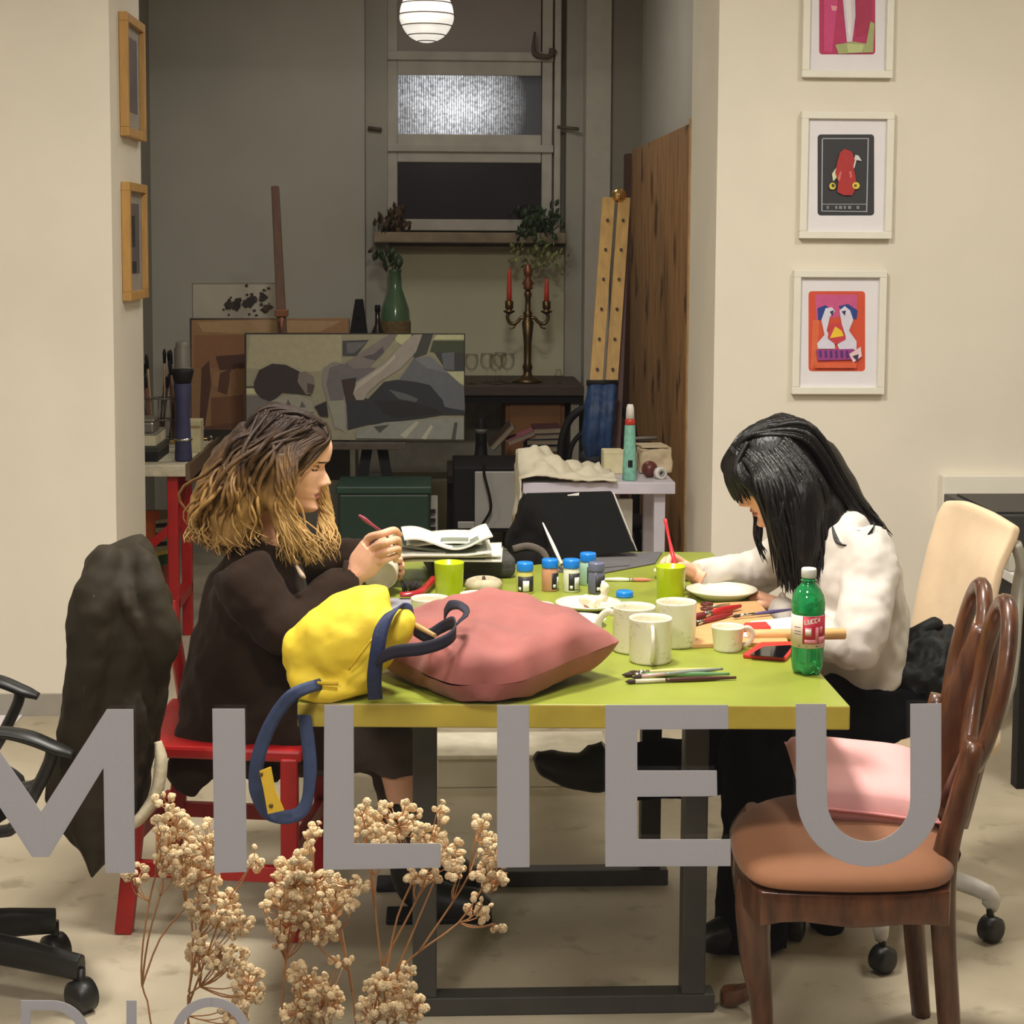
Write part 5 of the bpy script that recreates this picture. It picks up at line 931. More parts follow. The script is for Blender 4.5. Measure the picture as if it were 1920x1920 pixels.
brush('violet handled brush with a silver ferrule pointing at the bottle', tb_(1372, 1170)+V((0, 0, .017)), tb_(1490, 1158)+V((0, 0, .02)), (84, 74, 122), .004, fl=.04)
brush('dark red brush lying in front of the thick red one', tb_(1296, 1184)+V((0, 0, .015)), tb_(1372, 1164)+V((0, 0, .016)), (140, 30, 34), .006)
t = thing('scissors', 'dark scissors lying on the far end of the tan board', 'scissors', tb_(1322, 1150)+V((0, 0, .012)))
for y in (1143, 1152): c = tb_(1325, y)+V((0, 0, .014)); MB().tube([c+V((.013*cos(a_*pi/6), .011*sin(a_*pi/6), 0)) for a_ in range(12)], .003, 6, 1, closed=True).build('handle', MC['maroon_plastic'], t)
MB().tube([tb_(1335, 1148)+V((0, 0, .014)), tb_(1368, 1142)+V((0, 0, .013))], [(.002, .006), (.001, .002)], 6, 1).build('blade', MC['dull_steel'], t)
t = thing('wooden_roller', 'pale wooden rolling stick passing behind the green bottle', 'rolling pin', tb_(1490, 1206))
a, b_ = tb_(1402, 1203)+V((0, 0, .014)), tb_(1584, 1200)+V((0, 0, .014)); MB().tube([a, b_], .0125, 18, 1).build('stick', mat('pale_beech', (214, 168, 110), .5, var=.1, stretch=(1, 8, 8)), t, bevel=.001)
MB().lathe([(0, -.001), (.009, -.001), (.009, .001), (0, .001)], b_, 16, Euler((0, pi/2, 0))).build('end_grain', mat('end_grain', (190, 146, 96), .7), t)
t = thing('phone', 'dark phone in a bright red case lying beside the bottle', 'phone', tb_(1436, 1226)); P4 = [(1392, 1234), (1426, 1212), (1500, 1210), (1474, 1240)]
MB().prism([onz(x, y, TZ+.0005) for x, y in P4], (0, 0, .010)).build('case', mat('bright_red_case', (224, 44, 40), .4), t, bevel=.003); ins = [tuple(.12*V(P4[(i+2) % 4]+(0,))[k]+.88*P4[i][k] for k in (0, 1)) for i in range(4)]
MB().prism([onz(x, y-3, TZ+.0108) for x, y in ins], (0, 0, .0008)).build('screen', mat('black_glass_screen', (14, 12, 16), .08), t)
# bottle
c = tb_(1513, 1262); t = thing('water_bottle', 'green plastic bottle with a white cap and red label at the table corner', 'bottle', c); bg_ = mat('green_pet', (36, 170, 96), .08, trans=.55, var=.05, coat=.3)
pr = [(.020, .0), (.027, .002), (.031, .012), (.0325, .03), (.0322, .052), (.0325, .055), (.0325, .125), (.0335, .13), (.0335, .145), (.031, .160), (.024, .172), (.0165, .18), (.0135, .186), (.0132, .196)]
mb = MB(False); seg = 40; k0 = 0
vs_ = []
for r, z in pr:
    for k in range(seg):
        a_ = 2*pi*k/seg; rr_ = r*(1-(.16*max(0, 1-z/.03)*(.5+.5*cos(5*a_)))); vs_.append((rr_*cos(a_), rr_*sin(a_), z+(.004*(.5+.5*cos(5*a_)) if z < .004 else 0)))
mb.add(vs_, [(i*seg+k, i*seg+(k+1) % seg, (i+1)*seg+(k+1) % seg, (i+1)*seg+k) for i in range(len(pr)-1) for k in range(seg)]+[tuple(reversed(range(seg)))], 0, True); mb.build('body', bg_, t)
MB(False).lathe([(.0135, .194), (.0152, .195), (.0152, .210), (.014, .213), (0, .213)], seg=28).build('cap', white, t); MB(False).lathe([(.0132, .187), (.0165, .188), (.0165, .190), (.0132, .191)], seg=28).build('neck_ring', bg_, t)
lb_m = [mat('label_cream', (226, 204, 190), .5), mat('label_red', (188, 34, 58), .5), mat('label_pink', (226, 140, 150), .5), mat('label_white', (240, 232, 226), .5), mat('label_ink', (90, 80, 80), .6)]
lm = MB(False); R3 = .0331
def cyl(u0, u1, z0, z1, m, k=1, n=10): lm.grid(lambda u, v: ((R3+.00025*k)*sin(u0+(u1-u0)*u), -(R3+.00025*k)*cos(u0+(u1-u0)*u), z0+(z1-z0)*v), n, 1, m=m, thick=.0002)
cyl(-pi, pi, .057, .122, 0, 1, 40); cyl(-.52, 1.6, .066, .1215, 1, 2, 16); cyl(-.38, .02, .082, .099, 2, 3); cyl(-.34, -.02, .085, .096, 3, 4); cyl(.25, .46, .072, .1, 2, 3); cyl(.55, .8, .088, .1, 2, 3); cyl(-.4, .4, .067, .075, 2, 3); cyl(.5, 1.1, .067, .08, 2, 3)
for u in (-.8, -.72, -.3, .3, .36, .52): cyl(u, u+.04, .0595, .0625, 4, 3, 2)
for z in (.098, .09, .084): cyl(-1.1, -.65, z, z+.0012, 4, 3, 4)
# the word on the label, in bent strokes
def stroke(u0, z0, u1, z1, w=.0011):
    d = V(((u1-u0)*R3, z1-z0)); nn = V((-d.y, d.x)).normalized()*w
    q = [(u0*R3+nn.x, z0+nn.y), (u1*R3+nn.x, z1+nn.y), (u1*R3-nn.x, z1-nn.y), (u0*R3-nn.x, z0-nn.y)]
    lm.add([((R3+.0011)*sin(a_/R3), -(R3+.0011)*cos(a_/R3), z_) for a_, z_ in q], [(0, 1, 2, 3)], 3)
LT_ = {'L': [(0, 1, 0, 0), (0, 0, 1, 0)], 'U': [(0, 1, 0, 0), (0, 0, 1, 0), (1, 0, 1, 1)], 'C': [(1, 1, 0, 1), (0, 1, 0, 0), (0, 0, 1, 0)], 'A': [(0, 0, .5, 1), (.5, 1, 1, 0), (.25, .4, .75, .4)]}
for i, ch in enumerate('LUCCA'):
    for (xa, ya, xb, yb) in LT_[ch]: stroke(-.40+i*.2+xa*.14, .106+.008*ya+.0012*i, -.40+i*.2+xb*.14, .106+.008*yb+.0012*i)
lm.build('label', lb_m, t, recalc=False)
# newspapers on a dark pouch
t = thing('zip_pouch', 'dark grey zipped pouch under the newspapers', 'pouch', tb_(900, 1085)); pm_ = mat('charcoal_pouch', (66, 64, 62), .8, var=.2, scale=14, bump=.3, bscale=60, stretch=(1, 4, 4))
MB().box(tb_(880, 1086)+V((.0, .09, .03)), (.22, .2, .058), .12).build('body', pm_, t, bevel=.02, seg=4); a = tb_(880, 1086)+V((0, .09, .06)); MB().tube([a+V((-.1, -.02, 0)), a+V((.1, .0, 0))], .003, 6, 1).build('zip', MC['dull_steel'], t)
random.seed(21); npaper = mat('newsprint', (226, 224, 212), .9, var=.05, scale=30); nink = mat('newsprint_photo', (120, 126, 110), .9, var=.3, scale=14)
for k in range(6):
    z0 = TZ+.063+.0095*k; ang = random.uniform(-.08, .08); cc_ = V((.03+random.uniform(-.02, .02), 4.42+random.uniform(-.02, .02), 0)); ph = random.uniform(0, 6); w_, d_ = .28-.012*k, .19
    def nf(u, v, z0=z0, ang=ang, cc_=cc_, ph=ph, k=k, w_=w_, d_=d_):
        x, y = (u-.5)*w_, (v-.5)*d_; z = z0+.006*sin(5*u+ph)*(k > 2)+.012*max(0, u-.75)*(k % 3)+(.02*max(0, .3-u) if k > 2 else -.03*max(0, .2-u))+.008*sin(8*u)*(k == 5)
        return (cc_.x+x*cos(ang)-y*sin(ang), cc_.y+x*sin(ang)+y*cos(ang), z)
    t = thing('newspaper', ['lowest folded newspaper in the stack on the pouch', 'second newspaper from the bottom of the stack', 'third newspaper from the bottom of the stack', 'newspaper with a greenish page in the upper stack', 'newspaper just below the topmost sheet', 'topmost rumpled newspaper of the stack'][k], 'newspaper', (cc_.x, cc_.y, z0), 'newspapers stacked at the far side of the table')
    MB().grid(nf, 24, 8, thick=-.004).build('pages', npaper if k != 3 else nink, t)
    if k != 3: MB().grid(lambda u, v: V(nf(.55+.3*u, .04+.3*v))+V((0, 0, .0043)), 6, 4, thick=-.0004).build('print', nink, t)
# stone dish, hair clip, ruler
t = thing('stone_dish', 'round beige stone pot with a hole left of the jars', 'pot', tb_(907, 1108)); stn = mat('beige_stone', (186, 174, 146), .7, var=.25, scale=40, bump=.2)
MB(False).lathe([(.034, 0), (.044, .006), (.047, .016), (.042, .028), (.03, .033), (.017, .031), (.013, .024), (.012, .012), (0, .011)], seg=36).build('pot', stn, t); MB(False).lathe([(.004, .012), (.005, .03), (.003, .037), (0, .038)], seg=12).build('plug', mat('brown_plug', (80, 58, 44), .6), t)
t = thing('hair_brush', 'dark bristled red hair brush left of the lime tumbler', 'hair brush', tb_(782, 1118)); rdm = mat('glossy_red_plastic', (168, 34, 42), .22, coat=.5)
MB().tube([tb_(750, 1124)+V((0, 0, .012)), tb_(785, 1122)+V((0, 0, .014)), tb_(806, 1108)+V((0, 0, .02)), tb_(812, 1102)+V((0, 0, .022))], [(.006, .012), (.008, .012), (.008, .009), (.009, .009)], 10).build('handle', rdm, t)
mb = MB(); random.seed(2)
for k in range(70): q = tb_(772+random.uniform(-17, 17), 1112+random.uniform(-4, 4)); mb.tube([q+V((0, 0, .004)), q+V((random.uniform(-.006, .006), random.uniform(-.006, .006), .028))], .0012, 5, 1)
tag(mb.build('bristles', mat('black_bristle', (34, 28, 24), .7), t), kind='stuff')
slab('drawing_card', 'bluish grey card lying before the lime tumbler', 'card', [(690, 1142), (700, 1122), (836, 1124), (836, 1142)], 0, .002, mat('bluish_card', (160, 160, 170), .6, var=.15, scale=20), 'card', .0005)
# black bag, portfolio and grey sheet at the far end
t = thing('portfolio_case', 'black portfolio case standing at the far end of the table', 'case', tb_(1100, 1050)); ptm = mat('black_portfolio_cloth', (17, 17, 17), .85, var=.12, spec=.1)
a4 = [at(986, 926, 4.84), at(1147, 922, 4.84), at(1192, 1034, 4.72), at(1044, 1050, 4.70)]; MB().prism(a4, (0, .018, 0)).build('front_cover', ptm, t, bevel=.003)
b4 = [at(986, 926, 4.862), at(1147, 922, 4.862), at(1172, 1000, 4.90), at(1010, 1030, 4.93)]; MB().prism(b4, (0, .012, 0)).build('back_cover', ptm, t, bevel=.002)
MB().prism([at(x, y, 4.834) for x, y in ((1064, 928), (1086, 924), (1085, 932), (1065, 936))], (0, .003, 0)).build('tag', white, t)
MB().tube([at(1150, 924, 4.845), at(1194, 1033, 4.725)], .0022, 6, 1).build('edge_piping', mat('pale_piping', (170, 168, 160), .6), t)
t = thing('backpack', 'soft black bag slumped left of the black portfolio', 'bag', tb_(985, 1056)); bkm = mat('soft_black_bag', (20, 18, 18), .85, spec=.1, var=.2, bump=.3, bscale=16)
mb = MB()
mb.prism([at(x, y, 4.70) for x, y in ((984, 928), (1010, 960), (1044, 1046), (1000, 1062), (952, 1062), (950, 1020), (968, 970))], (0, .09, 0)); mb.tube([at(960, 1050, 4.68), at(1000, 1052, 4.66), at(1040, 1052, 4.68)], [.03, .035, .02], 12)
mb.build('bag_body', bkm, t, remesh=.008, smooth=4, disp=[(.06, .02)])
MB().tube([at(962, 1030, 4.655), at(990, 1024, 4.65), at(1016, 1034, 4.65), at(1026, 1052, 4.645)], (.010, .004), 8).build('strap', mat('taupe_webbing', (92, 82, 76), .8), t)
t = thing('grey_sheet', 'dark grey felt sheet spread under the jars at the far end', 'sheet', tb_(1150, 1055)); GP = [tb_(*q) for q in ((1024, 1072), (1122, 1078), (1228, 1058), (1242, 1037), (1120, 1040))]
MB().prism([q+V((0, 0, .001)) for q in GP], (0, 0, .003)).build('felt', mat('grey_felt', (92, 90, 92), .9, var=.1), t, bevel=.001); MB().prism([tb_(*q)+V((0, 0, .0045)) for q in ((1110, 1070), (1180, 1064), (1180, 1050), (1110, 1056))], (0, 0, .002)).build('fold', MC['grey_felt'], t)
# ceramics held by the left woman is built with her
# ================================================================ THE TWO WOMEN
def cur(T, z):
    for i in range(len(T)-1):
        if z <= T[i+1][0]:
            k = (z-T[i][0])/(T[i+1][0]-T[i][0]); g = lambda j: T[min(max(j, 0), len(T)-1)][1]
            a, b, c, d = g(i-1), g(i), g(i+1), g(i+2)
            return .5*(2*b+(c-a)*k+(2*a-5*b+4*c-d)*k*k+(3*b-a-3*c+d)*k**3)
    return T[-1][1]
FP = [(0, .05), (.008, .074), (.02, .084), (.03, .080), (.038, .077), (.046, .080), (.06, .082), (.07, .081), (.085, .081), (.10, .080), (.112, .077), (.122, .079), (.134, .087), (.15, .090), (.17, .087), (.19, .075), (.21, .052), (.223, .026), (.232, .003)]
BP = [(0, .01), (.03, .035), (.06, .07), (.10, .092), (.14, .10), (.18, .092), (.21, .062), (.223, .034), (.232, .003)]
WP = [(0, .02), (.01, .034), (.02, .042), (.05, .055), (.08, .064), (.115, .068), (.15, .072), (.18, .069), (.21, .048), (.223, .026), (.232, .003)]
def G(x, s): return exp(-(x/s)**2)
def head(mb, M, mi=(0, 1, 2, 3, 4)):
    NZ, NT = 96, 84; vs = []; loc = []
    for i in range(NZ+1):
        z = .232*i/NZ; f, b, w = cur(FP, z), cur(BP, z), cur(WP, z)
        for k in range(NT):
            # denser towards the face
            a = 2*pi*k/NT; a = a-.45*sin(a); c_, s_ = cos(a), sin(a)
            x = (f if c_ > 0 else b)*(abs(c_)**.9)*(1 if c_ > 0 else -1); y = w*(abs(s_)**.92)*(1 if s_ > 0 else -1); zz = z
            if c_ > 0:
                ay = abs(y)
                nl = 0
                if .070 < z < .128: nl = .0245*(max(0, (.126-z))/.041)**1.1 if z > .085 else .0245*max(0, (z-.0715)/.0135)**.55
                x += nl*G(y, .0068+.0045*max(0, min(1, (.118-z)/.03)))
                x += .0075*G(ay-.0125, .0055)*G(z-.079, .0065)
                x -= .0115*G(ay-.031, .014)*G(z-.117, .0105); x += .0075*G(ay-.031, .0105)*G(z-.1155, .0068); x -= .002*G(ay-.031, .014)*G(z-.1105, .0018)
                x += .0035*G(ay-.028, .018)*G(z-.133, .006)
                x += .0055*G(y, .017)*G(z-.0585, .0046)+.0062*G(y, .015)*G(z-.0465, .0048)-.0055*G(y, .021)*G(z-.0525, .0017)-.0025*G(y, .003)*G(z-.067, .005)
                x += .004*G(y, .017)*G(z-.018, .011)+.003*G(ay-.042, .014)*G(z-.092, .014)
            loc.append((x, y, zz)); vs.append(M @ V((x, y, zz-.115)))
    k0 = len(mb.v); mb.v += vs
    for i in range(NZ):
        for k in range(NT):
            q = [i*NT+k, i*NT+(k+1) % NT, (i+1)*NT+(k+1) % NT, (i+1)*NT+k]; x, y, z = [sum(loc[j][m] for j in q)/4 for m in range(3)]; ay = abs(y); m = mi[4] if (x < .005 and z > .06) or z > .186+.0*x or (x < .05 and z > .15) else mi[0]
            if x > .045:
                if ay < .021*(1-((z-.0525)/.013)**2) and .042 < z < .0635: m = mi[1]
                elif .0128 < ay < .046 and abs(z-(.1335+.04*(ay-.02)-.5*max(0, ay-.032)**1.2)) < .0026: m = mi[2]
                elif abs(z-(.1105+.9*(ay-.031)**2*12)) < .0017 and .018 < ay < .044: m = mi[2]
                elif abs(ay-.0085) < .003 and abs(z-.0735) < .0016: m = mi[3]
            mb.f.append([j+k0 for j in q]); mb.m.append(m); mb.s.append(True)
    mb.f += [[k0+i for i in reversed(range(NT))], [k0+NZ*NT+i for i in range(NT)]]; mb.m += [0, 0]; mb.s += [True, True]
    for s_ in (-1, 1):
        P = lambda x, y, z: M @ V((x, s_*y, z-.115))
        mb.tube([P(-.012, .066, .082), P(-.004, .072, .088), P(-.012, .078, .108), P(-.024, .078, .120), P(-.032, .075, .108), P(-.026, .07, .09)], [.005, .006, .0055, .0055, .0055, .004], 8, 3)
def frame_of(fwd, up, org, s): 
    f = V(fwd).normalized(); u = V(up); u = (u-f*u.dot(f)).normalized(); l = u.cross(f)
    M = Matrix((f*s, l*s, u*s)).transposed().to_4x4(); M.translation = org; return M
def place_head(fwd, up, tip, s):
    M = frame_of(fwd, up, (0, 0, 0), s); M.translation = V(tip)-(M @ V((.1055, 0, .083-.115))); return M
def merge(name, mbs, mats, parent):      # one continuous body mesh out of the head and the remeshed limbs
    bm = bmesh.new(); off = wl(parent)
    for mb, vox, sm, mi in mbs:
        if vox:
            o = mb.build('tmp', mats, parent, remesh=vox, smooth=sm); me = o.data
            for q in me.polygons: q.material_index = mi
            bm.from_mesh(me); bpy.data.objects.remove(o)
        else:
            o = mb.build('tmp', mats, parent); bm.from_mesh(o.data); bpy.data.objects.remove(o)
    me = bpy.data.meshes.new(name); bm.to_mesh(me); bm.free()
    for m in mats: 
        if m.name not in [q.name for q in me.materials if q]: me.materials.append(m)
    for q in me.polygons: q.use_smooth = True
    o = bpy.data.objects.new(name, me); COL.objects.link(o); o.parent = parent; return o
def skinmat(nm, c):
    m = mat(nm, c, .48, var=.05, scale=30, bump=.04, bscale=300); b = m.node_tree.nodes['Principled BSDF']; b.inputs['Subsurface Weight'].default_value = .12; b.inputs['Subsurface Radius'].default_value = (.012, .005, .003); b.inputs['Subsurface Scale'].default_value = .6; return m
def hairmat(nm, z0, z1, c_low, c_high, rough, rz):
    m = bpy.data.materials.new(nm); m.use_nodes = True; n = m.node_tree; b = n.nodes['Principled BSDF']; L = n.links.new
    co = n.nodes.new('ShaderNodeTexCoord'); sp = n.nodes.new('ShaderNodeSeparateXYZ'); L(co.outputs['Object'], sp.inputs[0])
    nz = n.nodes.new('ShaderNodeTexNoise'); nz.inputs['Scale'].default_value = 35; nz.inputs['Detail'].default_value = 5; L(co.outputs['Object'], nz.inputs[0])
    ad = n.nodes.new('ShaderNodeMath'); ad.operation = 'MULTIPLY_ADD'; ad.inputs[1].default_value = .16; L(nz.outputs[0], ad.inputs[0]); L(sp.outputs[2], ad.inputs[2])
    mr = n.nodes.new('ShaderNodeMapRange'); mr.inputs[1].default_value = z0-rz+.08; mr.inputs[2].default_value = z1-rz+.08; L(ad.outputs[0], mr.inputs[0])
    rp = n.nodes.new('ShaderNodeValToRGB'); e = rp.color_ramp.elements; e[0].color = rgb(c_low[0]); e[1].color = rgb(c_high)
    for k, c in enumerate(c_low[1:]): q = e.new((k+1)/len(c_low)); q.color = rgb(c)
    L(mr.outputs[0], rp.inputs[0]); L(rp.outputs[0], b.inputs['Base Color']); b.inputs['Roughness'].default_value = rough; b.inputs['Specular IOR Level'].default_value = .22
    bn = n.nodes.new('ShaderNodeBump'); bn.inputs['Strength'].default_value = .55; bn.inputs['Distance'].default_value = .002
    mp = n.nodes.new('ShaderNodeMapping'); mp.inputs['Scale'].default_value = (160, 160, 9); L(co.outputs['Object'], mp.inputs[0]); n2 = n.nodes.new('ShaderNodeTexNoise'); n2.inputs['Scale'].default_value = 1; n2.inputs['Detail'].default_value = 3
    L(mp.outputs[0], n2.inputs[0]); L(n2.outputs[0], bn.inputs['Height']); L(bn.outputs[0], b.inputs['Normal']); return m
def J(q): return at(*q)
def lock(mb, P, r0, wave=0., cyc=3., seg=7, n=22, tip=.25, m=0):
    P = [V(q) for q in P]; N = len(P)-1; pts = []; rs = []; ph = random.uniform(0, 6.28)
    for i in range(n+1):
        t = i/n*N; j = min(int(t), N-1); k = t-j; g = lambda a: P[min(max(a, 0), N)]; T = i/n
        q = .5*((2*g(j))+(g(j+1)-g(j-1))*k+(2*g(j-1)-5*g(j)+4*g(j+1)-g(j+2))*k*k+(3*g(j)-g(j-1)-3*g(j+1)+g(j+2))*k**3)
        A = wave*(.15+T*1.1); a = ph+cyc*2*pi*T**1.15; q = q+V((cos(a)*A, sin(a)*A*.8, .3*sin(a)*A)); pts.append(q)
        rs.append(r0*(.75+.35*sin(pi*min(1, T*1.3)))*(1-(1-tip)*max(0, (T-.6)/.4)**1.5))
    mb.tube(pts, rs, seg, 1, m=m)
U_ = random.uniform
def Jr(b, s): return J((b[0]+random.gauss(0, s[0]), b[1]+random.gauss(0, s[1]), b[2]+random.gauss(0, s[2])))
def hand(W, Ks, Fs, th, r=.0088, wr=(.021, .027), wide=None):
    mb = MB(); Km = sum(Ks, V((0, 0, 0)))/4; wd = (Ks[0]-Ks[3]).normalized(); half = (Ks[0]-Ks[3]).length/2+.008
    mb.tube([W-(Km-W)*.55, W, W.lerp(Km, .5), Km], [(wr[1], wr[0]), (wr[1], wr[0]), (half*.98, .0165), (half, .0135)], 18, 5, flat=wd)
    for K, F, k in zip(Ks, Fs, (1, 1.03, .98, .86)): mb.tube([W.lerp(K, .6), K]+list(F), [r*1.1*k, r*1.14*k]+[r*1.06*k, r*1.0*k, r*.86*k, r*.7*k][:len(F)], 12, 5)
    mb.tube([W.lerp(th[0], .35)]+list(th), [.014, .0135]+[.0108, .0102, .0085, .007][:len(th)-1], 12, 5); return mb
# ---------------------------------------------------------------- left: brown jacket, long wavy hair
random.seed(31)
sk1 = skinmat('fair_skin', (234, 180, 148)); lip = mat('rose_lips', (176, 96, 84), .4); brow = mat('dark_brow', (70, 46, 34), .8); nost = mat('deep_skin_shadow', (110, 62, 48), .7)
org = V((-.5, 4.17, .46)); W1 = thing('person', 'person in a dark brown jacket with long wavy hair painting a mug', 'person', org)
M1 = place_head((cos(radians(13))*cos(.13), -cos(radians(13))*sin(.13), -sin(radians(13))), (0, 0, 1), at(621, 908, 4.16), 1.02)
hb = MB(); head(hb, M1)
nk = [M1 @ V((-.02, 0, -.075)), M1 @ V((-.035, 0, -.13)), at(505, 1010, 4.17), at(490, 1040, 4.17)]
limb = MB(); limb.tube(nk, [.052, .050, .055, .07], 18, 5)
limb.tube([at(500, 1030, 4.17), at(478, 1130, 4.17), at(462, 1260, 4.17), at(455, 1390, 4.17)], [(.07, .12), (.10, .15), (.095, .13), (.11, .15)], 18, 5, flat=(1, 0, 0))
limb.tube([at(470, 1070, 4.02), at(528, 1185, 3.99), at(600, 1128, 4.03), at(655, 1083, 4.09)], [.045, .038, .033, .027], 14, 5)
limb.tube([at(500, 1050, 4.32), at(600, 1080, 4.42), at(700, 1062, 4.32)], [.04, .035, .026], 14, 5)
limb.tube([at(470, 1370, 4.09), at(690, 1385, 4.06), at(738, 1400, 4.06), at(757, 1480, 4.06), at(770, 1560, 4.08)], [.075, .06, .055, .045, .035], 14, 5)
limb.tube([at(470, 1370, 4.25), at(690, 1390, 4.25), at(735, 1410, 4.25), at(745, 1540, 4.28)], [.075, .06, .05, .04], 14, 5)
hd = hand(J((664, 1080, 4.105)), [J((690, 1010, 4.10)), J((701, 1026, 4.085)), J((705, 1043, 4.085)), J((703, 1060, 4.09))],
          [[J((716, 1001, 4.07)), J((739, 994, 4.085)), J((749, 1004, 4.115))], [J((725, 1017, 4.055)), J((745, 1012, 4.08)), J((748, 1026, 4.115))], [J((728, 1033, 4.055)), J((746, 1029, 4.08)), J((746, 1042, 4.11))], [J((724, 1050, 4.065)), J((741, 1043, 4.08)), J((741, 1052, 4.105))]],
          [J((690, 1040, 4.135)), J((714, 1018, 4.15)), J((738, 1010, 4.15))], r=.0086)
hd2 = hand(J((700, 1062, 4.32)), [J((722, 1045, 4.30)), J((726, 1055, 4.31)), J((726, 1066, 4.32)), J((724, 1076, 4.33))],
           [[J((738, 1040, 4.27)), J((748, 1046, 4.24)), J((750, 1052, 4.22))], [J((742, 1052, 4.28)), J((752, 1058, 4.25)), J((753, 1064, 4.23))], [J((742, 1064, 4.29)), J((752, 1070, 4.26)), J((752, 1076, 4.24))], [J((738, 1076, 4.30)), J((748, 1082, 4.27)), J((748, 1086, 4.26))]],
           [J((714, 1052, 4.28)), J((722, 1044, 4.255)), J((732, 1040, 4.24))])
merge('body', [(hb, 0, 0, 0), (limb, .006, 4, 0), (hd, .0017, 2, 0), (hd2, .0022, 2, 0)], [sk1, lip, brow, nost, mat('dark_brown_scalp_hair', (50, 36, 29), .6)], W1)
jk = mat('dark_brown_jacket', (42, 29, 21), .88, spec=.15, var=.16, scale=14, sheen=.04, bump=.22, bscale=40)
mb = MB()
mb.tube([at(512, 1018, 4.17), at(496, 1052, 4.17), at(482, 1130, 4.17), at(462, 1260, 4.17), at(452, 1380, 4.17), at(440, 1440, 4.16)], [(.06, .075), (.095, .15), (.125, .185), (.145, .19), (.15, .2), (.13, .19)], 26, 5, flat=(1, 0, 0))
mb.tube([at(452, 1062, 4.04), at(480, 1120, 4.0), at(532, 1186, 3.965), at(568, 1166, 3.985), at(610, 1122, 4.03), at(646, 1084, 4.085)], [.066, .07, .064, .06, .052, .041], 20, 5)
mb.tube([at(500, 1052, 4.30), at(570, 1060, 4.40), at(640, 1046, 4.42), at(706, 1044, 4.35)], [.075, .065, .055, .045], 18, 5)
mb.tube([at(500, 1330, 4.08), at(590, 1385, 4.05), at(660, 1395, 4.05)], [.11, .085, .07], 18, 5); mb.tube([at(500, 1330, 4.25), at(590, 1385, 4.25), at(660, 1395, 4.25)], [.11, .085, .07], 18, 5)
mb.tube([at(400, 1380, 4.08), at(360, 1440, 4.05), at(345, 1490, 4.03)], [(.08, .10), (.05, .08), (.025, .04)], 16, 5)
jo = mb.build('jacket', jk, W1, remesh=.0085, smooth=5, disp=[(.12, .03), (.05, .012)])
MB().tube([at(646+3*cos(a_*.5236), 1084+2*sin(a_*.5236), 4.085)+V((0.0, .038*sin(a_*.5236), .038*cos(a_*.5236))) for a_ in range(12)], .006, 8, 2, closed=True).build('cuff', jk, W1)
MB().tube([at(556, 1062, 4.03), at(566, 1078, 3.985), at(572, 1084, 3.985)], [.004, .006, .003], 8).build('toggle', mat('pale_toggle', (170, 150, 130), .5), W1)
tr1 = mat('brown_grey_skirt', (76, 66, 58), .85, var=.2, scale=12, bump=.2, bscale=30)
mb = MB().tube([at(560, 1385, 4.06), at(690, 1388, 4.06), at(738, 1402, 4.06), at(748, 1445, 4.06)], [.09, .075, .07, .062], 18, 5).tube([at(560, 1385, 4.25), at(690, 1392, 4.25), at(740, 1420, 4.25), at(748, 1500, 4.27), at(750, 1560, 4.28)], [.09, .075, .065, .058, .055], 18, 5)
mb.build('trousers', tr1, W1, remesh=.008, smooth=3, disp=[(.06, .018)])
bt = mat('black_leather_boot', (24, 22, 21), .45, var=.1)
for Y, x0, y0 in ((4.07, 768, 1535), (4.28, 748, 1590)):
    g_ = V((at(x0, y0, Y).x, Y, 0)); MB().tube([at(x0-2, y0-40, Y), V((g_.x, Y, .20)), V((g_.x+.01, Y, .09)), V((g_.x+.07, Y-.01, .045)), V((g_.x+.15, Y-.02, .035)), V((g_.x+.19, Y-.02, .03))], [.055, .05, .05, .046, .042, .02], 16, 5).build('boot', bt, W1); MB().box((g_.x+.07, Y-.01, .008), (.25, .085, .015)).build('boot_sole', black, W1, bevel=.004)
# hair
hm = hairmat('ombre_brown_blonde_hair', .93, 1.17, [(186, 150, 94), (158, 122, 70), (116, 86, 50), (72, 53, 37)], (46, 34, 28), .45, org.z)
hv = MB(); hv.ball(M1 @ V((-.022, 0, .028)), (.104, .088, .096), (M1.to_3x3().normalized()), 26, 18)
cap_ = lambda u, v, dz=0: M1 @ V((-.02+.098*u, v, dz))
for (pts, rs) in (([(505, 830, 4.16), (452, 900, 4.17), (420, 970, 4.17), (412, 1020, 4.16)], [.085, .095, .088, .05]), ([(478, 860, 4.10), (440, 950, 4.09), (430, 1020, 4.09)], [.05, .07, .04]), ([(520, 850, 4.09), (522, 930, 4.075), (545, 1000, 4.065), (560, 1035, 4.06)], [.035, .032, .036, .022])):
    hv.tube([J(q) for q in pts], rs, 16, 5)
hv.build('hair', hm, W1, remesh=.007, smooth=2, disp=[(.03, .012)])
lk = MB()
for k in range(300):      # mass behind the head
    u = U_(0, 1); e = (352+u*150, 1040-abs(u-.55)*60+U_(-10, 8), U_(4.02, 4.27)); y_ = U_(4.06, 4.26)
    rt = M1 @ V((U_(-.09, .03), (4.16-y_)*-.8 if False else U_(-.07, .08)*-1, U_(.07, .118)))
    side = -1 if U_(0, 1) < .7 else 1
    rt = M1 @ V((U_(-.085, .045), side*-1*-U_(.0, .07), U_(.075, .112)))
    m1 = Jr((485-42*(1-u), 862+U_(-15, 15), 4.17+side*.095), (12, 8, .02)); m2 = Jr((432-45*(1-u)+34*u, 945, 4.16+side*.1), (14, 12, .03))
    lock(lk, [rt, m1, m2, J(e)], U_(.0032, .0062), U_(.006, .013), U_(2.2, 3.6), seg=5)
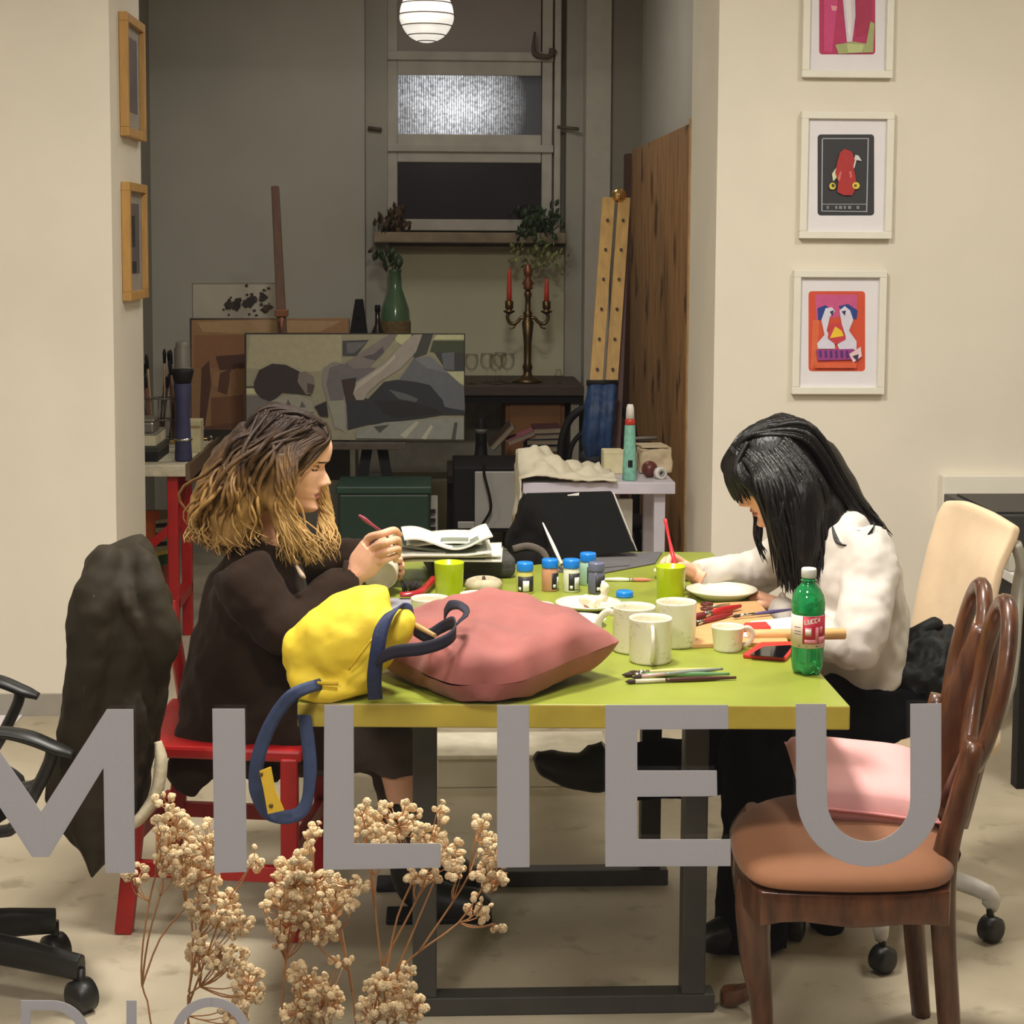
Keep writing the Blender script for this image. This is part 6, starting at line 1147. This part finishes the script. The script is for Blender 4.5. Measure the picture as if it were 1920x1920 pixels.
for k in range(170):      # near curtain in front of the ear
    u = U_(0, 1); rt = M1 @ V((.02+.062*u, -U_(.0, .045), .096-.02*u)); a1 = M1 @ V((-.02+.058*u, -.088, .055-.02*u)); a2 = J((526+22*u+random.gauss(0, 4), 900, 4.055+U_(-.015, .02))); a3 = J((524+28*u+random.gauss(0, 6), 962, 4.055+U_(-.02, .02)))
    lock(lk, [rt, a1, a2, a3, J((532+70*u+random.gauss(0, 8), 1046+U_(-30, 18), 4.045+U_(-.03, .03)))], U_(.0028, .0055), U_(.004, .010), U_(2.4, 3.6), seg=5)
for k in range(110):      # crown, from the parting back
    u = U_(0, 1); rt = M1 @ V((.058-.09*u, .01, .098+.012*sin(pi*u))); a1 = M1 @ V((.012-.085*u, -.062, .092+U_(-.004, .003))); a2 = M1 @ V((-.03-.07*u, -.095, .04)); a3 = M1 @ V((-.055-.075*u, -.10, -.03)); lock(lk, [rt, a1, a2, a3, a3+V((-.03*u-.02, U_(-.01, .01), -.11))], U_(.003, .0055), .004, 2, seg=5)
for k in range(100):      # far side, showing past the chin
    u = U_(0, 1); rt = M1 @ V((U_(.0, .05), U_(.03, .06), .10)); a1 = M1 @ V((.02+.02*u, .088, .03)); a2 = J((596+16*u, 930, 4.262)); a3 = J((602+20*u, 975, 4.25)); lock(lk, [rt, a1, a2, a3, J((590+38*u+random.gauss(0, 5), 1036+U_(-25, 18), 4.22+U_(-.03, .02)))], U_(.003, .0055), .008, U_(2, 3), seg=5)
for k in range(90):      # over the top of the head
    u = U_(-1, 1); w = U_(0, 1); lock(lk, [M1 @ V((.062-.06*w, .012*u, .100+.010*w)), M1 @ V((.0-.07*w, .035*u, .117)), M1 @ V((-.075-.03*w, .055*u, .086)), M1 @ V((-.118, .06*u, .02)), M1 @ V((-.15, .06*u, -.06))], U_(.003, .0052), .003, 1.6, seg=5)
for k in range(14):      # loose strands over the forehead
    u = U_(0, 1); lock(lk, [M1 @ V((.062, .005, .105)), M1 @ V((.083, -.024-.02*u, .075)), M1 @ V((.070-.02*u, -.058-.008*u, .035)), M1 @ V((.045-.03*u, -.074, -.02))], .0028, .002, 1, seg=5)
tag(lk.build('hair_locks', hm, W1), kind=None)
# mug she is painting, and her brush
ax = V((.06, .93, .34)).normalized(); bc = at(712, 1079, 4.20); q_ = ax.to_track_quat('Z', 'Y').to_matrix()
t = thing('mug', 'cream mug tipped on its side in the hand of the person in brown', 'mug', bc, G3); r, h = .0435, .092
MB(False).lathe([(0, .004), (r*.86, .003), (r*.9, 0), (r*.97, .002), (r, .006), (r, h*.94), (r*1.02, h-.002), (r, h), (r*.94, h-.001), (r*.93, h*.9), (r*.92, .010), (0, .009)], seg=40, rot=q_).build('body', cer, t)
d = (q_ @ V((1, 0, 0))); d = V((-1, 0, -.25)); d = (d-ax*d.dot(ax)).normalized(); MB(False).tube([d*(r*.94)+ax*(h*.18), d*(r+.008)+ax*(h*.15), d*(r+.022)+ax*(h*.3), d*(r+.024)+ax*(h*.6), d*(r+.012)+ax*(h*.84), d*(r*.94)+ax*(h*.84)], .0062, 10).build('handle', cer, t)
t = thing('paint_brush', 'dark red brush held by the person in brown', 'brush', at(710, 995, 4.11)); P_ = [at(673, 966, 4.10), at(684, 974, 4.105), at(702, 987, 4.11), at(722, 1002, 4.125), at(746, 1030, 4.17)]
MB().tube(P_[:4]+[P_[3].lerp(P_[4], .5)], [.003, .0055, .0035, .003, .003], 10, 4).build('handle', mat('wine_red_lacquer', (150, 62, 80), .25, coat=.5), t); MB().tube([P_[3].lerp(P_[4], .5), P_[4]], [.003, .001], 8, 1).build('bristles', MC['brown_bristle'], t)
# ---------------------------------------------------------------- right: white shirt, straight black hair
random.seed(57)
sk2 = skinmat('warm_skin', (234, 178, 146)); org = V((1.15, 4.06, .48)); W2 = thing('person', 'person in a white shirt with long straight black hair bent over a plate', 'person', org)
p_ = radians(29); M2 = place_head((-cos(p_), -.05, -sin(p_)), (0, 0, 1), at(1386, 950, 4.10), .97)
hb = MB(); head(hb, M2); limb = MB()
limb.tube([M2 @ V((-.02, 0, -.07)), M2 @ V((-.045, 0, -.12)), at(1530, 965, 4.08), at(1560, 1000, 4.07)], [.052, .05, .055, .07], 18, 5)
limb.tube([at(1560, 1000, 4.07), at(1595, 1080, 4.06), at(1610, 1180, 4.07), at(1618, 1270, 4.07)], [(.05, .09), (.07, .11), (.07, .11), (.08, .12)], 18, 5, flat=(1, 0, 0))
limb.tube([at(1600, 1020, 3.98), at(1626, 1070, 3.91), at(1620, 1140, 3.845), at(1606, 1204, 3.80), at(1570, 1203, 3.845), at(1515, 1173, 3.965), at(1455, 1135, 4.13)], [.03, .03, .028, .026, .025, .025, .024], 14, 5)
limb.tube([at(1510, 1020, 4.22), at(1462, 1048, 4.30), at(1428, 1074, 4.345), at(1370, 1073, 4.31), at(1303, 1076, 4.27)], [.035, .033, .03, .028, .025], 14, 5)
limb.tube([at(1615, 1345, 3.99), at(1430, 1400, 3.91), at(1425, 1580, 3.88), at(1415, 1740, 3.87)], [.05, .05, .042, .035], 14, 5); limb.tube([at(1615, 1345, 4.13), at(1420, 1405, 4.16), at(1300, 1440, 4.18), at(1140, 1440, 4.2)], [.075, .06, .045, .035], 14, 5)
h1 = hand(J((1303, 1077, 4.27)), [J((1276, 1052, 4.255)), J((1270, 1056, 4.28)), J((1268, 1062, 4.30)), J((1270, 1070, 4.315))],
          [[J((1259, 1044, 4.235)), J((1252, 1058, 4.215)), J((1258, 1072, 4.205))], [J((1252, 1049, 4.25)), J((1242, 1058, 4.235)), J((1241, 1074, 4.225))], [J((1254, 1058, 4.285)), J((1246, 1068, 4.265)), J((1247, 1080, 4.25))], [J((1258, 1068, 4.30)), J((1252, 1076, 4.285)), J((1254, 1083, 4.27))]],
          [J((1290, 1068, 4.235)), J((1276, 1062, 4.21)), J((1268, 1072, 4.20))], r=.0085)
h2 = hand(J((1455, 1135, 4.13)), [J((1434, 1124, 4.16)), J((1431, 1121, 4.19)), J((1431, 1120, 4.21)), J((1433, 1120, 4.235))],
          [[J((1418, 1121, 4.16)), J((1410, 1124, 4.155)), J((1404, 1126, 4.15))], [J((1416, 1118, 4.19)), J((1406, 1121, 4.185)), J((1400, 1122, 4.18))], [J((1417, 1117, 4.21)), J((1408, 1119, 4.21)), J((1402, 1120, 4.205))], [J((1421, 1117, 4.235)), J((1413, 1118, 4.235)), J((1408, 1119, 4.235))]],
          [J((1444, 1136, 4.115)), J((1430, 1134, 4.10)), J((1420, 1133, 4.105))], r=.008)
merge('body', [(hb, 0, 0, 0), (limb, .006, 4, 0), (h1, .0018, 2, 0), (h2, .002, 2, 0)], [sk2, lip, brow, nost, mat('black_scalp_hair', (18, 15, 15), .5)], W2)
sh = mat('white_cotton_shirt', (206, 199, 190), .75, var=.03, scale=10, sheen=.05, bump=.12, bscale=26)
mb = MB()
mb.tube([at(1545, 985, 4.08), at(1566, 1010, 4.07), at(1590, 1080, 4.06), at(1606, 1160, 4.06), at(1612, 1240, 4.06), at(1615, 1268, 4.06)], [(.055, .07), (.09, .15), (.12, .185), (.118, .18), (.105, .17), (.10, .165)], 26, 5, flat=(1, 0, 0))
mb.tube([at(1616, 1010, 3.96), at(1628, 1060, 3.91), at(1622, 1140, 3.84), at(1608, 1208, 3.79), at(1570, 1206, 3.84), at(1515, 1176, 3.96), at(1464, 1140, 4.10)], [.062, .064, .06, .056, .048, .043, .034], 20, 5)
mb.tube([at(1520, 1010, 4.22), at(1462, 1046, 4.30), at(1428, 1074, 4.35), at(1370, 1072, 4.31), at(1303, 1076, 4.27)], [.068, .062, .054, .044, .037], 20, 5)
mb.build('shirt', sh, W2, remesh=.0075, smooth=4, disp=[(.085, .022), (.04, .010)])
MB().tube([at(1640, 955, 4.02)+V((0, 0, -.045)), at(1560, 990, 3.985), at(1500, 985, 4.02), at(1478, 985, 4.10)], [(.008, .016)]*4, 10).build('collar', sh, W2)
for (x, y, Y, tx) in ((1464, 1140, 4.10, 1),):
    c = J((x, y, Y)); MB().tube([c+V((.004*cos(a_*.5236)*tx, .032*sin(a_*.5236), .032*cos(a_*.5236))) for a_ in range(12)], .006, 8, 2, closed=True).build('cuff', sh, W2)
bp = mat('black_trouser_cloth', (14, 15, 19), .9, var=.2, scale=10, spec=.08, bump=.2, bscale=24)
mb = MB(); mb.tube([at(1618, 1262, 4.06), at(1620, 1320, 4.06), at(1625, 1380, 4.06)], [(.125, .18), (.15, .2), (.14, .19)], 22, 5, flat=(1, 0, 0))
mb.tube([at(1600, 1330, 3.97), at(1500, 1365, 3.92), at(1425, 1400, 3.90), at(1420, 1480, 3.89), at(1420, 1600, 3.88), at(1412, 1700, 3.87), at(1408, 1775, 3.86)], [.095, .09, .085, .085, .085, .088, .085], 20, 5)
mb.tube([at(1600, 1330, 4.14), at(1500, 1380, 4.15), at(1400, 1408, 4.16), at(1300, 1440, 4.18), at(1200, 1445, 4.2), at(1140, 1445, 4.2)], [.095, .09, .085, .075, .07, .06], 20, 5)
mb.tube([at(1590, 1400, 4.02), at(1560, 1560, 4.0), at(1550, 1680, 3.98), at(1545, 1772, 3.97)], [(.07, .07), (.06, .07), (.065, .06), (.02, .05)], 18, 5)
mb.build('trousers', bp, W2, remesh=.009, smooth=4, disp=[(.08, .03)])
g_ = V((at(1405, 1790, 3.85).x, 3.85, 0)); MB().tube([V((g_.x+.02, 3.86, .10)), V((g_.x, 3.85, .06)), V((g_.x-.06, 3.84, .04)), V((g_.x-.14, 3.83, .03))], [.05, .046, .042, .02], 14, 5).build('shoe', bt, W2)
mb = MB().tube([at(1150, 1420, 4.2), at(1120, 1440, 4.2), at(1080, 1446, 4.19), at(1030, 1432, 4.18), at(1004, 1416, 4.18)], [(.05, .04), (.062, .045), (.045, .045), (.036, .042), (.012, .02)], 16, 5); mb.build('shoe', bt, W2)
hk = mat('black_hair', (17, 14, 14), .36, var=.35, scale=60, bump=.5, bscale=1, stretch=(160, 160, 8), spec=.32)
hv = MB(); hv.ball(M2 @ V((-.026, 0, .022)), (.112, .094, .098), (M2.to_3x3().normalized()), 26, 18)
for (pts, rs) in (([(1500, 850, 4.05), (1500, 930, 4.02), (1503, 1010, 4.0), (1506, 1085, 3.985)], [.03, .07, .062, .042]), ([(1490, 850, 4.10), (1520, 872, 4.11), (1560, 922, 4.09), (1606, 966, 4.06), (1646, 996, 4.03)], [.04, .075, .066, .042, .014]), ([(1520, 900, 4.05), (1545, 970, 4.02), (1545, 1030, 3.985)], [.03, .055, .03])): hv.tube([J(q) for q in pts], rs, 16, 5)
hv.build('hair', hk, W2, remesh=.007, smooth=2)
lk = MB()
for k in range(230):     # curtain falling on the near side
    u = U_(0, 1); rt = M2 @ V((.062-.12*u, U_(-.02, .03), .100+.012*sin(3*u))); sd = -1
    l1 = M2 @ V((.050-.12*u, .084, .060)); l2 = J((1424+122*u+random.gauss(0, 5), 915, 3.965+U_(-.012, .02)+.02*u)); l3 = J((1446+98*u+random.gauss(0, 5), 1000, 3.95+U_(-.015, .02)+.02*u))
    lock(lk, [rt, l1, l2, l3, J((1464+80*u+random.gauss(0, 6), 1092+36*sin(pi*u)**.6*U_(.4, 1)-25*u, 3.95+U_(-.015, .02)))], U_(.004, .0075), .0015, 1.2, seg=6, tip=.15)
for k in range(46):      # fringe
    u = U_(-1, 1); rt = M2 @ V((.02, .05*u, .108)); l1 = M2 @ V((.078, .062*u, .068)); l2 = M2 @ V((.102-.02*u*u, .074*u, .022+U_(-.01, .01))); lock(lk, [rt, l1, l2, M2 @ V((.107-.025*u*u, .075*u, -.006+U_(-.015, .01)))], U_(.005, .008), .0015, 1, tip=.12)
for k in range(26):      # between fringe and curtain, over the cheek
    u = U_(0, 1); lock(lk, [M2 @ V((.05, .03, .100)), M2 @ V((.082-.02*u, .075, .05)), M2 @ V((.072-.03*u, .088, -.01)), J((1436+22*u, 985, 3.985)), J((1450+24*u, 1050+U_(-20, 30), 3.97))], U_(.005, .008), .0015, 1, tip=.15)
for k in range(150):      # back
    u = U_(0, 1); v = U_(-1, 1); rt = M2 @ V((.0-.05*u, .05*v, .112)); l1 = M2 @ V((-.095-.035*u, .09*v, .045+.03*u)); l2 = J((1570+28*u, 912+10*(1-u), 4.10-.09*v)); l3 = J((1604+26*u, 955+12*(1-u), 4.08-.08*v)); lock(lk, [rt, l1, l2, l3, J((1630+34*u+random.gauss(0, 6), 988+18*u+random.gauss(0, 5), 4.03-.05*v))], U_(.004, .007), .002, 1.2, seg=6, tip=.12)
for k in range(70):      # over the top of the head
    u = U_(-1, 1); w = U_(0, 1); lock(lk, [M2 @ V((.05-.05*w, .02*u, .106)), M2 @ V((-.0-.06*w, .045*u, .116)), M2 @ V((-.075-.03*w, .07*u, .084)), M2 @ V((-.125, .08*u, .03)), J((1590+10*w, 935, 4.09-.06*u))], U_(.004, .0065), .001, 1, seg=5)
for k in range(12):      # far side below the chin
    lock(lk, [M2 @ V((.05, -.08, .02)), J((1416+U_(-4, 8), 960, 4.2)), J((1418+U_(-4, 10), 1010, 4.18)), J((1432+U_(-6, 12), 1046+U_(-16, 14), 4.16))], .004, .002, 1.5, seg=5, tip=.1)
for k in range(5): lock(lk, [J((1560, 985, 3.96)), J((1568+2*k, 1016, 3.925)), J((1602, 1022+2*k, 3.90)), J((1634, 1004-3*k, 3.90)), J((1640, 980, 3.93))], .0022, .001, 1, seg=5)
for k in range(9): lock(lk, [J((1630, 950, 4.03)), J((1648, 972, 4.02)), J((1652+U_(-20, 12), 992+U_(-6, 8), 3.97)), J((1600+U_(0, 60), 1000+U_(-8, 16), 3.90))], .0016, .001, 1, seg=5)
lk.build('hair_locks', hk, W2)
t = thing('paint_brush', 'bright red brush held upright by the person in white', 'brush', at(1260, 1030, 4.22)); P_ = [at(1247, 973, 4.26), at(1254, 1008, 4.245), at(1262, 1044, 4.225), at(1268, 1068, 4.205), at(1272, 1084, 4.195)]
MB().tube(P_[:4], [.0045, .0035, .0058, .0045], 10, 4).build('handle', mat('scarlet_lacquer', (214, 40, 52), .28, coat=.4), t); MB().tube(P_[3:], [.004, .001], 8, 1).build('bristles', MC['brown_bristle'], t)
# ================================================================ DRIED FLOWERS in the shop window
FY = 1.62
dst = mat('dry_straw_stem', (186, 134, 86), .7, var=.15, scale=40); dpet = mat('dried_cream_blossom', (238, 203, 152), .8, var=.16, scale=300, c2=(250, 228, 186), bump=.3, bscale=900)
def blossom(seed):
    rnd = random.Random(seed); mb = MB(False); n = 9
    for ly, (r0, el, cnt, s_) in enumerate(((.0020, .2, 6, .0021), (.0014, .95, 5, .0019), (.0003, 1.5, 2, .0018))):
        for k in range(cnt):
            a = 2*pi*(k+rnd.uniform(-.2, .2))/cnt+ly; d = V((cos(a)*cos(el), sin(a)*cos(el), sin(el))); mb.ball(d*(r0+.0008), (s_*rnd.uniform(.8, 1.15), s_*rnd.uniform(.7, 1), s_*.55), d.to_track_quat('Z', 'Y').to_matrix(), 7, 4)
    mb.ball((0, 0, -.0008), (.0018, .0018, .002), None, 7, 5); return mb
BM = []
for s_ in range(4):
    o = blossom(s_).build('proto', dpet); BM.append(o.data); bpy.data.objects.remove(o)
def spray(lb, stems, clusters, seed):
    rnd = random.Random(seed); base = at(stems[0][0][0], stems[0][0][1], FY); t = thing('dried_flower_spray', lb, 'dried flower', base, 'dried flower sprays behind the window glass'); mb = MB(); bl = []
    nodes = []
    for st in stems:
        P = [at(x, y, FY+(st[-1] if isinstance(st[-1], float) else 0)+rnd.uniform(-.006, .006)) for x, y in [q for q in st if not isinstance(q, float)]]
        mb.tube(P, [.0011]+[.0009]*(len(P)-1), 6, 3); nodes += P[1:]
    for (cx, cy, rx, ry, n) in clusters:
        c = at(cx, cy, FY); src = min(nodes, key=lambda q: (q-c-V((0, 0, -.03))).length)
        subs = []
        for k in range(max(3, n//9)):
            a = rnd.uniform(0, 6.28); rr_ = rnd.uniform(.1, .75); q = at(cx+rx*rr_*cos(a), cy+ry*rr_*sin(a)+ry*.15, FY+rnd.uniform(-.03, .03)); mid = src.lerp(q, .55)+V((rnd.uniform(-.004, .004), 0, -.004)); mb.tube([src, mid, q], [.0007, .0006, .0005], 5, 3); subs.append(q)
        for k in range(n):
            a = rnd.uniform(0, 6.28); rr_ = sqrt(rnd.uniform(0, 1)); q = at(cx+rx*rr_*cos(a), cy+ry*rr_*sin(a), FY+rnd.uniform(-.035, .035)); s0_ = min(subs, key=lambda z: (z-q).length); mb.tube([s0_, s0_.lerp(q, .6)+V((0, 0, -.002)), q], [.0004, .0004, .0003], 4, 2); bl.append((q, (q-s0_)))
    mb.build('stems', dst, t); bl.sort(key=lambda b: b[0].y); vs = []; fs = []
    for i, (q, d) in enumerate(bl):
        dd = V((rnd.uniform(-1, 1), rnd.uniform(-1.4, .4), rnd.uniform(-.3, 1.2))).normalized(); R = dd.to_track_quat('Z', 'Y'); s_ = rnd.uniform(.72, 1.25)
        if i < 95:
            o = bpy.data.objects.new('blossom', BM[rnd.randrange(4)]); COL.objects.link(o); o.parent = t; o.location = q-base; o.rotation_euler = R.to_euler(); o.scale = (s_,)*3
        else:
            m_ = BM[rnd.randrange(4)]; k = len(vs); Rm = R.to_matrix(); vs += [q-base+Rm @ (v.co*s_) for v in m_.vertices]; fs += [[j+k for j in p.vertices] for p in m_.polygons]
    if vs:
        me = bpy.data.meshes.new('blossoms'); me.from_pydata(vs, [], fs); me.materials.append(dpet); me.polygons.foreach_set('use_smooth', [True]*len(fs)); o = bpy.data.objects.new('blossoms', me); COL.objects.link(o); o.parent = t; o['kind'] = 'stuff'
FB = [(270, 1.0), ]
spray('dried flower spray at the far left, its tip over the red chair', [[(300, 2230), (283, 1920), (266, 1845), (268, 1770), (280, 1690), (292, 1640)], [(266, 1845), (278, 1760), (300, 1680)], [(266, 1850), (300, 1760), (350, 1700)]], [(312, 1505, 26, 16, 10), (322, 1560, 40, 46, 70), (345, 1610, 30, 26, 24), (255, 1640, 22, 20, 14), (310, 1620, 26, 24, 18)], 1)
spray('dried flower spray second from the left with a dense middle', [[(340, 2230), (352, 1920), (356, 1850), (362, 1760), (352, 1690)], [(355, 1880), (385, 1800), (420, 1700)], [(354, 1860), (372, 1760), (388, 1690)]], [(388, 1580, 28, 44, 40), (372, 1640, 46, 30, 50), (400, 1700, 50, 38, 74), (440, 1730, 34, 30, 34), (480, 1610, 12, 26, 8)], 2)
spray('dried flower spray low at the left between the thin grey letters', [[(420, 2230), (352, 1905), (375, 1850), (410, 1800)], [(375, 1850), (372, 1790)]], [(372, 1790, 20, 40, 26), (425, 1800, 40, 36, 46), (468, 1850, 34, 36, 40), (440, 1900, 30, 24, 26)], 3)
spray('dried flower spray in the middle with the tall crown under the second letter', [[(520, 2230), (528, 1900), (535, 1800), (512, 1730)], [(535, 1790), (560, 1720)], [(533, 1830), (548, 1700)]], [(548, 1650, 42, 48, 74), (532, 1705, 42, 44, 66), (520, 1760, 20, 20, 12), (560, 1610, 34, 16, 14), (570, 1730, 26, 34, 26)], 4)
spray('dried flower spray right of the middle reaching behind the third letter', [[(690, 2230), (665, 1900), (650, 1800), (628, 1730)], [(660, 1860), (640, 1740)], [(655, 1820), (585, 1760), (600, 1690)]], [(605, 1680, 50, 48, 72), (585, 1560, 16, 36, 14), (650, 1660, 40, 20, 22), (605, 1740, 34, 28, 26), (655, 1700, 16, 20, 8)], 5)
spray('dried flower spray with the widest crown in the notch of the third letter', [[(760, 2230), (716, 1820), (706, 1730), (700, 1640)], [(722, 1836), (745, 1720), (780, 1640)], [(716, 1810), (780, 1690), (800, 1640)], [(702, 1700), (690, 1600)]], [(680, 1535, 24, 34, 22), (745, 1540, 52, 38, 60), (700, 1590, 50, 34, 54), (808, 1580, 36, 34, 44), (830, 1520, 16, 20, 9), (845, 1600, 24, 34, 30), (790, 1640, 40, 16, 22)], 6)
spray('dried flower spray leaning out at the right of the bunch', [[(700, 2230), (700, 1900), (740, 1830), (785, 1785), (860, 1730), (905, 1665)], [(785, 1785), (850, 1690), (880, 1640)], [(740, 1830), (786, 1720), (820, 1640)]], [(905, 1560, 22, 34, 20), (922, 1600, 34, 34, 34), (915, 1650, 34, 24, 24), (900, 1700, 24, 28, 16), (930, 1735, 14, 14, 4), (860, 1640, 20, 16, 8), (945, 1640, 16, 16, 6)], 7)
spray('short dried flower spray at the bottom left of the third letter', [[(600, 2230), (610, 1960), (600, 1890), (580, 1850)], [(610, 1950), (560, 1890)]], [(575, 1835, 40, 30, 44), (600, 1880, 46, 36, 66), (560, 1900, 34, 24, 34), (640, 1800, 20, 16, 6)], 8)
spray('short dried flower spray at the bottom centre below the bunch', [[(690, 2230), (690, 1960), (720, 1900), (740, 1860)], [(690, 1960), (770, 1890)]], [(730, 1850, 46, 34, 60), (760, 1890, 40, 34, 56), (700, 1895, 34, 26, 34), (765, 1820, 14, 14, 6)], 9)
# vase on the sill that holds them
vc = V((at(560, 2060, FY).x, FY, .60)); t = thing('glass_vase', 'clear vase on the sill holding the dried flowers', 'vase', vc)
MB(False).lathe([(.10, 0), (.12, .004), (.135, .14), (.13, .15), (.125, .15), (.115, .01), (0, .008)], seg=40).build('body', glassm, t)
MB(False).lathe([(.134, .14), (.137, .146), (.133, .153), (.127, .148)], seg=40).build('rim', glassm, t)
